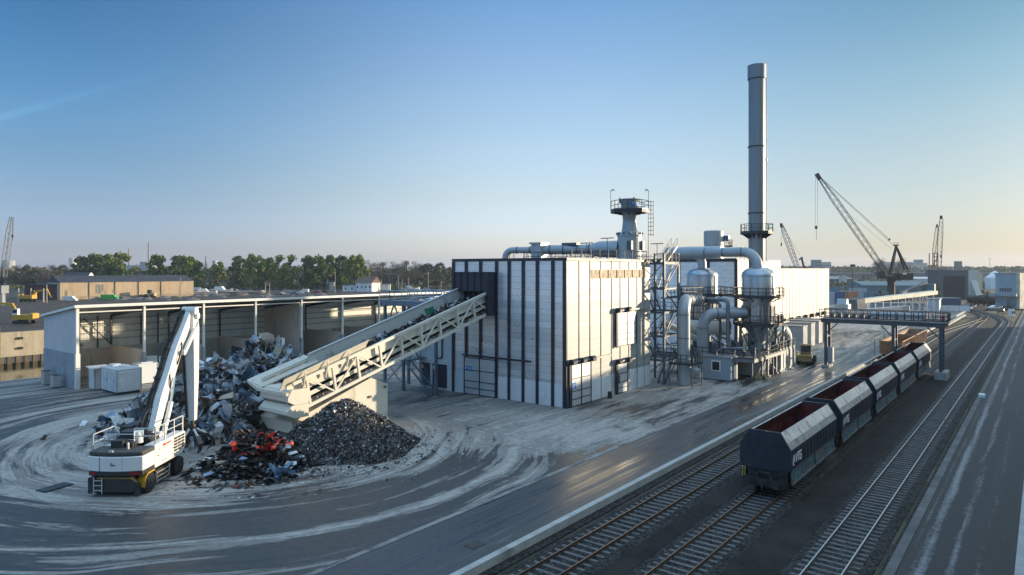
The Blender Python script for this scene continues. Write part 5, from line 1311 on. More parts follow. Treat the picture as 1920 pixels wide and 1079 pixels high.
# boom: pivot (0.15,1.1,2.9) to tip (0.1,6.6,10.75)
bp = [Vector((.12, 1.0, 2.9)), Vector((.12, 2.2, 5.0)), Vector((.12, 4.4, 8.2)), Vector((.12, 6.5, 10.75))]
def tapered(mb, pts, ws, hs, side=Vector((1,0,0))):
    b = len(mb.v)
    for i, p in enumerate(pts):
        d = (pts[min(i+1, len(pts)-1)]-pts[max(i-1, 0)]).normalized(); n = side.cross(d).normalized()
        for s, t in ((-1,-1),(1,-1),(1,1),(-1,1)): mb.v.append(tuple(p+side*(s*ws[i]/2)+n*(t*hs[i]/2)))
    k = len(pts)
    fs = [[b,b+1,b+2,b+3], [b+4*(k-1)+3,b+4*(k-1)+2,b+4*(k-1)+1,b+4*(k-1)]]
    for i in range(k-1):
        for j in range(4): fs.append([b+4*i+j, b+4*i+(j+1) % 4, b+4*i+4+(j+1) % 4, b+4*i+4+j])
    for f in fs: mb.f.append(f); mb.m.append(mb.mi)
mb = MB(); tapered(mb, bp, [.78, .80, .72, .62], [.65, 1.0, .9, .6]); bevel(mb.build('boom', HW, mh, smooth=0), .04)
tip = Vector((.25, 6.55, 10.75))
mb = MB(); mb.tube(tip+Vector((-.62,0,-.25)), tip+Vector((.62,0,-.25)), .24, 18); mb.tube(tip+Vector((-.5,-.05,.1)), tip+Vector((.5,-.05,.1)), .34, 18)
mb.tube((-.55, 4.5, 8.0), (.85, 4.5, 8.0), .2, 14); mb.tube((-.7, 1.0, 2.9), (.95, 1.0, 2.9), .28, 16); build_each(mb, 'pivot_pin', HW, mh, 35)
sp = [tip+Vector((.05,.02,.15)), tip+Vector((.08,.05,-1.2)), tip+Vector((.05,.25,-5)), tip+Vector((0,.35,-8.15))]
mb = MB(); tapered(mb, sp, [.66, .74, .62, .5], [.62, .95, .75, .45]); bevel(mb.build('stick', HW, mh, smooth=0), .04)
mb = MB()
for s in (-1, 1): mb.tube((s*.62+.1, 1.6, 2.6), (s*.62+.1, 2.7, 4.8), .16, 12)
mb.tube((.75, 4.5, 7.9), (.72, 6.4, 9.6), .15, 12); build_each(mb, 'cylinder_body', HW, mh, 35)
mb = MB()
for s in (-1, 1): mb.tube((s*.62+.1, 2.7, 4.8), (s*.55+.1, 3.4, 6.4), .09, 10)
mb.tube((.72, 6.35, 9.55), (.68, 6.75, 10.0), .08, 10); build_each(mb, 'piston_rod', M('chrome', (.6,.6,.6), .15, 1, .05), mh, 35)
mb = MB()
nrm = lambda i: Vector((1,0,0)).cross((bp[min(i+1,3)]-bp[max(i-1,0)]).normalized())
for k in range(9):
    ox = -.42+ (k % 5)*.085; oz = .06 if k < 5 else .13
    pts = []
    for i in range(13):
        f = i/12*2.999; a = int(f); t = f-a; p = bp[a].lerp(bp[a+1], t); h = [.65, 1.0, .9, .6]; hh = h[a]*(1-t)+h[a+1]*t
        n = Vector((1,0,0)).cross((bp[a+1]-bp[a]).normalized()); n = n if n.y < 0 else -n
        pts.append(p+n*(hh/2+oz-.05+random.uniform(-.04,.05))+Vector((ox+random.uniform(-.025,.025), 0, 0)))
    mb.sweep(pts, .036, 6)
for i in range(14):
    f = .15+i*.2; a = min(2, int(f)); t = f-a; p = bp[a].lerp(bp[a+1], t); n = Vector((1,0,0)).cross((bp[a+1]-bp[a]).normalized()); n = n if n.y < 0 else -n
    q = p+n*([.65,1.0,.9,.6][a]*.5+.2); q -= n*.08; mb.bar(q+Vector((-.50,0,0)), q+Vector((.0,0,0)), .07, .05)
for (a, b, c) in ((( -.4, .2, 2.9), (-.5, .5, 4.1), (-.4, 1.5, 4.3)), ((.0, .1, 2.9), (-.1, .4, 4.2), (-.1, 1.4, 4.6)), ((.5, 3.0, 5.7), (.75, 2.6, 6.2), (.4, 3.1, 6.9)), ((.5, 4.0, 7.2), (.85, 4.0, 8.2), (.5, 4.7, 8.7)), ((-.5, 3.4, 7.4), (-.8, 3.5, 8.2), (-.5, 4.4, 9.0)), ((-.5, .9, 3.4), (-.85, 1.2, 4.4), (-.5, 1.9, 5.3)), ((-.4, 6.1, 11.0), (-.3, 6.6, 11.35), (.0, 7.0, 10.9))):
    mb.sweep([Vector(a).lerp(Vector(b), t).lerp(Vector(b).lerp(Vector(c), t), t) for t in (0,.2,.4,.6,.8,1)], .05, 6)
mb.build('hose_bundle', HBLACK, mh)
mb = MB()
for k in range(3): mb.sweep([tip+Vector((-.40+.06*k, -.25, .1)), tip+Vector((-.44+.06*k, -.42, -1.6)), tip+Vector((-.40+.06*k, -.2, -5)), tip+Vector((-.32+.06*k, .0, -7.9))], .03, 6)
for z in (-1.6, -3.2, -4.8, -6.4): mb.bar(tip+Vector((-.5, -.3, z)), tip+Vector((-.15, -.3, z)), .05)
mb.build('stick_hose', HBLACK, mh)
# grapple
gt = tip+Vector((0,.35,-8.15)); GRAP = M('grapple_steel', (.09,.08,.075), .5, .6, .4, 3)
mb = MB(); mb.tube(gt+Vector((0,0,.15)), gt+Vector((0,0,-.35)), .14, 10); mb.tube(gt+Vector((0,0,-.3)), gt+Vector((0,0,-.75)), .24, 14); mb.lathe(gt.x, gt.y, [(.3, gt.z-1.15), (.42, gt.z-1.0), (.42, gt.z-.75), (.2, gt.z-.7)], 14)
mb.build('rotator', GRAP, mh)
base = gt+Vector((0,0,-1.0))
for k in range(5):
    a = k*2*pi/5+.5; d = Vector((cos(a), sin(a), 0)); mb = MB()
    op = 1.35 if k in (0, 4) else .95
    pts = [base+d*.3, base+d*.75*op+Vector((0,0,-.15)), base+d*1.05*op+Vector((0,0,-.55)), base+d*1.0*op+Vector((0,0,-1.0)), base+d*.72*op+Vector((0,0,-1.32))]
    side = Vector((-d.y, d.x, 0)); tapered(mb, pts, [.22, .34, .34, .24, .06], [.2, .24, .2, .14, .05], side); mb.build('grapple_tine', GRAP, mh, smooth=30)
    mb = MB(); mb.tube(base+d*.25+Vector((0,0,.35)), base+d*.72*op+Vector((0,0,-.1)), .085, 8); mb.build('tine_cylinder', CHROME, mh)
mx, my = at(215, 44.4)
mx, my = at(960-24.35*1280/44.6, 44.6)
mh.location = (mx, my, 0); mh.rotation_euler = (0, 0, YAW)

# ------------------------------------------------------------------ heaps
def heap_z(x, y, cx, cy, rx, ry, h, seed=0):
    r = hypot((x-cx)/rx, (y-cy)/ry)
    r += .16*noise.noise((x*.28+seed, y*.28, seed))
    return h*max(0, 1-r)**.85*(1+.25*noise.noise((x*.6, y*.6, seed+2)))
rs = random.Random(11)
HP = [(37.6, 59.8, 7.8, 8.4, 6.6), (31.0, 57.6, 7.0, 6.4, 5.6), (27.6, 60.5, 4.4, 4.6, 1.5)]
def scrapz(x, y): return max(heap_z(x, y, *p, seed=i*7) for i, p in enumerate(HP))
mb = MB(); mb.mi = 2; N = 46; vs = []; fs = []
for i in range(N+1):
    for j in range(N+1):
        x = 20+26*i/N; y = 48.5+22*j/N; vs.append((x, y, scrapz(x, y)-.35))
for i in range(N):
    for j in range(N):
        a = i*(N+1)+j
        if max(vs[a][2], vs[a+1][2], vs[a+N+1][2], vs[a+N+2][2]) > 0: fs.append((a, a+N+1, a+N+2, a+1))
mb.add(vs, fs)
cnt = 0
while cnt < 4200:
    x = rs.uniform(19.5, 46); y = rs.uniform(48.8, 70); z = scrapz(x, y)
    if z < .06 and rs.random() > .004: continue
    if 31.6 < x < 43.5 and 46.5 < y < 53.6: continue
    cnt += 1
    big = rs.random(); s = .35+.9*big**2.2
    mb.mi = rs.choices(range(8), [4.8, 3.4, 1.2, .8, 1.9, .25, .03, .45])[0]
    c = Vector((x, y, z+rs.uniform(-.05, .35)))
    q = rs.random()
    if q < .80: crumple(mb, c, s*1.25, rnd=rs, elong=2.4, curl=.55)
    elif q < .93:
        e = Vector((rs.gauss(0,1), rs.gauss(0,1), rs.gauss(0,.5))).normalized(); L = rs.uniform(.6, 2.2)
        mb.sweep([c-e*L/2, c+Vector((rs.gauss(0,.12), rs.gauss(0,.12), rs.gauss(0,.1))), c+e*L/2], rs.uniform(.02, .07), 5)
    else:
        e = Vector((rs.gauss(0,1), rs.gauss(0,1), rs.gauss(0,.6))).normalized(); mb.bar(c-e*rs.uniform(.3, 1.0), c+e*rs.uniform(.3, .9), rs.uniform(.1, .45), rs.uniform(.03, .12), up=(rs.gauss(0,1), rs.gauss(0,1), rs.gauss(0,1)))
so_ = mb.build('scrap_heap', SCR, smooth=40, fix=False); tag(so_, kind='stuff')
# torn pale sheets standing on top of the heap
for px, d, z, s, m_, lb in ((493, 66.5, 5.15, 1.5, 7, 'crumpled beige sheet on top of the scrap heap'), (408, 62, 3.6, 1.5, 1, 'folded pale metal sheet high on the left flank of the scrap heap'), (427, 62.5, 3.3, 1.2, 1, 'rounded white scrap panel beside the folded pale sheet on the heap')):
    x, y = at(px, d); mb = MB(); r_ = random.Random(int(px))
    for i in range(4): crumple(mb, Vector((x, y, scrapz(x, y)+.45))+Vector((r_.gauss(0,.3), r_.gauss(0,.3), r_.gauss(0,.25))), s, rnd=r_, elong=1.4, curl=.35)
    tag(mb.build('torn_sheet', SCR[m_], smooth=40, fix=False), lb, 'metal sheet', 'torn sheets on the scrap heap')
x, y = at(496, 66); zz = scrapz(x, y)
mb = MB(); mb.bar((x, y, zz+.3), Vector((x, y, zz+1.75))+rt*.3, .12, .07); mb.bar((x, y, zz+.4), Vector((x, y, zz+1.0))-rt*.6, .3, .06)
tag(mb.build('bent_plank', SCR[7], smooth=0), 'pale plank sticking up from the top of the scrap heap', 'plank')

SHRED = NT('shredded_metal'); _w = SHRED.white(SHRED.voro(SHRED.pos, 11, 'F1', 1)); _f = SHRED.noise(SHRED.pos, 7, 4, .7)
_c = SHRED.ramp(_w, [(0, (.020,.020,.021)), (.5, (.06,.056,.054)), (.82, (.14,.13,.12)), (.96, (.34,.33,.32))], 'LINEAR'); _c = SHRED.mix(SHRED.ramp(SHRED.noise(SHRED.pos, .5, 3), [(.55, 0), (.7, .5)]), _c, (.11,.06,.03))
SHRED.bump(_f, 1.0, .1); SHRED = SHRED.out(_c, .6, .15)
pc = g(655, 838); PX, PY = pc
PX, PY = 33.9, 42.7
def pilez(x, y):
    return max(heap_z(x, y, PX+.4, PY+.9, 5.0, 5.6, 3.85, 21), .9*heap_z(x, y, PX+1.2, PY-.9, 4.7, 3.6, 1.4, 5))
mb = MB(); N = 110; vs = []; fs = []
for i in range(N+1):
    for j in range(N+1):
        x = PX-7+15*i/N; y = PY-7+14*j/N; z = pilez(x, y)
        vs.append((x+rs.uniform(-.05,.05), y+rs.uniform(-.05,.05), z+(rs.uniform(-.06, .07) if z > 0 else -.05)))
for i in range(N):
    for j in range(N):
        a = i*(N+1)+j
        if max(vs[a][2], vs[a+1][2], vs[a+N+1][2], vs[a+N+2][2]) > 0: fs.append((a, a+N+1, a+N+2, a+1))
mb.add(vs, fs); mb.mi = 0
c_ = 0
while c_ < 14000:
    x = rs.uniform(PX-7, PX+8); y = rs.uniform(PY-7, PY+7); z = pilez(x, y)
    if z <= 0.02:
        if rs.random() > .03 or hypot(x-PX, y-PY) > 7.2: continue
        z = 0
    if y > 48.1: continue
    c_ += 1; s = rs.uniform(.035, .125)
    mb.mi = rs.choices((0, 1, 2, 3, 4), [10, 1.1, 4, 1.0, 2.0])[0]
    c = Vector((x, y, z+.04)); a = [Vector((rs.gauss(0,1), rs.gauss(0,1), rs.gauss(0,1)))*s*.8 for _ in range(4)]
    mb.add([c+v for v in a], [(0,1,2), (0,2,3), (1,3,2)])
tag(mb.build('shredded_pile', [SHRED, SCR[1], SCR[2], SCR[3], SCR[0]], smooth=0, fix=False), kind='stuff')
# flattened car wrecks: dark tangle with red and blue panels
WX, WY = g(478, 880)
def wreckz(x, y):
    return heap_z(x, y, WX+.8, WY+.7, 3.6, 3.8, 2.3, 31)
mb = MB(); c_ = 0
while c_ < 1700:
    x = rs.uniform(WX-4.5, WX+5.5); y = rs.uniform(WY-4.5, WY+5.5); z = wreckz(x, y)
    if z < .05 and not (rs.random() < .04 and hypot(x-WX, y-WY) < 4.5): continue
    c_ += 1; s = rs.uniform(.2, .6); mb.mi = rs.choices(range(8), [.55, .4, 10, 1.2, .25, .05, .0, .1])[0]
    c = Vector((x, y, z*rs.uniform(.75, 1.0)+.06))
    b = len(mb.v); crumple(mb, c, s*1.5, rnd=rs, elong=2.2, curl=.35)
    for i in range(b, len(mb.v)):
        v_ = mb.v[i]; mb.v[i] = (v_[0], v_[1], max(.01, c.z+(v_[2]-c.z)*.45))
tag(mb.build('crushed_wrecks', SCR, smooth=40, fix=False), kind='stuff')
def panel(px, py, zz, pts, w, m_, lb, seed):
    r_ = random.Random(seed); mb = MB(); P_ = []
    for (dx, dz_) in pts:
        d = gd(py, zz); x, y = at(px+dx, d); P_.append(Vector((x, y, zz+dz_)))
    b = len(mb.v)
    path = []
    for a, c in zip(P_, P_[1:]):
        for k in range(5): path.append(a.lerp(c, k/5))
    path.append(P_[-1])
    for i in range(0, len(path), 2): crumple(mb, path[i]+Vector((0,0,r_.uniform(-.05,.12)))+rt*r_.gauss(0,.08), w*r_.uniform(.8, 1.5), rnd=r_, elong=2.0, curl=.5)
    for i, p in enumerate([]):
        ww = w*(.6+.5*abs(sin(i*.9+seed)))
        for k in range(4):
            o = Vector((0,0,1))*(k/3-.5)*ww+fd*(.16*sin(k*2+i*.7)+r_.gauss(0,.05)); mb.v.append(tuple(p+o+rt*r_.gauss(0,.05)))
    for i in range(0):
        for k in range(3): a = b+i*4+k; mb.f.append([a, a+4, a+5, a+1]); mb.m.append(0)
    tag(mb.build('crushed_panel', SCR[m_], smooth=50, fix=False), lb, 'car panel', 'crushed car panels on the wreck pile')
panel(440, 842, 1.55, [(-4, .45), (4, -.1), (22, -.55), (38, -.3), (60, .15), (80, .35)], .55, 6, 'torn red car panel drooping at the top left of the wreck pile', 1)
panel(500, 836, 1.5, [(-42, .3), (-20, .65), (4, .55), (22, .5), (42, .1)], .38, 6, 'long crumpled red car panel along the top of the wreck pile', 2)
panel(465, 828, 1.6, [(-30, .25), (-10, .55), (15, .5), (30, .6)], .35, 3, 'rusty brown crumpled strip between the red panels on the wreck pile', 5)
panel(525, 888, .35, [(-20, -.05), (-5, .2), (8, .1), (22, .05)], .45, 4, 'shiny blue crumpled panel low at the right foot of the wreck pile', 3)
panel(520, 848, 1.15, [(-50, .0), (-25, .25), (0, -.1), (18, .3)], .4, 1, 'white crumpled panel under the red ones on the wreck pile', 4)
x, y = g(468, 912); mb = MB()
for i in range(7): crumple(mb, Vector((x+rs.gauss(0,.12), y+rs.gauss(0,.12), .14)), .35, rnd=rs)
tag(mb.build('scrap_lump', SCR[3], smooth=40, fix=False), 'small brown lump of scrap lying on the yard in front of the wreck pile', 'scrap lump')
x, y = g(103, 915); mb = MB(); mb.box(x-.9, y-.5, .004, x+.9, y+.5, .06); mb.box(x-.85, y-.45, .06, x+.85, y+.45, .075)
o = mb.build('steel_plate', DARKST, smooth=0); tag(o, 'dark steel cover plate lying on the yard left of the handler', 'steel plate'); o.rotation_euler = (0, 0, .25)
x, y = g(890, 1022); mb = MB(); mb.box(x-.45, y-.35, -.012, x+.45, y+.35, .012); tag(mb.build('manhole_cover', M('iron', (.06,.055,.05), .6, .4, .3, 4), smooth=0), 'rusty square manhole cover in the asphalt road', 'manhole cover')

# crumbs of scrap strewn round the heaps
mb = MB(); rc = random.Random(44)
for _ in range(2600):
    cx0, cy0, R0 = rc.choice(((35, 41.5, 7.5), (29, 42.5, 6), (30, 56, 9), (WX, WY, 5.5)))
    a = rc.uniform(0, 6.28); q = R0*(.55+rc.random()**1.5*.75); x = cx0+q*cos(a); y = cy0+q*sin(a)
    if 31 < x < 43.2 and 47 < y < 53.4: continue
    s = rc.uniform(.02, .09)*(1.8 if rc.random() < .08 else 1); mb.mi = rc.choices(range(8), [2, 1.2, 5, 1.6, .4, .1, .15, .4])[0]; c = Vector((x, y, .015+s*.25))
    vs = [c+Vector((rc.gauss(0,1)*s, rc.gauss(0,1)*s, abs(rc.gauss(0,.35))*s)) for _k in range(4)]
    mb.add(vs, [(0,1,2), (0,2,3), (0,1,3)])
tag(mb.build('scrap_crumbs', SCR, keep=True, smooth=0, fix=False), kind='stuff')
# ------------------------------------------------------------------ hopper wagons
WNAVY = M('wagon_navy', (.024,.028,.040), .45, .1, .35, .8, streak=True, grime=(.055,.048,.042), gscale=1.1, gat=.53)
WROOF = M('wagon_flap', (.48,.49,.50), .42, .25, .2, 1.2, grime=(.20,.18,.16), gscale=.9, gat=.55)
WFLAP2 = M('wagon_flap_low', (.27,.275,.275), .5, .15, .25, 1.5, grime=(.11,.10,.09), gscale=1.2, gat=.52)
WRED = M('wagon_red', (.11,.014,.013), .7, 0, .35, 1.2, grime=(.05,.012,.010), gscale=.9, gat=.55)
WDARK = M('wagon_frame', (.032,.029,.027), .65, .1, .4, 2)
GRAF = NT('graffiti'); _n = GRAF.noise(GRAF.pos, 1.3, 4, .6, 2.0); _n2 = GRAF.noise(GRAF.pos, .45, 2, .5)
_c = GRAF.ramp(_n, [(.36, (.02,.025,.04)), (.43, (.04,.13,.19)), (.48, (.10,.24,.22)), (.53, (.03,.035,.055)), (.60, (.17,.04,.10)), (.66, (.20,.24,.10))]); GRAF = GRAF.out(_c, .6)
PALEST = M('wagon_sill', (.15,.155,.155), .6, .2, .3, 1.5)
YELW = M('handle_yellow', (.62,.45,.03), .5)
L_ = 11.75
def make_wagon():
    w = empty('hopper_wagon', (0,0,0))
    zt = 3.98; ZR = -.15
    outer = [(-1.45, 1.72), (-1.55, 1.8), (-1.55, 3.1), (-.98, 3.98), (-.86, 3.98), (-.86, 3.9)]
    for s in (-1, 1):
      mb = MB(); mb.prism([(s*1.52, 1.75), (s*1.55, 1.8), (s*1.55, 2.98), (s*1.47, 2.98), (s*1.47, 1.75)], 'x', .14, L_-.14)
      for k in range(14): x = .5+k*.83; mb.box(x-.025, s*1.55 if s > 0 else -1.575, 1.85, x+.025, 1.575 if s > 0 else -1.55, 2.9)
      mb.build('side_band', WNAVY, w, smooth=0)
      mb = MB(); mb.prism([(s*1.55, 2.99), (s*1.33, 3.38), (s*1.27, 3.34), (s*1.47, 2.99)], 'x', .10, L_-.10)
      mb.build('lower_flap', WFLAP2, w, smooth=0)
    for s in (-1, 1):
        n = 11; mb = MB()
        for k in range(n):
            xa = .08+(L_-.16)*k/n; xb = .08+(L_-.16)*(k+1)/n-.012
            mb.prism([(s*1.33, 3.385), (s*.93, 3.99), (s*.86, 3.95), (s*1.26, 3.35)], 'x', xa, xb)
        mb.build('upper_flap', WROOF, w, smooth=0)
    for xa, xb in ((0, .13), (L_-.13, L_)):
        mb = MB(); mb.prism([(-1.42, 1.62), (-1.57, 1.85), (-1.57, 3.0), (-1.34, 3.4), (-.95, 4.02), (.95, 4.02), (1.34, 3.4), (1.57, 3.0), (1.57, 1.85), (1.42, 1.62)], 'x', xa, xb); o = mb.build('end_wall', WNAVY, w, smooth=0)
        mb = MB(); s = -1 if xa == 0 else 1; x = 0 if xa == 0 else L_
        mb.box(min(x+s*.004, x+s*.05), -1.35, 3.36, max(x+s*.004, x+s*.05), 1.35, 3.44); mb.build('stiffener', WNAVY, o, smooth=0); mb = MB(); mb.box(min(x+s*.004, x+s*.05), -1.3, 1.62, max(x+s*.004, x+s*.05), 1.3, 1.72)
        mb.build('stiffener', WNAVY, o, smooth=0)
    mb = MB(); mb.box(.16, -1.4, 2.0, L_-.16, 1.4, 2.06)
    for x in (.16, L_-.2): mb.add([(x,-1.44,2.06),(x,1.44,2.06),(x,.9,3.9),(x,-.9,3.9)], [(0,1,2,3)])
    for s in (-1, 1): mb.add([(.16,s*1.45,2.06),(L_-.16,s*1.45,2.06),(L_-.16,s*1.45,2.95),(.16,s*1.45,2.95),(L_-.16,s*.85,3.9),(.16,s*.85,3.9)], [(0,1,2,3),(3,2,4,5)])
    for x in (3.9, 7.8): mb.add([(x,-1.4,2.06),(x,1.4,2.06),(x,1.2,3.1),(x,-1.2,3.1)], [(0,1,2,3)])
    mb.add([(.16,-1.4,2.1),(L_-.16,-1.4,2.1),(L_-.16,0,2.75),(.16,0,2.75)], [(0,1,2,3)]); mb.add([(.16,1.4,2.1),(L_-.16,1.4,2.1),(L_-.16,0,2.75),(.16,0,2.75)], [(0,3,2,1)])
    mb.build('inside', WRED, w, smooth=0, fix=False)
    for s in (-1, 1):
        for xa, xb in ((.45, 5.7), (6.05, 11.3)):
            mb = MB(); mb.prism([(s*1.46, .86), (s*1.52, .86), (s*1.46, 1.66), (s*1.40, 1.66)], 'x', xa, xb); o = mb.build('discharge_door', GRAF, w, smooth=0)
            mb = MB(); mb.bar((xa, s*1.49, 1.68), (xb, s*1.49, 1.68), .06); mb.bar((xa, s*1.54, .82), (xb, s*1.54, .82), .10); mb.build('door_edge', PALEST, o, smooth=0)
    mb = MB(); mb.box(.1, -1.1, .80, L_-.1, 1.1, 1.9); mb.box(-.3, -1.25, .75, .1, 1.25, 1.05); mb.box(L_-.1, -1.25, .75, L_+.3, 1.25, 1.05)
    for xa, xb in ((-.28, -.2), (L_+.2, L_+.28)): mb.box(xa, -1.3, .6, xb, 1.3, 1.1)
    for x in (0.02, L_-.1):
        for y in (-1.35, 1.2): mb.box(x, y, .8, x+.1, y+.14, 1.7)
        mb.bar((x, -1.2, 1.55), (x, -.2, 1.05), .1); mb.bar((x, 1.2, 1.55), (x, .2, 1.05), .1); mb.bar((x-.12, -.8, .95), (x-.12, .8, .95), .3, .2)
    mb.sweep([(-.1, -.45, 1.0), (-.1, -.3, 1.42), (-.1, .3, 1.42), (-.1, .45, 1.0)], .09, 8); mb.sweep([(L_+.1, -.45, 1.0), (L_+.1, -.3, 1.42), (L_+.1, .3, 1.42), (L_+.1, .45, 1.0)], .09, 8)
    mb.build('underframe', WDARK, w, smooth=30)
    for x, d in ((-.28, -1), (L_+.28, 1)):
        for y in (-.87, .87):
            mb = MB(); mb.sweep([(x, y, .88), (x+d*.4, y, .88)], .10, 12); mb.sweep([(x+d*.4, y, .88), (x+d*.46, y, .88)], .24, 16); mb.build('buffer', WDARK, w, smooth=30)
        mb = MB(); mb.sweep([(x, 0, .9), (x+d*.25, 0, .85), (x+d*.3, 0, .55)], .06, 8); mb.box(min(x, x+d*.15), -.2, .75, max(x, x+d*.15), .2, .98); mb.build('coupling', WDARK, w, smooth=30)
    for bx in (1.9, L_-1.9):
        b = empty('bogie', (bx, 0, 0)); b.parent = w
        mb = MB()
        for s in (-1, 1): mb.box(bx-1.35, s*1.0-.09, .38, bx+1.35, s*1.0+.09, .72)
        mb.box(bx-.25, -1, .4, bx+.25, 1, .78); mb.build('bogie_frame', WDARK, b, smooth=0)
        for ax_ in (-.9, .9):
            mb = MB(); mb.sweep([(bx+ax_, -.95, .31), (bx+ax_, .95, .31)], .08, 8)
            for s in (-1, 1): mb.sweep([(bx+ax_, s*.76-.07, .31), (bx+ax_, s*.76+.07, .31)], .46, 24)
            mb.build('wheelset', WDARK, b, smooth=30)
    mb = MB()
    for x in (-.05, L_+.05):
        for y in (1.22, 1.38): mb.bar((x, y, .95), (x, y, 1.6), .035)
        mb.bar((x, 1.22, 1.6), (x, 1.38, 1.6), .035)
    mb.build('grab_handle', YELW, w, smooth=0)
    # VTG mark on both sides: triangle badge and three letters
    for s in (-1, 1):
        mb = MB(); y = s*1.585
        def put(m, a, z, b, z2): m.bar((a, y, z), (b, y, z2), .10, .02, up=(0,1,0))
        def X(a): return a if s < 0 else L_-a
        def pp_(m, a, z, b, z2): put(m, X(a), z, X(b), z2)
        pp_(mb, .40, 2.18, .58, 2.62); pp_(mb, .58, 2.62, .78, 2.18); pp_(mb, .40, 2.18, .55, 2.18); pp_(mb, .78, 2.18, .64, 2.42); pp_(mb, .42, 2.05, .62, 2.05)
        strokes(mb, .98, 2.12, .50, .34, 'VTG', pp_)
        mb.build('lettering', LETTER if True else None, w, smooth=0)
    mb = MB()
    for j in range(3): mb.bar((-.006, .1+j*.2, 2.45), (-.006, .1+j*.2, 2.75), .03, .01, up=(1,0,0)); mb.bar((-.006, .1+j*.2, 2.45), (-.006, .2+j*.2, 2.45), .03, .01, up=(1,0,0))
    mb.build('end_number', M('faded_mark', (.06,.07,.10), .7), w, smooth=0)
    return w
wg = make_wagon()
names = ['nearest dark hopper wagon with white letters and buffers showing at the free end', 'second dark hopper wagon, coupled behind the nearest one', 'middle one of the five dark hopper wagons', 'fourth dark hopper wagon, last but one before the gantry', 'last dark hopper wagon, standing under the gantry']
for i in range(5):
    w = wg if i == 0 else copy_tree(wg)
    w.location = (43.45+13.4*i, T2, -.15); tag(w, names[i], 'railway wagon', 'dark hopper wagons in a train')
# ------------------------------------------------------------------ brown open wagons
GBR = M('gondola_brown', (.30,.13,.05), .75, 0, .35, .9, grime=(.13,.06,.03), gscale=.8, gat=.52)
GPALE = M('gondola_pale', (.36,.22,.14), .75, 0, .35, .9, grime=(.16,.09,.06), gscale=.8, gat=.52)
def gondola(m):
    w = empty('open_wagon', (0,0,0)); LG = 13.0
    for xa in (0, LG-.1):
        mb = MB(); mb.box(xa, -1.45, 1.15, xa+.1, 1.45, 3.15); mb.build('end_wall', m, w, smooth=0)
    for s in (-1, 1):
        mb = MB(); y0, y1 = (1.36, 1.45) if s > 0 else (-1.45, -1.36); mb.box(.1, y0, 1.15, LG-.1, y1, 3.1)
        mb.bar((.1, s*1.44, 3.12), (LG-.1, s*1.44, 3.12), .16, .12)
        for k in range(12): x = .5+k*1.09; mb.box(x-.06, min(s*1.45, s*1.56), 1.15, x+.06, max(s*1.45, s*1.56), 3.06)
        mb.build('side_wall', m, w, smooth=0)
    mb = MB(); mb.box(.1, -1.36, 1.1, LG-.1, 1.36, 1.2); mb.build('floor', GBR, w, smooth=0)
    mb = MB(); mb.box(0, -1.2, .75, LG, 1.2, 1.1)
    for x, d in ((0, -1), (LG, 1)):
        for y in (-.87, .87): mb.sweep([(x, y, .9), (x+d*.5, y, .9)], .18, 12)
    mb.build('underframe', WDARK, w, smooth=30)
    for bx in (2.2, LG-2.2):
        mb = MB()
        for s in (-1, 1): mb.box(bx-1.3, s*1.0-.09, .38, bx+1.3, s*1.0+.09, .72)
        for ax_ in (-.9, .9):
            for s in (-1, 1): mb.sweep([(bx+ax_, s*.76-.07, .31), (bx+ax_, s*.76+.07, .31)], .46, 20)
        mb.build('bogie', WDARK, w, smooth=30)
    return w
gx0, gy0 = g(1692, 684)
for i, (m, lb) in enumerate(((GBR, 'rusty orange open wagon on the track behind the gantry'), (GPALE, 'paler brown open wagon coupled beyond the rusty orange one'))):
    w = gondola(m); w.location = (117.5+i*14.2, T1, -.15); tag(w, lb, 'railway wagon', 'brown open wagons')

# ------------------------------------------------------------------ loading gantry
gn = empty('loading_gantry', (105, 18, 0), 'blue grey steel gantry bridge spanning the tracks over the last hopper wagon', 'gantry')
GAN = M('gantry_steel', (.07,.085,.105), .5, .25, .2, .8)
gx = 105.5; gyl = bear_x(1552, gx)[0]; gyr = bear_x(1766, gx)[0]; gym = 16.2
for y, nm in ((gyl, 'leg'), (gyr, 'leg'), (gym, 'leg')):
    for x in (gx-1.0, gx+1.0):
        mb = MB(); mb.box(x-.16, y-.2, 0 if y != gyr else .6, x+.16, y+.2, 6.4); mb.build(nm, GAN, gn, smooth=0)
    mb = MB(); mb.bar((gx-.85, y, 2.2), (gx+.85, y, 2.2), .2); mb.bar((gx-.85, y, 4.4), (gx+.85, y, 4.4), .2)
    mb.bar((gx, y, 6.3), (gx, y+ (1.7 if y != gyl else -1.5), 6.35), .12); mb.bar((gx-1.0, y, 4.8), (gx-1.0, y+1.5, 6.3), .14) if y != gyl else mb.bar((gx-1, y, 4.8), (gx-1, y-1.5, 6.3), .14); mb.build('brace', GAN, gn, smooth=0)
mb = MB(); mb.box(gx-1.7, gyr-.7, -.45, gx+1.7, gyr+.7, .6); mb.box(gx-1.5, gyl-.5, 0, gx+1.5, gyl+.5, .35); build_each(mb, 'plinth', CONC, gn)
mb = MB()
for x in (gx-1.2, gx+1.2): mb.box(x-.14, gyr-.6, 6.4, x+.14, gyl+.6, 6.85)
mb.box(gx-1.45, gyr-.8, 6.85, gx+1.45, gyl+.8, 6.95); mb.build('beam', GAN, gn, smooth=0)
mb = MB(); rail(mb, [(gx-1.4, gyr-.8, 7.12), (gx-1.4, gyl+.8, 7.12)], 1.15, .8, .04); rail(mb, [(gx+1.4, gyr-.8, 7.12), (gx+1.4, gyl+.8, 7.12)], 1.15, .8, .04); rail(mb, [(gx-1.4, gyr-.8, 7.12), (gx+1.4, gyr-.8, 7.12)], 1.15, .8, .04); mb.build('railing', DARKST, gn, smooth=0)
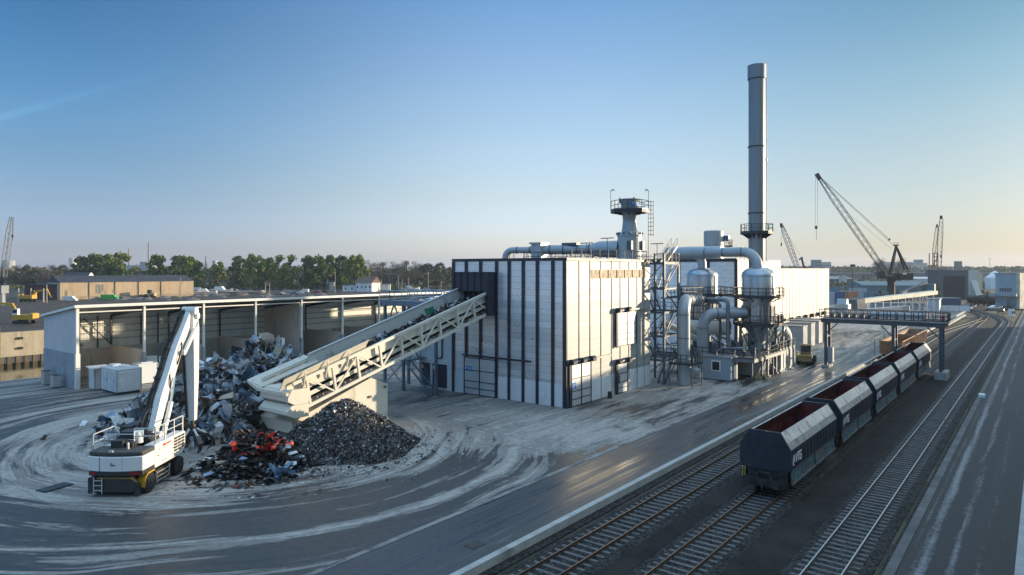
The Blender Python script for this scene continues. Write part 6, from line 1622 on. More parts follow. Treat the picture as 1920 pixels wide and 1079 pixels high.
mb = MB(); mb.prism([(-.55, 7.3), (.55, 7.3), (.55, 7.9), (.3, 8.15), (-.3, 8.15), (-.55, 7.9)], 'y', gyr+1.8, gyr+8.2); n_ = 0
mb.v = [(x+gx-.3, y, z) for x, y, z in mb.v]; mb.build('loading_trough', DUCTM, gn, smooth=0)
mb = MB()
for i in range(6): y = gyr+2+i*1.05; mb.box(gx-.95, y, 7.15, gx+.35, y+.1, 8.2)
for i in range(7): y = gyl-.6-i*.95; mb.box(gx-.4, y-.3, 7.13, gx+.5, y+.2, 7.5+.3*random.random())
build_each(mb, 'machine_casing', GREYST, gn)
mb = MB(); mb.box(gx-1.3, gyl-.95, .8, gx-.5, gyl-.3, 2.9); mb.build('control_cabinet', DUCTM, gn, smooth=0)
mb = MB(); mb.box(gx-1.35, gyr-.35, 7.15, gx+.2, gyr-.1, 8.0); mb.build('red_lamp_box', M('dull_red', (.25,.05,.04), .5), gn, smooth=0)

# ------------------------------------------------------------------ wheel loader and worker on the road side
lx_, ly_ = g(1511, 683)
wl_ = empty('wheel_loader', (0,0,0), 'small dirty yellow loader seen from behind on the pale wet yard road', 'wheel loader')
LYEL = M('loader_yellow', (.20,.15,.055), .6, 0, .3, 2, grime=(.12,.09,.05), gscale=1.5, gat=.5)
mb = MB(); mb.box(-.95, -1.8, .55, .95, -.1, 1.45); mb.prism([(-1.8, 1.0), (-1.9, .6), (-1.6, .55), (-1.6, 1.0)], 'x', -.95, .95); bevel(mb.build('engine_hood', LYEL, wl_, smooth=0), .06)
mb = MB(); mb.box(-.8, .2, .5, .8, 2.4, 1.0); mb.bar((-.55, 1.8, 1.3), (-.6, 3.2, .6), .2); mb.bar((.55, 1.8, 1.3), (.6, 3.2, .6), .2); mb.build('front_frame', LYEL, wl_, smooth=0)
mb = MB(); mb.prism([(3.0,.1),(3.7,.1),(4.0,.5),(3.3,1.0),(3.0,.9)], 'x', -1.2, 1.2); mb.build('bucket', WDARK, wl_, smooth=0)
mb = MB(); mb.box(-.72, -.2, 1.45, .72, .9, 1.75)
for x in (-.7, .62):
    for y in (-.18, .8): mb.box(x, y, 1.75, x+.08, y+.08, 2.75)
mb.box(-.8, -.3, 2.75, .8, 1.0, 2.88); cab_ = mb.build('cab', LYEL, wl_, smooth=0)
mb = MB(); mb.box(-.64, -.16, 1.78, .64, -.13, 2.72); mb.box(-.7, -.1, 1.78, -.67, .8, 2.72); mb.box(.67, -.1, 1.78, .7, .8, 2.72); mb.build('window', GLASSD, cab_, smooth=0)
for sx in (-1, 1):
    for yy in (-1.0, 1.5):
        mb = MB(); mb.sweep([(sx*.95-.22, yy, .6), (sx*.95-.17, yy, .6), (sx*.95+.17, yy, .6), (sx*.95+.22, yy, .6)], [.52, .6, .6, .52], 22); mb.build('wheel', RUBBER, wl_, smooth=30)
wl_.location = (lx_, ly_, 0); wl_.rotation_euler = (0, 0, radians(-80))
# worker
def person(loc, rz):
    root = empty('person', (0,0,0), 'worker in yellow hi-vis jacket, orange trousers and helmet standing beside the loader', 'person')
    J = {'pel': (0,0,.95,.15), 'belly': (0,.01,1.12,.145), 'chest': (0,.0,1.33,.165), 'neck': (0,.01,1.50,.06), 'head': (0,.03,1.64,.10), 'crown': (0,.03,1.72,.085),
         'hl': (-.10,0,.90,.105), 'kl': (-.12,.05,.50,.07), 'al': (-.12,0,.09,.05), 'tl': (-.13,.15,.04,.045), 'hr': (.10,0,.90,.105), 'kr': (.12,.0,.50,.07), 'ar': (.13,-.06,.09,.05), 'tr': (.15,.09,.04,.045),
         'sl': (-.19,0,1.40,.075), 'el': (-.26,.0,1.13,.055), 'wl': (-.24,.10,.90,.04), 'nl': (-.23,.14,.82,.035), 'sr': (.19,0,1.40,.075), 'er': (.26,-.02,1.13,.055), 'wr': (.25,.08,.90,.04), 'nr': (.24,.12,.82,.035)}
    E = [('pel','belly'),('belly','chest'),('chest','neck'),('neck','head'),('head','crown'),('pel','hl'),('hl','kl'),('kl','al'),('al','tl'),('pel','hr'),('hr','kr'),('kr','ar'),('ar','tr'),('chest','sl'),('sl','el'),('el','wl'),('wl','nl'),('chest','sr'),('sr','er'),('er','wr'),('wr','nr')]
    ks = list(J); idx = {k: i for i, k in enumerate(ks)}
    me = bpy.data.meshes.new('body'); me.from_pydata([J[k][:3] for k in ks], [(idx[a], idx[b]) for a, b in E], [])
    o = bpy.data.objects.new('body', me); COL.objects.link(o)
    sk = o.modifiers.new('skin', 'SKIN'); sk.use_smooth_shade = True
    for i, k in enumerate(ks): me.skin_vertices[0].data[i].radius = (J[k][3], J[k][3]*.85); me.skin_vertices[0].data[i].use_root = k == 'pel'
    sb = o.modifiers.new('sub', 'SUBSURF'); sb.levels = 1; sb.render_levels = 1
    dg = bpy.context.evaluated_depsgraph_get(); dg.update(); m2 = bpy.data.meshes.new_from_object(o.evaluated_get(dg)); o.modifiers.clear(); o.data = m2; o.parent = root
    m2.materials.clear()
    for m in (M('skin', (.45,.28,.2), .6), M('hivis_jacket', (.55,.50,.02), .7), M('orange_trousers', (.55,.14,.02), .7), M('boots', (.02,.02,.02), .7)): m2.materials.append(m)
    for p in m2.polygons:
        c = p.center; p.material_index = 3 if c.z < .12 else 2 if c.z < .93 and abs(c.x) < .2 else 0 if c.z > 1.5 or (c.z < .89) else 1; p.use_smooth = True
    mb = MB(); mb.lathe(0, .03, [(.125, 1.70), (.12, 1.76), (.08, 1.83), (.01, 1.85)], 14); mb.build('helmet', WHITE, root)
    mb = MB(); mb.lathe(0, 0.0, [(.172, 1.10), (.174, 1.15)], 14, False); mb.build('reflective_band', LETTER, root)
    root.location = loc; root.rotation_euler = (0, 0, rz)
px_, py_ = g(1495, 681); person((px_, py_, 0), radians(150))
# ------------------------------------------------------------------ background: helpers
def frame(pL, pR):                       # local frame: x from L to R, y away from the photographer
    L = Vector((*pL, 0)); R = Vector((*pR, 0)); d = (R-L); w = d.length; return L, w, atan2(d.y, d.x)
def block(name, label, cat, pL, pR, depth, h, wall, roofm=None, gable=0.0, z0=0.0, group=None, wins=None, winm=None, eave=.25, winname='window', door=None):
    L, w, a = frame(pL, pR); r = empty(name, (0,0,0), label, cat, group)
    mb = MB(); mb.box(0, 0, z0-.2, w, depth, h); mb.build('wall', wall, r, smooth=0)
    mb = MB()
    if gable: mb.prism([(-eave, h+.003), (depth/2, h+gable), (depth+eave, h+.003)], 'x', -eave, w+eave)
    else: mb.box(-eave, -eave, h+.003, w+eave, depth+eave, h+.35)
    mb.build('roof', roofm or ROOFM, r, smooth=0)
    if wins:
        nx, zs_, ww, hh = wins
        for z in zs_:
            for i in range(nx):
                x = w*(i+.5)/nx; mb = MB(); mb.box(x-ww/2, -.06, z, x+ww/2, -.004, z+hh); mb.build(winname, winm or GLASSD, r, smooth=0)
    if door: x, dw, dh, dm = door; mb = MB(); mb.box(x, -.07, 0, x+dw, -.004, dh); mb.build('door', dm, r, smooth=0)
    r.location = (L.x, L.y, 0); r.rotation_euler = (0, 0, a); return r
def face(px0, px1, d): return at(px0, d), at(px1, d)
def pole(name, px, pyb, pyt, r, label, cat, m, group=None, arm=0.0, head=False):
    d = gd(pyb); x, y = at(px, d); z = zat(pyt, d)
    o = empty(name, (x, y, 0), label, cat, group); mb = MB(); mb.tube((x, y, -.1), (x, y, z), r, 7, r*.7); mb.build('mast', m, o)
    if arm: mb = MB(); p = Vector((x, y, z)); mb.bar(p-rt*arm, p+rt*arm, r*1.2); mb.build('arm', m, o, smooth=0)
    if head: mb = MB(); p = Vector((x, y, z)); mb.bar(p-rt*.9, p+rt*.9, .8, .9); mb.build('lamp_head', DARKST, o, smooth=0)
    return o
CRANEM = M('crane_dark', (.016,.014,.014), .7, 0, .3, .5)
CRANER = M('crane_red', (.16,.06,.05), .65, .1, .3, .5)
CRANEG = M('crane_grey', (.20,.22,.24), .55, .3, .2, .5)
def lattice(mb, p, q, w0, w1, n, r=.1, wm=None):
    p = Vector(p); q = Vector(q); d = (q-p).normalized(); s = d.cross(Vector((0,0,1))).normalized(); t = s.cross(d)
    wm = wm or w0
    def W_(f): return w0+(wm-w0)*min(1, f/.3) if f < .3 else (wm if f < .75 else wm+(w1-wm)*(f-.75)/.25)
    prev = None
    for i in range(n+1):
        f = i/n; c = p.lerp(q, f); w = W_(f)/2
        cs = [c+s*w+t*w, c-s*w+t*w, c-s*w-t*w, c+s*w-t*w]
        if prev:
            for k in range(4): mb.bar(prev[k], cs[k], r*1.3); mb.bar(prev[k], cs[(k+1) % 4], r*.55) if (i+k) % 2 else None
        for k in range(4): mb.bar(cs[k], cs[(k+1) % 4], r*.5) if i % 2 else None
        prev = cs
def sbar(px, py, d): x, y = at(px, d); return Vector((x, y, zat(py, d)))
# big slewing crane
d = 300; c_ = empty('harbour_crane', (*at(1672, d), 0), 'big dark harbour crane with a long slanted lattice jib and hanging hook block', 'harbour crane', None)
mb = MB(); lattice(mb, sbar(1664, 517, d), sbar(1532, 328, d+6), 1.6, .7, 34, .16, 2.3); mb.build('jib', CRANEM, c_, smooth=0)
mb = MB(); p = sbar(1531, 326, d+6); mb.bar(p, sbar(1537.5, 337, d+6), 1.6, 1.3); mb.build('jib_head', CRANEM, c_, smooth=0)
mb = MB()
for s in (-1.2, 1.2):
    mb.bar(sbar(1669, 516, d)+fd*s, sbar(1680, 461, d), .7); mb.bar(sbar(1699, 506, d)+fd*s, sbar(1680, 461, d), .6)
p = sbar(1680, 460, d); mb.bar(p-rt*1.2, p+rt*1.2, .5); mb.bar(p-rt*1.3+Vector((0,0,.9)), p+rt*1.3+Vector((0,0,.9)), .2)
mb.build('a_frame', CRANEM, c_, smooth=0)
mb = MB(); x, y = at(1690, d); p0 = sbar(1681, 519, d); p1 = sbar(1706, 519, d); mb.bar((p0+p1)/2-rt*3.0, (p0+p1)/2+rt*3.0, 5.0, 2.9); p = sbar(1652, 515, d); mb.bar(p-rt*1.2, p+rt*1.2, 2, 2.4)
mb.bar(sbar(1650, 520, d), sbar(1700, 520, d), 4.5, 1.2); mb.build('machine_house', CRANEM, c_, smooth=0)
mb = MB(); p = sbar(1690, 513.5, d)+fd*2.56; mb.bar(p-rt*.9, p+rt*.9, .05, .7); mb.build('name_board', WHITE, c_, smooth=0)
mb = MB(); x, y = at(1671, d); mb.lathe(x, y, [(1.5, -.2), (1.5, 8.3), (1.8, 8.5), (1.8, 10.2)], 16); mb.build('pedestal', CRANEM, c_)
mb = MB()
for k in (-.5, .5): mb.tube(sbar(1531, 330, d+6)+rt*k, sbar(1530.5, 425, d+6)+rt*k, .05, 5)
mb.tube(sbar(1540, 334, d+6), sbar(1667, 449, d), .09, 5); mb.tube(sbar(1540, 336, d+6), sbar(1678, 463, d), .07, 5); mb.tube(sbar(1575, 388, d+4), sbar(1672, 467, d), .04, 5); mb.build('cable', CRANEM, c_)
mb = MB(); p = sbar(1530.5, 427, d+6); mb.lathe(p.x, p.y, [(.1, p.z-.8), (.6, p.z-.4), (.6, p.z+.5), (.1, p.z+.8)], 10); mb.tube(p, p-Vector((0,0,5.5)), .08, 5); p = sbar(1667.5, 449.5, d); mb.lathe(p.x, p.y, [(.1, p.z-.5), (.5, p.z), (.1, p.z+.5)], 8); mb.build('hook_block', CRANEM, c_)
# second crane with two jibs
d = 330; c_ = empty('harbour_crane', (*at(1752, d), 0), 'reddish harbour crane seen end-on with a steep jib above the grey hall', 'harbour crane')
mb = MB(); lattice(mb, sbar(1760, 503, d), sbar(1765, 412, d+14), 2.0, 1.3, 20, .15, 2.0); lattice(mb, sbar(1751, 474, d), sbar(1757, 425, d+22), 1.2, .8, 12, .13, 1.2); mb.build('jib', CRANER, c_, smooth=0)
mb = MB()
for px in (1745.5, 1755.5):
    for s in (-1.4, 1.4): mb.bar(sbar(px, 506, d)+fd*s, sbar(px+(.5 if px < 1750 else -.3), 475, d)+fd*s, .4)
for py in (475, 482, 490, 498): mb.bar(sbar(1745.5, py, d)+fd*1.4, sbar(1755.5, py, d)+fd*1.4, .35)
mb.bar(sbar(1745.5, 498, d)+fd*1.4, sbar(1755.5, 482, d)+fd*1.4, .25); mb.build('tower_frame', CRANER, c_, smooth=0)
mb = MB(); p = sbar(1751, 512, d); mb.bar(p-rt*3.2, p+rt*2.2, 4, 3.4); p = sbar(1765, 509, d); mb.bar(p-rt*1.2, p+rt*.8, 3, 2.6); mb.build('machine_house', CRANEG, c_, smooth=0)
mb = MB(); p = sbar(1765, 408, d+14); mb.bar(p-Vector((0,0,.9)), p+Vector((0,0,.9)), 1.2); p = sbar(1757, 424, d+22); mb.bar(p-Vector((0,0,.8)), p+Vector((0,0,.8)), .8); mb.build('jib_head', CRANEM, c_, smooth=0)
mb = MB(); mb.tube(sbar(1766, 415, d+14), sbar(1764, 482, d+14), .05, 5); p = sbar(1764, 481, d+14); mb.lathe(p.x, p.y, [(.1, p.z-1), (.4, p.z), (.1, p.z+1)], 6); mb.build('cable', CRANEM, c_)
mb = MB(); x, y = at(1750, d); mb.lathe(x, y, [(1.6, -.2), (1.6, 11)], 12); mb.build('pedestal', CRANEM, c_)
# third, far crane behind the rear hall
d = 420; c_ = empty('harbour_crane', (*at(1500, d), 0), 'distant thin crane jib rising behind the rear hall', 'harbour crane')
mb = MB(); lattice(mb, sbar(1497, 508, d), sbar(1466, 423, d), 2.0, 1.0, 24, .18, 2.4); mb.build('jib', CRANEG, c_, smooth=0)
mb = MB(); mb.bar(sbar(1466.5, 427, d), sbar(1465, 419, d), 1.6); mb.bar(sbar(1508, 505, d), sbar(1503, 484, d), .9); mb.bar(sbar(1503, 487, d)-rt*1.5, sbar(1503, 483, d)+rt*.6, .8); mb.build('jib_head', CRANEM, c_, smooth=0)
mb = MB(); mb.tube(sbar(1465, 422, d), sbar(1465, 458, d), .08, 5); mb.tube(sbar(1466, 421, d), sbar(1503, 484, d), .06, 5); mb.tube(sbar(1465, 456, d), sbar(1465, 462, d), .4, 6); mb.build('cable', CRANEM, c_)
mb = MB(); x, y = at(1502, d); mb.box(x-3, y-3, -.2, x+3, y+3, 14); mb.build('machine_house', CRANEG, c_, smooth=0)
# left crane
d = 265; c_ = empty('harbour_crane', (*at(3, d), 0), 'pale grey lattice crane at the edge of the water on the far bank', 'harbour crane')
mb = MB(); lattice(mb, sbar(6, 520, d), sbar(22, 407, d), 1.6, .8, 18, .14, 1.6); mb.build('jib', CRANEG, c_, smooth=0)
mb = MB(); x, y = at(2, d); mb.lathe(x, y, [(1.6, -.1), (1.3, 6)], 12); p = sbar(0, 543, d); mb.bar(p-rt*3, p+rt*2, 4, 3); p = sbar(3, 528, d); lattice(mb, p-Vector((0,0,3)), p+Vector((0,0,6.5)), 2.0, 1.2, 5, .18); mb.build('machine_house', CRANEG, c_, smooth=0)
mb = MB(); mb.tube(sbar(23.5, 410, d), sbar(23.5, 452, d), .06, 5); mb.tube(sbar(23.5, 440, d), sbar(23.5, 446, d), .3, 6); mb.build('cable', CRANEM, c_)

# ------------------------------------------------------------------ left far bank
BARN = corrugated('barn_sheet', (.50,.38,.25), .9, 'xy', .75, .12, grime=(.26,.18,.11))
DKROOF = M('dark_roof', (.035,.035,.042), .75, 0, .25, .2)
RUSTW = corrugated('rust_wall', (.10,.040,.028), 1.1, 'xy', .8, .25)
bn = block('long_barn', 'long beige corrugated barn with a dark low roof on the far bank', 'barn', at(112.5, 309), at(363, 352), 22, 7.9, BARN, DKROOF, 3.0)
Lw = hypot(at(112.5, 309)[0]-at(363, 352)[0], at(112.5, 309)[1]-at(363, 352)[1])
mb = MB(); mb.box(0, -.12, -.1, Lw, -.003, 1.6); mb.build('plinth_wall', M('barn_plinth', (.36,.28,.20), .9, 0, .3, .3), bn, smooth=0)
for f in (.195, .38, .555, .73):
    mb = MB(); mb.box(Lw*f-.12, -.2, 0, Lw*f+.12, -.004, 7.9); mb.build('downpipe', DARKST, bn, smooth=0)
for f, w_, z0_, z1_ in ((.245, 1.6, 2.6, 6.9), (.262, .9, 2.6, 6.5), (.365, .9, 2.8, 4.4), (.285, .8, 3.5, 6.9)):
    mb = MB(); mb.box(Lw*f, -.1, z0_, Lw*f+w_, -.004, z1_); mb.build('window', M('old_pane', (.25,.25,.24), .4, 0, .4, 1), bn, smooth=0)
block('rust_shed', 'dark rust red sheet shed at the left end of the long barn', 'shed', at(46, 318), at(111, 312), 14, 6.6, RUSTW, DKROOF, 0)
hs = block('dark_roof_house', 'dark roofed house with a white gable peeping over the long barn', 'house', at(112, 420), at(157, 420), 14, 8.0, M('house_white', (.7,.7,.68), .7), DKROOF, 4.0)
mb = MB(); L, w, a = frame(at(112, 420), at(157, 420)); mb.prism([(0.5, 7), (6.8, 12.0), (13, 7)], 'x', w+.3, w+.5); mb.build('gable', M('house_white', (.7,.7,.68)), hs, smooth=0)
for i, (px, pb, pt) in enumerate(((34.5, 567, 541), (58, 566, 541), (81.5, 567, 541), (10, 563, 541))):
    pole('bollard_post', px, pb, pt, .35, 'pale concrete post, %s from the left on the far bank' % ('second', 'third', 'fourth', 'first')[i], 'post', CONC, 'pale concrete posts on the far bank')
pole('utility_pole', 87.5, 568, 534, .28, 'tall brownish pole beside the row of pale posts', 'pole', M('pole_wood', (.30,.25,.19), .8), 'poles on the far bank')
pole('utility_pole', 338, 560, 521, .26, 'tall brownish pole in front of the right end of the long barn', 'pole', M('pole_wood', (.3,.25,.19)), 'poles on the far bank')
YELM = M('digger_yellow', (.52,.30,.04), .55, 0, .2, 1.5, grime=(.25,.16,.06), gat=.6)
def tracked(px, py, label, rz, s=1.0, wheels=False):
    r = empty('excavator', (0,0,0), label, 'excavator', 'yellow excavators on the far bank')
    mb = MB(); mb.box(-2.2, -1.5, 1.2, 2.4, 1.5, 2.5); mb.prism([(-2.2, 1.2), (-2.9, 1.5), (-2.9, 2.7), (-2.2, 2.9)], 'y', -1.5, 1.5); mb.build('body', YELM, r, smooth=0)
    mb = MB(); mb.prism([(1.0, 2.5), (2.3, 2.5), (2.5, 3.3), (2.0, 4.1), (1.0, 4.1)], 'y', .3, 1.4); mb.build('cab', WHITE if not wheels else YELM, r, smooth=0)
    mb = MB(); mb.prism([(1.1, 3.0), (2.2, 3.0), (2.35, 3.4), (1.95, 3.95), (1.1, 3.95)], 'y', .25, 1.45); mb.build('cab_window', GLASSD, r, smooth=0)
    for y in (-1.3, 1.3):
        mb = MB()
        if wheels:
            for x in (-1.5, 1.7): mb.sweep([(x, y-.25, .6), (x, y+.25, .6)], .6, 16)
        else: mb.prism([(-2.3, .5), (-1.9, .05), (1.9, .05), (2.3, .5), (1.9, .95), (-1.9, .95)], 'y', y-.35, y+.35)
        mb.build('wheel' if wheels else 'crawler_track', WDARK, r, smooth=30)
    mb = MB(); mb.bar((-1.2, 0, .9), (1.2, 0, .9), 1.8, .6); mb.build('undercarriage', WDARK, r, smooth=0)
    mb = MB(); tapered(mb, [Vector((1.6, -.4, 2.3)), Vector((3.4, -.4, 5.2 if not wheels else 4.0)), Vector((7.2, -.4, 5.6 if not wheels else 4.6))], [.5, .55, .4], [.5, .8, .5], Vector((0,1,0))); tapered(mb, [Vector((7.0, -.4, 6.0 if not wheels else 4.8)), Vector((8.3, -.4, 2.2))], [.4, .3], [.6, .35], Vector((0,1,0))); mb.build('boom', YELM, r, smooth=0)
    mb = MB(); mb.prism([(8.0, 2.3), (8.6, 2.2), (8.9, 1.2), (8.2, .7), (7.8, 1.4)], 'y', -1.0, .2); mb.build('bucket', WDARK, r, smooth=0)
    x, y = g(px, py); r.location = (x, y, 0); r.rotation_euler = (0, 0, rz); r.scale = (s, s, s); return r
tracked(46, 607.5, 'yellow tracked excavator with a white cab on the bank above the quay wall', YAW+pi+.1, .95)
tracked(52, 566.5, 'yellow wheeled excavator in front of the dark rust red shed', YAW+.05, 1.15, True)
def van(px, py, label, col, rz, L=5.6, h=2.4, car=False, s=1.0, name='van', cat='van', group=None):
    r = empty(name, (0,0,0), label, cat, group)
    m = M('paint_'+col[0], col[1], .25, .1, .06, 2)
    if car: body = [(-2.1,.35),(-2.15,.75),(-1.95,.92),(-1.55,.98),(-1.0,1.42),(.4,1.45),(1.15,.98),(1.95,.85),(2.15,.65),(2.15,.35)]
    else: body = [(-L/2,.4),(-L/2,h),(L/2-1.7,h),(L/2-.9,1.45),(L/2-.1,1.15),(L/2,.9),(L/2,.4)]
    mb = MB(); mb.prism(body, 'y', -.88, .88); bevel(mb.build('body', m, r, smooth=0), .08)
    mb = MB()
    if car:
        mb.prism([(-1.4,1.0),(-.95,1.36),(.35,1.39),(.98,1.0)], 'y', -.895, .895)
    else: mb.prism([(L/2-1.75,1.5),(L/2-1.75,h-.25),(L/2-1.6,h-.25),(L/2-1.05,1.5)], 'y', -.9, .9)
    mb.build('window', GLASSD, r, smooth=0)
    wx = 1.35 if car else L*.32
    for x in (-wx, wx):
        for y in (-.8, .8):
            mb = MB(); mb.sweep([(x, y-.11, .33), (x, y+.11, .33)], .34, 18); w = mb.build('wheel', RUBBER, r, smooth=30)
            if s >= 1: mb = MB(); ys_ = (y-.125, y-.112) if y < 0 else (y+.112, y+.125); mb.sweep([(x, ys_[0], .33), (x, ys_[1], .33)], .19, 12); mb.build('rim', CHROME, w, smooth=30)
    fx = (2.15 if car else L/2)
    for y in (-.65, .65):
        mb = MB(); mb.box(fx-.12, y-.15, .62, fx+.012, y+.15, .75); mb.build('headlight', CHROME, r, smooth=0)
    x, y = g(px, py); r.location = (x, y, 0); r.rotation_euler = (0, 0, rz); return r
van(132, 566, 'white panel van parked in front of the long barn', ('white', (.72,.72,.72)), YAW)
van(206, 563, 'bright green van parked in front of the long barn', ('green', (.05,.42,.08)), YAW, 7.5, 2.5)
r = empty('wheel_loader', (0,0,0), 'tan wheel loader standing before the right part of the long barn', 'wheel loader')
mb = MB(); mb.box(-3, -1.2, 1.0, .2, 1.2, 2.4); mb.box(.2, -.6, .9, 2.2, .6, 1.6); mb.bar((1.2, 0, 1.9), (3.6, 0, .9), 1.2, .4); mb.build('body', M('tan_paint', (.42,.32,.17), .6), r, smooth=0)
mb = MB(); mb.box(-1.0, -.9, 2.4, .6, .9, 3.9); mb.build('cab', DARKST, r, smooth=0)
for x in (-1.8, 1.5):
    for y in (-1.1, 1.1): mb = MB(); mb.sweep([(x, y-.3, .8), (x, y+.3, .8)], .8, 16); mb.build('wheel', RUBBER, r, smooth=30)
mb = MB(); mb.prism([(3.4,.1),(4.6,.2),(4.9,1.0),(3.6,1.6)], 'y', -1.5, 1.5); mb.build('bucket', WDARK, r, smooth=0)
x, y = g(280, 559); r.location = (x, y, 0); r.rotation_euler = (0, 0, YAW+pi)
# gravel mounds along the bank (seen over the shed roof)
rg = random.Random(21); mb = MB()
for i in range(60):
    px = rg.uniform(150, 660); py = rg.uniform(552, 566)-(px-150)*.016; x, y = g(px, py); rr_ = rg.uniform(2.0, 4.5); h = rg.uniform(.6, 1.7); n = 14; b = len(mb.v)
    for k in range(n):
        for q, (fr_, fz) in enumerate(((1, -.1), (.6, .55), (.2, .95))):
            a = 2*pi*k/n; w = rr_*fr_*(1+.2*noise.noise((x+cos(a)*2, y+sin(a)*2, q))); mb.v.append((x+w*cos(a), y+w*sin(a), h*fz))
    mb.v.append((x, y, h))
    for k in range(n):
        k2 = (k+1) % n
        for q in range(2): mb.f.append([b+k*3+q, b+k2*3+q, b+k2*3+q+1, b+k*3+q+1]); mb.m.append(0)
        mb.f.append([b+k*3+2, b+k2*3+2, b+3*n]); mb.m.append(0)
tag(mb.build('gravel_mounds', gravel_material('mound_gravel', (.07,.062,.058), (.20,.175,.16), .8, .4), smooth=80), kind='stuff')
x, y = g(445, 556); mb = MB(); mb.lathe(x, y, [(4.5, -.1), (3.2, 1.0), (1.6, 2.0), (.4, 2.5), (.05, 2.6)], 18); tag(mb.build('earth_heap', M('dark_earth', (.09,.06,.045), .9, 0, .3, .6)), 'dark brown cone of earth beside the boats on the far bank', 'earth heap')
# boats and scrap cars on the bank
def boat(px, py, label, L, h, col, cabin=True, rz=0):
    r = empty('boat', (0,0,0), label, 'boat', 'boats laid up on the far bank')
    st = [(-L/2, .8, .9), (-L*.2, 1.0, .75), (L*.2, .95, .8), (L*.42, .5, 1.0), (L*.5, .06, 1.15)]; vs = []; fs = []
    for x, w, zt_2 in st: vs += [(x, -w*L*.14, zt_2*h), (x, -w*L*.09, .15*h), (x, w*L*.09, .15*h), (x, w*L*.14, zt_2*h)]
    for i in range(len(st)-1):
        for k in range(3): a = i*4+k; fs.append((a, a+4, a+5, a+1))
        fs.append((i*4+3, i*4+7, i*4+4, i*4))
    fs += [(0,1,2,3)]; MB().add(vs, fs).build('hull', M('boat_'+col[0], col[1], .5), r, smooth=0)
    if cabin: mb = MB(); mb.prism([(-L*.3, .75*h), (-L*.28, 1.5*h), (L*.02, 1.5*h), (L*.14, .8*h)], 'y', -L*.08, L*.08); mb.build('cabin', WHITE, r, smooth=0)
    x, y = g(px, py); r.location = (x, y, 0); r.rotation_euler = (0, 0, YAW+rz)
boat(385, 553, 'white boat lying leftmost among the boats, right of the long barn', 13, 2.2, ('white', (.7,.7,.68)), True, .1)
boat(416, 550, 'cream boat with a cabin between the white boat and the long barge', 14, 2.6, ('cream', (.62,.58,.5)), True, -.15)
boat(455, 551.5, 'long low pale barge hull, largest of the laid-up boats', 26, 2.0, ('pale', (.60,.52,.44)), False, .03)
boat(770, 546, 'small white boat far back by the brown trees', 12, 2.2, ('white', (.7,.7,.68)), True, .2)
rg = random.Random(4)
cols = [('white', (.72,.72,.72)), ('blue', (.05,.13,.30)), ('grey', (.3,.31,.32)), ('silver', (.5,.5,.52)), ('dark', (.04,.045,.05)), ('red', (.35,.04,.03))]
k = 0
for px, py in ((372, 546), (392, 543), (404, 544), (430, 545), (441, 546), (524, 553), (540, 551.5), (551, 553), (563, 552), (571, 549.5), (596, 550), (609, 549), (745, 549), (757, 546.5), (786, 549), (798, 547), (812, 548.5), (826, 547)):
    c = cols[(k*5+k//3) % 6]
    van(px, py, '%s %s %s' % (c[0], 'car' if k % 3 else 'van', ['parked just right of the long barn', 'behind the white laid-up boat', 'behind the cream laid-up boat', 'behind the barge hull, left of its middle', 'behind the middle of the barge hull', 'first left in the row of vehicles right of the barge', 'second in the row of vehicles right of the barge', 'third in the row of vehicles right of the barge', 'fourth in the row of vehicles right of the barge', 'fifth in the row of vehicles right of the barge', 'left of the small white annexe by the house', 'just left of the small white annexe by the house', 'leftmost below the brown trees', 'second from left below the brown trees', 'third from left below the brown trees', 'fourth from left below the brown trees', 'second from right below the brown trees', 'rightmost below the brown trees'][k]), c, YAW+rg.uniform(-.4, .4)+(pi if k % 2 else 0), 5.4, 2.3, bool(k % 3), 1 if False else .5, 'car' if k % 3 else 'van', 'car' if k % 3 else 'van', 'vehicles parked on the far bank'); k += 1
HWHITE = M('house_white', (.7,.7,.68), .7); HROOF = M('house_roof', (.16,.095,.07), .85, 0, .2, .5)
block('white_house', 'white house with a brown hipped roof before the trees', 'house', at(667, 425), at(697, 420), 9, 5.6, HWHITE, HROOF, 3.6, wins=(4, (2.2,), .9, 1.5), eave=.5)
block('flat_annexe', 'small flat roofed white building left of the white house', 'annexe', at(642, 428), at(666, 427), 7, 3.6, HWHITE, ROOFM, 0, wins=(2, (1.3,), .9, 1.2))
block('signal_hut', 'small pale hut among the poles below the brown trees', 'hut', at(716, 440), at(729, 440), 6, 4.0, HWHITE, ROOFM, 0)
PW = M('pole_grey', (.34,.32,.27), .8)
for px, pb, pt, lb, arm in ((628.5, 549, 510, 'tallest concrete pole, in front of the green trees left of the house', 0), (497.5, 552, 530, 'shorter of the two poles right of the barge', 0), (505.5, 554, 530, 'taller of the two poles right of the barge', 0), (692, 547, 510, 'tall pole rising over the white house roof', 0), (703.5, 546, 520, 'pole with a crossarm right of the white house', 1.5),
                        (715, 547, 524, 'short pole beside the small pale hut', 0), (747, 546, 518, 'slim lamp pole left of the brown trees middle', 1.2), (754, 546, 524, 'shorter pole beside the slim lamp pole', 0), (766, 546, 521, 'dark pole under the middle of the brown trees', 0), (803, 547, 510, 'tall yellowish pole in front of the grey green trees', 0), (827, 547, 527, 'short pole close to the hall corner', 0)):
    pole('utility_pole', px, pb, pt, .24, lb, 'pole', PW, 'poles on the far bank', arm)
block('trackside_frame', 'pale concrete frame on the bank next to the tallest pole', 'concrete frame', at(617, 430), at(626, 430), 1.5, 5.5, CONC, CONC, 0)
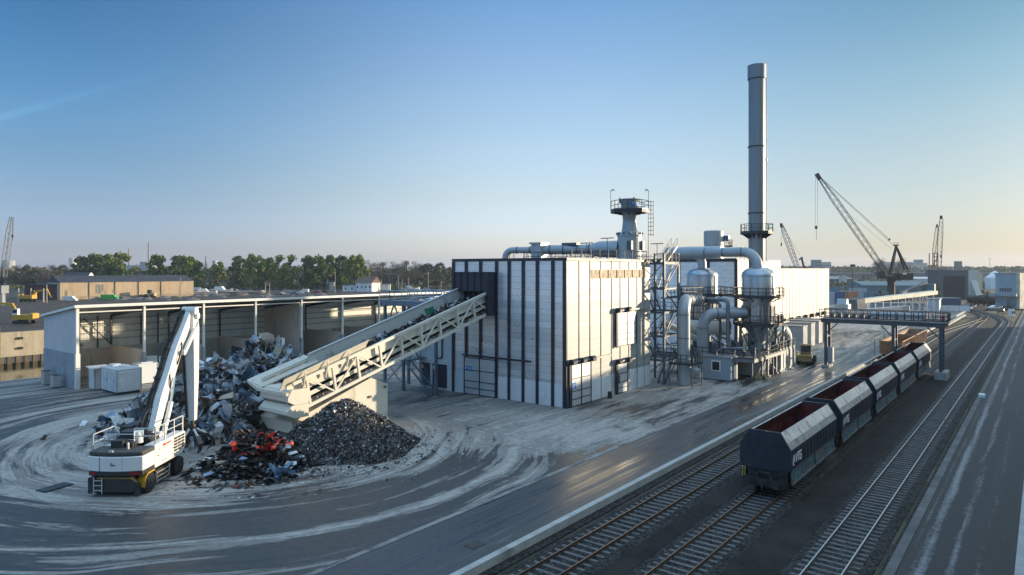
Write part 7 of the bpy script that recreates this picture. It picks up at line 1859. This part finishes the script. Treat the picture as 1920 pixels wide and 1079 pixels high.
# far industry on the left horizon
FARM = M('far_concrete', (.34,.36,.38), .8, 0, .1, .05)
x, y = at(15.5, 1300); mb = MB(); mb.lathe(x, y, [(11, 0), (11, 30), (9, 31)], 24); mb.lathe(x, y, [(11.3, 27), (11.3, 27.6)], 24); tag(mb.build('gas_holder', FARM), 'round grey gas holder on the left horizon', 'gas holder')
x, y = at(136.5, 1700); mb = MB(); mb.lathe(x, y, [(10, 0), (8.2, 25), (8.6, 41)], 20); tag(mb.build('cooling_tower', M('far_white', (.6,.58,.54), .8)), 'pale cooling tower on the horizon left of the first green trees', 'cooling tower')
for px, pt, lb in ((242, 466, 'thin far chimney right of the first clump of green trees'), (278.5, 455, 'taller far chimney above the grey works block'), (386, 480, 'short far chimney right of the second clump of green trees')):
    d = 1400; x, y = at(px, d); z = zat(pt, d); mb = MB(); mb.lathe(x, y, [(1.9, 0), (1.3, z)], 10); mb.lathe(x, y, [(2.6, 0), (2.6, 24)], 10); tag(mb.build('far_chimney', M('far_brick', (.30,.22,.20), .8)), lb, 'far chimney', 'far chimneys on the left horizon')
block('works_block', 'long grey works block on the left horizon between the green trees', 'works building', at(238, 1300), at(276, 1300), 40, 21, FARM, FARM, 0)
block('works_block', 'small grey works block with a higher part, right of the long works block', 'works building', at(262, 1250), at(276, 1250), 30, 27, FARM, FARM, 0)
block('works_block', 'two small grey blocks on the left horizon beside the short chimney', 'works building', at(398, 1400), at(404, 1400), 12, 31, FARM, FARM, 0)

# ------------------------------------------------------------------ trees
BARK = M('bark', (.075,.055,.04), .9, 0, .3, 2)
def leafmat(name, lo, hi):
    t = NT(name); n = t.noise(t.pos, .35, 3, .6); w = t.white(t.mapping(t.pos, (.7,.7,.7)))
    col = t.ramp(n, [(.3, lo), (.7, hi)]); t.out(col, .75, 0, .25); return t.m
GREENS = [leafmat('leaf_green', (.085,.115,.022), (.17,.21,.045)), leafmat('leaf_bright', (.12,.155,.024), (.25,.295,.055)), leafmat('leaf_deep', (.062,.085,.024), (.12,.15,.042)),
          leafmat('leaf_bare', (.11,.08,.055), (.21,.16,.11)), leafmat('leaf_olive', (.06,.058,.026), (.11,.105,.05))]
def tree_mesh(seed, h, w, m, dens=1.0, trunkh=.05, twiggy=False, col=1):
    r = random.Random(seed); tr = MB(); cr = MB()
    tr.sweep([(0,0,-.2), (r.gauss(0,.1), r.gauss(0,.1), h*.3), (r.gauss(0,.3), r.gauss(0,.3), h*.62), (r.gauss(0,.4), r.gauss(0,.4), h*.9)], [.45, .34, .2, .05], 8)
    blobs = []
    for i in range(int(36*dens) if not twiggy else 38):
        z = h*r.uniform(trunkh+.06, .96); f = (z/h-trunkh)/(1-trunkh); prof = (sin(pi*min(1, f**.75*.93+.05)))**.6
        rad = w/2*prof*sqrt(r.random()); a = r.uniform(0, 2*pi); c = Vector((rad*cos(a), rad*sin(a), z)); blobs.append((c, h*r.uniform(.055, .11)*(1.1 if not twiggy else .9)))
        if i % 2 == 0 or twiggy: b0 = Vector((0, 0, max(h*.18, z-h*.2))); tr.sweep([b0, b0.lerp(c, .5)+Vector((0,0,h*.02)), c], [.14, .09, .03], 5)
    for c, br in blobs:
        n = int((90 if not twiggy else 75)*dens)
        for _ in range(n):
            v = Vector((r.gauss(0,1), r.gauss(0,1), r.gauss(0,.85))); v = v.normalized()*br*(r.random()**.45); p = c+v
            if twiggy:
                e = (v.normalized()+Vector((r.gauss(0,.4), r.gauss(0,.4), .5+r.gauss(0,.3)))).normalized(); L = r.uniform(.7, 2.0); s = e.cross(Vector((r.gauss(0,1), r.gauss(0,1), r.gauss(0,1)))).normalized()*r.uniform(.05, .12)
                cr.add([p-s, p+s, p+e*L], [(0,1,2)])
            else:
                s = r.uniform(.45, 1.0)*h/24; e = Vector((r.gauss(0,1), r.gauss(0,1), r.gauss(0,1))).normalized(); f_ = e.cross(Vector((r.gauss(0,1), r.gauss(0,1), r.gauss(0,1)))).normalized()
                cr.add([p-e*s, p+f_*s*.7, p+e*s, p-f_*s*.7], [(0,1,2,3)])
    root = empty('tree', (0,0,0))
    tr.build('trunk', BARK, root, smooth=60); cr.build('crown', m, root, smooth=0, fix=False)
    return root
TV = [tree_mesh(1, 25, 17, GREENS[0], 1.0), tree_mesh(2, 26, 20, GREENS[1], 1.15), tree_mesh(3, 24, 13, GREENS[0], .8), tree_mesh(4, 25, 15, GREENS[2], .95), tree_mesh(5, 26, 13, GREENS[1], .8),
      tree_mesh(6, 21, 20, GREENS[3], 1.0, .12, True), tree_mesh(7, 20, 22, GREENS[4], .8, .1), tree_mesh(8, 19, 17, GREENS[3], 1.1, .12, True), tree_mesh(9, 8, 9, GREENS[4], .5, .02), tree_mesh(10, 18, 15, GREENS[3], .45, .2, True)]
used = set()
def plant(k, px, d, top, label, group, cat='tree', name='tree'):
    o = TV[k] if k not in used else copy_tree(TV[k]); used.add(k)
    o.name = name; x, y = at(px, d); h = zat(top, d); base = (25, 26, 24, 25, 26, 21, 20, 19, 8, 18)[k]; s = h/base
    o.location = (x, y, 0); o.scale = (s*1.02, s*1.02, s); o.rotation_euler = (0, 0, random.uniform(0, 6.28)); tag(o, label, cat, group)
ords = ['leftmost', 'second', 'third', 'fourth', 'fifth', 'sixth', 'seventh', 'eighth', 'ninth', 'tenth', 'eleventh', 'twelfth']
for i, (k, px, top, d) in enumerate(((3, 152, 483, 470), (0, 178, 477, 480), (2, 204, 478, 470), (0, 226, 475, 480))):
    plant(k, px, d, top, '%s tall green tree in the dense clump behind the long barn' % ords[i], 'tall green trees in the clump behind the barn')
plant(0, 295, 470, 479, 'single round green tree behind the right half of the long barn', None)
plant(3, 334, 480, 482, 'darker tree of the pair behind the right end of the barn', 'pair of green trees at the barn end'); plant(1, 355, 470, 480, 'lighter tree of the pair behind the right end of the barn', 'pair of green trees at the barn end')
for i, (k, px, top, d) in enumerate(((2, 411, 492, 490), (3, 447, 483, 480), (1, 479, 477, 465), (2, 505, 484, 480), (4, 523, 481, 470), (4, 545, 481, 470), (3, 577, 482, 480), (0, 597, 480, 475), (2, 617, 479, 480), (3, 640, 482, 485), (1, 665, 478, 465))):
    plant(k, px, d, top, '%s tree from the left in the long green row behind the boats and the house' % ords[i].replace('leftmost', 'first'), 'long row of green trees')
for i, (k, px, top, d) in enumerate(((5, 697, 489, 520), (7, 718, 493, 500), (5, 741, 491, 500), (7, 762, 491, 495), (5, 782, 491, 500), (6, 806, 495, 500), (6, 829, 494, 505))):
    plant(k, px, d, top, '%s %s tree from the left in the row beside the hall' % (ords[i].replace('leftmost', 'first'), 'bare brown' if i < 5 else 'grey green'), 'brown trees beside the hall')
for i, (px, top) in enumerate(((183, 519), (250, 521), (322, 524), (395, 529), (436, 528), (560, 531), (648, 530), (706, 533), (760, 535), (795, 534), (835, 533))):
    plant(8, px, 440-i, top, '%s low olive bush from the left at the foot of the far trees' % ords[i].replace('leftmost', 'first'), 'low bushes at the foot of the far trees', 'bush', 'bush')
for i, px in enumerate((5, 28, 52, 76, 98, 122)):
    plant((5, 7, 6, 5, 7, 6)[i], px, 520, 500-i % 3, '%s bare brown tree from the left, beyond the rust red shed' % ords[i].replace('leftmost', 'first'), 'bare trees beyond the rust red shed')
plant(9, 1645, 430, 487, 'tall bare tree left of the big dark crane mast', 'bare trees by the dark crane'); plant(9, 1684, 440, 487, 'tall bare tree behind the big dark crane mast', 'bare trees by the dark crane')
for i, (px, d, top) in enumerate(((1652, 262, 545), (1668, 260, 544), (1683, 258, 546), (1758, 262, 540), (1845, 262, 545), (1852, 258, 547))):
    plant(8, px, d, top, ['low dark bush, left of three in front of the dark crane', 'low dark bush, middle of three in front of the dark crane', 'low dark bush, right of three in front of the dark crane', 'dark bush under the grey hall corner', 'dark bush left of the office block, further left', 'dark bush close to the office block'][i], 'low bushes in the harbour', 'bush', 'bush')
def treeline(px0, px1, d0, d1, h0, h1, n, mats, seed, name, s0=1.2):
    r = random.Random(seed); mb = MB()
    for _ in range(n):
        px = r.uniform(px0, px1); d = r.uniform(d0, d1); x, y = at(px, d); hh = h0+(h1-h0)*(.5+.5*noise.noise((px*.045+seed, d*.003, 0)))*(.75+.35*noise.noise((px*.22, seed, d*.002)))
        z = hh*r.random()**.6; p = Vector((x, y, z)); s = s0*r.uniform(.5, 1.2); e = Vector((r.gauss(0,1), r.gauss(0,1), r.gauss(0,1))).normalized(); f = e.cross(Vector((r.gauss(0,1), r.gauss(0,1), r.gauss(0,1)))).normalized(); mb.mi = r.randrange(len(mats))
        mb.add([p-e*s, p+f*s, p+e*s, p-f*s], [(0,1,2,3)])
    tag(mb.build(name, mats, smooth=0, fix=False), kind='stuff')
treeline(-80, 1460, 540, 640, 10, 22, 24000, [GREENS[3], GREENS[4], GREENS[2]], 1, 'far_woodland', 1.3)
treeline(-80, 1460, 470, 500, 1, 4, 7500, [GREENS[2], GREENS[4]], 2, 'undergrowth', .8)
treeline(1440, 2000, 900, 1150, 13, 23, 14000, [GREENS[3], GREENS[4], GREENS[2]], 3, 'far_woodland', 1.8)
treeline(1520, 2000, 480, 600, 2, 7, 8000, [GREENS[3], GREENS[2]], 5, 'undergrowth', 1.0)
rh = random.Random(8); mb = MB(); vs = []; fs = []
for i in range(121):
    px = -600+3200*i/120; x, y = at(px, 4300); z = 18+20*noise.noise((i*.13, 4, 0))+6*noise.noise((i*.6, 1, 0)); vs += [(x, y, -5), (x*1.05, y*1.05, max(10, z+8)), (x*1.25, y*1.25, -5)]
for i in range(120): fs += [(i*3, i*3+3, i*3+4, i*3+1), (i*3+1, i*3+4, i*3+5, i*3+2)]
tag(MB().add(vs, fs).build('hills', M('hill_green', (.05,.06,.04), .9, 0, .2, .01), keep=True, smooth=80), kind='structure')

# ------------------------------------------------------------------ right background
PALEW = M('pale_wall', (.56,.54,.48), .7, 0, .1, .3); GREYW = M('grey_wall', (.115,.125,.135), .7, .1, .12, .2); TEALR = M('teal_roof', (.10,.17,.20), .6, .1, .15, .2)
# covered belt conveyor on slim posts
cb = empty('belt_gallery', (*at(1680, 203), 0), 'pale roofed belt gallery on rows of slim posts beyond the gantry', 'belt gallery')
A = Vector((*at(1613, 193), 4.4)); B = Vector((*at(1751, 212), 6.2)); ax_ = (B-A).normalized(); sd = ax_.cross(Vector((0,0,1))).normalized()
mb = MB(); tapered(mb, [A+Vector((0,0,.55)), B+Vector((0,0,.55))], [2.4, 2.4], [1.15, 1.15], sd); mb.build('gallery_roof', M('gallery_cream', (.66,.62,.48), .55, 0, .08, .8), cb, smooth=0)
for i in range(10):
    p = A.lerp(B, (i+.4)/10)
    mb = MB()
    for s in (-1, 1): q = p+sd*s*1.1; mb.bar((q.x, q.y, -.1), (q.x, q.y, q.z), .18)
    mb.bar((p.x-sd.x*1.1, p.y-sd.y*1.1, 2.2), (p.x+sd.x*1.1, p.y+sd.y*1.1, 2.2), .12); mb.build('post', M('post_pale', (.42,.44,.45), .5, .2), cb, smooth=0)
mb = MB(); mb.bar(A-ax_*3.6+Vector((0,0,-.6)), A+Vector((0,0,-.3)), 3.0, 3.6); mb.build('transfer_box', GREYW, cb, smooth=0)
mb = MB()
for i in range(9):
    p = A.lerp(B, (i+.4)/10); q = A.lerp(B, (i+1.4)/10)
    if i > 4: mb.bar((p.x, p.y, .3), (q.x, q.y, q.z-.8), .08); mb.bar((q.x, q.y, .3), (p.x, p.y, p.z-.8), .08)
mb.build('brace', STEEL, cb, smooth=0)
gc = empty('enclosed_conveyor', (*at(1630, 186), 0), 'low grey enclosed conveyor with a hopper, below the pale belt gallery', 'conveyor')
mb = MB(); A2 = Vector((*at(1582, 180), 2.2)); B2 = Vector((*at(1697, 188), 3.0)); mb.bar(A2, B2, 2.2, 1.7); mb.build('housing', DUCTM, gc, smooth=0)
mb = MB(); c = Vector((*at(1580, 184), 0)); mb.bar(c+Vector((0,0,.0)), c+Vector((0,0,4.6)), 3.4, 3.4); mb.prism([(-1.5,4.6),(1.5,4.6),(.8,6.0),(-.8,6.0)], 'y', -1.2, 1.2); n_ = 8
for i in range(len(mb.v)-8, len(mb.v)): X, Y, Z = mb.v[i]; mb.v[i] = (X+c.x, Y+c.y, Z)
mb.build('hopper_box', DUCTM, gc, smooth=0)
mb = MB()
for f in (.1, .35, .6, .85): p = A2.lerp(B2, f); mb.bar((p.x, p.y, -.1), (p.x, p.y, p.z), .3)
mb.build('post', STEEL, gc, smooth=0)
mb = MB(); p = B2-rt*.0; mb.bar(B2-ax_*.1, B2+ax_*.3, 2.4, 2.0); mb.build('end_panel', PALEW, gc, smooth=0)
dc = empty('loading_belt', (*at(1712, 255), 0), 'slanted grey loading belt rising to a blue grey box behind the gallery', 'conveyor')
mb = MB(); mb.bar(Vector((*at(1688, 250), 5.0)), Vector((*at(1735, 258), 8.4)), 1.6, 1.2); mb.build('belt_housing', GREYW, dc, smooth=0)
mb = MB(); c = Vector((*at(1741, 258), 0)); mb.bar(c+Vector((0,0,5.2)), c+Vector((0,0,8.4)), 4.2, 4.0); mb.build('box', TEALR, dc, smooth=0)
mb = MB()
for px in (1703, 1734, 1748): x, y = at(px, 256); mb.bar((x, y, -.1), (x, y, 7.0 if px > 1710 else 6.0), .35)
mb.build('post', GREYW, dc, smooth=0)
# harbour hall and others
hh_ = block('harbour_hall', 'big grey open fronted hall behind the reddish crane', 'hall', at(1759, 318), at(1819, 318), 8, 13.2, GREYW, TEALR, 0)
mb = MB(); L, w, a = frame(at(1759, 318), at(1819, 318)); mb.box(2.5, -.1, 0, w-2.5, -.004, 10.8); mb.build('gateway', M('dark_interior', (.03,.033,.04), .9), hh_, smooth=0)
mb = MB(); mb.box(w-1.2, -.9, 0, w+3.6, -.12, 13.6); mb.build('end_pier', PALEW, hh_, smooth=0)
mb = MB(); mb.prism([(-6, 0), (-.9, 0), (-.9, 9)], 'x', w-.4, w+2.2); mb.build('buttress', PALEW, hh_, smooth=0)
block('stair_block', 'pale square stair block right of the grey harbour hall', 'building', at(1829, 330), at(1842, 330), 8, 12.9, M('cream_wall', (.55,.50,.38), .7), ROOFM, 0)
ob = block('office_block', 'grey two storey office block beside the tracks with a projecting ground floor', 'office building', at(1866, 247), at(1908, 241), 10, 12.2, M('office_grey', (.33,.38,.42), .55, .1, .08, .4), ROOFM, 0)
L, w, a = frame(at(1866, 247), at(1908, 241))
mb = MB(); mb.box(-1.2, -2.6, 4.4, w+.6, -.26, 5.3); mb.build('canopy', M('office_band', (.30,.32,.34), .6), ob, smooth=0)
mb = MB(); mb.box(w*.18, -.12, 5.8, w*.82, -.004, 11.4); mb.build('facade_panel', M('office_panel', (.27,.33,.38), .5), ob, smooth=0)
for i in range(5): mb = MB(); mb.box(w*(.22+.11*i), -.2, 6.0, w*(.22+.11*i)+.5, -.125, 7.2); mb.build('window', GLASSD, ob, smooth=0)
for i in range(3): mb = MB(); mb.box(w*.55+i*.95, -.3, 1.0, w*.55+i*.95+.85, -.004, 3.8); mb.build('window', M('office_glass', (.20,.27,.32), .2, .2), ob, smooth=0)
mb = MB(); mb.box(w-.2, -.5, 0, w+.9, 10.4, 12.6); mb.build('side_wall', M('office_sunlit', (.52,.46,.36), .7), ob, smooth=0)  # side wall coloured warmer and lighter to show sunlight on that face
block('site_cabin', 'low pale site cabin standing just left of the office block', 'cabin', at(1850, 268), at(1864, 268), 4, 3.4, M('cabin_cream', (.52,.50,.44), .6), ROOFM, 0, wins=(3, (1.6,), 1.2, .9))
mb = MB(); x, y = at(1896, 205); 
tm = empty('ticket_machine', (x, y, 0), 'white square cabinet with a round black mark in front of the office block', 'cabinet'); mb.box(x-.9, y-.7, 0, x+.9, y+.7, 1.9); mb.build('cabinet_body', WHITE, tm, smooth=0)
mb = MB(); p = Vector((x, y, 1.0))+fd*1.0; mb.tube(p, p+fd*.03, .5, 14); mb.build('round_mark', DARKST, tm)
van(1865, 580.5, 'white estate car parked in front of the low site cabin', ('white', (.72,.72,.72)), YAW+pi+.1, car=True, name='car', cat='car')
van(1877, 586.5, 'dark car with a pale bonnet parked nearer the office block', ('dark', (.05,.055,.06)), YAW+.9, car=True, name='car', cat='car')
van(1888, 579.5, 'black car half hidden behind the white estate car', ('black', (.02,.02,.022)), YAW+.3, car=True, name='car', cat='car')
bw = empty('screen_wall', (*at(1790, 227), 0), 'white panelled screen wall standing by the curving tracks', 'screen wall')
A = Vector((*at(1759.5, 229), 0)); B = Vector((*at(1819, 226), 0))
for i in range(3): p = A.lerp(B, i/3+.008); q = A.lerp(B, (i+1)/3-.008); mb = MB(); mb.bar(p+Vector((0,0,.9)), q+Vector((0,0,.9)), .2, 1.9); mb.build('panel', M('screen_white', (.66,.67,.68), .6, 0, .06, .6), bw, smooth=0)
block('blue_skip', 'long dark blue container row behind the white screen wall', 'container', at(1764, 240), at(1802, 240), 4, 3.6, M('skip_blue', (.03,.07,.14), .5), None, 0, eave=.01)
block('white_hall', 'white walled store at the right end of the pale belt gallery', 'store', at(1738, 224), at(1761, 222), 8, 4.0, M('store_grey', (.42,.45,.48), .6), ROOFM, 0)
block('flat_store', 'pale low store seen between the gallery posts', 'store', at(1640, 238), at(1732, 234), 6, 1.9, M('store_pale', (.30,.31,.33), .6), ROOFM, 0)
dl = empty('tank_wagon', (0,0,0), 'dark railway tank wagon standing left of the office block', 'railway wagon')
mb = MB(); mb.sweep([(-7, 0, 2.4), (-6.6, 0, 2.4), (6.6, 0, 2.4), (7, 0, 2.4)], [1.2, 1.5, 1.5, 1.2], 20); mb.build('tank', WDARK, dl)
mb = MB(); mb.box(-7.3, -1.2, .7, 7.3, 1.2, 1.1)
for x in (-5, -3.4, 3.4, 5):
    for y in (-.75, .75): mb.sweep([(x, y-.07, .46), (x, y+.07, .46)], .46, 16)
mb.build('underframe', WDARK, dl, smooth=30)
x, y = at(1843, 262); dl.location = (x, y, -.1); dl.rotation_euler = (0, 0, .75)
for i, (px0, px1, d, h, col, nm) in enumerate(((1590, 1609, 268, 5.2, (.42,.20,.10), 'orange stacked container beside the pale hall'), (1571, 1588, 272, 5.0, (.04,.10,.24), 'dark blue container left of the orange one'), (1549, 1569, 275, 4.6, (.45,.48,.50), 'pale container nearest the end of the rear hall'), (1596, 1625, 300, 5.6, (.35,.40,.44), 'grey blue container behind the orange one'),
                                    (1626, 1668, 290, 4.2, (.10,.16,.22), 'long dark blue grey container right of the orange one'), (1553, 1575, 330, 5.4, (.13,.24,.33), 'blue container further back by the rear hall'))):
    L, w, a = frame(at(px0, d), at(px1, d)); r = empty('shipping_container', (0,0,0), nm, 'container', 'containers behind the gantry')
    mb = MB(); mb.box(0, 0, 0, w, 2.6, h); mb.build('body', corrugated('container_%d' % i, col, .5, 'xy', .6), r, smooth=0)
    mb = MB()
    for x in (0, w): mb.box(x-.08, -.06, 0, x+.08, -.004, h)
    mb.box(.08, -.06, h-.15, w-.08, -.004, h); mb.box(.08, -.06, 0, w-.08, -.004, .15); mb.build('frame', M('cont_frame_%d' % i, tuple(k_*.8 for k_ in col), .6), r, smooth=0)
    r.location = (L.x, L.y, 0); r.rotation_euler = (0, 0, a)
block('low_warehouse', 'long low warehouse with a teal roof beyond the dark crane', 'warehouse', at(1618, 380), at(1742, 372), 40, 5.0, TEALR, TEALR, 2.0)
block('low_warehouse', 'white roofed warehouse further back behind the dark crane', 'warehouse', at(1690, 470), at(1748, 460), 40, 7.5, PALEW, M('white_roof', (.6,.62,.63), .5), 1.0)
block('low_warehouse', 'grey warehouse with a pale gable left of the dark crane', 'warehouse', at(1548, 520), at(1600, 520), 30, 6.5, GREYW, ROOFM, 2.0)
block('storage_tank', 'pale square tower block in front of the viaduct left of the dark crane', 'tower', at(1579, 500), at(1588, 500), 5, 9.5, PALEW, ROOFM, 0)
wb_ = empty('white_marquee', (0,0,0), 'white peaked tent roof behind the office block', 'tent'); mb = MB(); mb.lathe(0, 0, [(6, 0), (6, 8), (1, 12.5), (.1, 12.8)], 8, True, .4); mb.build('tent_roof', WHITE, wb_, smooth=0); x, y = at(1865, 480); wb_.location = (x, y, 0)
vd = empty('viaduct', (*at(1720, 720), 0), 'long grey road viaduct crossing the far background', 'viaduct')
A = Vector((*at(1530, 700), 7.6)); B = Vector((*at(2010, 740), 8.6)); mb = MB(); mb.bar(A, B, 12, 3.2); mb.build('deck', GREYW, vd, smooth=0)
for i in range(14): p = A.lerp(B, (i+.5)/14); mb = MB(); mb.bar((p.x, p.y, -.2), (p.x, p.y, 6), 2.5); mb.build('pier', GREYW, vd, smooth=0)
mb = MB(); mb.bar(A+Vector((0,0,2.2)), B+Vector((0,0,2.2)), 11, .5); mb.build('parapet', M('parapet', (.30,.32,.34), .7), vd, smooth=0)
block('tower_block', 'dark and pale high-rise on the horizon beside the rear hall', 'high-rise', at(1529, 900), at(1540, 900), 14, 26, M('far_grey', (.24,.26,.28), .8), FARM, 0, wins=(4, (6, 10, 14, 18, 22), 1.2, 1.6))
block('tower_block', 'pale lower block attached right of the high-rise on the horizon', 'high-rise', at(1541, 905), at(1558.5, 905), 14, 23, M('far_pale', (.42,.42,.42), .8), FARM, 0, wins=(6, (6, 10, 14, 18), 1.2, 1.4))
block('hospital_block', 'long pale stepped block on the horizon behind the dark crane', 'block', at(1656, 950), at(1712, 950), 25, 23.5, M('far_pale', (.42,.42,.42)), FARM, 0, wins=(14, (8, 13, 18), 1.6, 1.6))
block('hospital_block', 'higher pale step at the right end of the long block on the horizon', 'block', at(1713, 940), at(1739, 940), 25, 22, M('far_cream', (.48,.45,.38), .8), FARM, 0, wins=(6, (8, 13), 1.6, 1.6))
block('hospital_block', 'small roof house on top of the pale stepped block', 'block', at(1722, 952), at(1731, 952), 12, 27, M('far_grey', (.24,.26,.28)), FARM, 0)
block('dark_tower', 'dark square tower alone on the horizon above the grey hall', 'tower', at(1795, 800), at(1804, 800), 6, 23, M('far_dark', (.10,.10,.11), .8), FARM, 0)
pole('flood_light', 1598.5, 566, 498, .16, 'tall thin floodlight mast behind the rear hall', 'light mast', DARKST, None, 0, True)
pole('lamp_mast', 1856, 530, 485, .25, 'tall thin lamp mast far behind the office block', 'lamp mast', PW, None, 1.5)
mb = MB(); A = Vector((*g(1772, 612), .15)); B = Vector((*g(1808, 592), .15)); mb.bar(A, B, .8, .5); tag(mb.build('concrete_barrier', CONC, smooth=0), 'long low concrete barrier beside the bending tracks', 'barrier')
fm = empty('steel_frame_stand', (*g(1625, 660), 0), 'row of thin galvanised fence frames behind the gantry', 'fence')
for i in range(9):
    x = 124+i*4.4; y = 21.9+.02*i; mb = MB(); mb.bar((x, y, 0), (x, y, 2.6), .09); mb.build('post', STEEL, fm, smooth=0)
mb = MB(); mb.bar((124, 21.9, 2.5), (159.2, 22.06, 2.5), .07); mb.bar((124, 21.9, 1.2), (159.2, 22.06, 1.2), .07); mb.build('rail', STEEL, fm, smooth=0)
for px, py, lb in ((1841, 745, 'small white junction box on the ground beside the right track'),):
    x, y = g(px, py, -.4); mb = MB(); mb.box(x-.5, y-.3, -.4, x+.5, y+.3, -.05); tag(mb.build('junction_box', WHITE, smooth=0), lb, 'junction box')
# ------------------------------------------------------------------ warehouses on the near side of the service road (they shade tracks and road)
SHADEW = M('warehouse_brick', (.22,.15,.11), .85, 0, .2, .4)
def warehouse(x0, x1, h, label, y0=-34, y1=-14.0):
    r = empty('roadside_warehouse', ((x0+x1)/2, y1, 0), label, 'warehouse', 'warehouses along the service road')
    mb = MB(); mb.box(x0, y0, -.45, x1, y1, h); mb.build('wall', SHADEW, r, smooth=0)
    mb = MB(); mb.box(x0-.2, y0-.2, h, x1+.2, y1+.2, h+.3); mb.build('roof', ROOFM, r, smooth=0)
warehouse(-30, 71.5, 13.6, 'long brick warehouse beside the service road, nearest the drone')
warehouse(72, 128.9, 13.55, 'brick warehouse beside the service road with its roof a step above the next one')
warehouse(129.4, 138.9, 12.55, 'narrow brick warehouse between two taller ones beside the service road')
warehouse(139.4, 147.9, 13.65, 'short tall brick warehouse at the far end of the tall row beside the service road')
warehouse(153.9, 241, 5.85, 'low brick warehouse beside the service road opposite the gantry')

# ------------------------------------------------------------------ air
hz = bpy.data.materials.new('haze_air'); hz.use_nodes = True; n_ = hz.node_tree.nodes; n_.remove(n_['Principled BSDF'])
pv = n_.new('ShaderNodeVolumePrincipled'); pv.inputs['Density'].default_value = HAZE; pv.inputs['Color'].default_value = (.72,.84,1.0,1); pv.inputs['Anisotropy'].default_value = .3
hz.node_tree.links.new(pv.outputs[0], n_['Material Output'].inputs['Volume'])
try: hz.cycles.homogeneous_volume = True
except Exception: pass
mb = MB(); mb.box(-700, -2700, -11, 4700, 5200, 75)
if HAZE > 0: tag(mb.build('haze', hz, keep=True, smooth=0), kind='stuff')
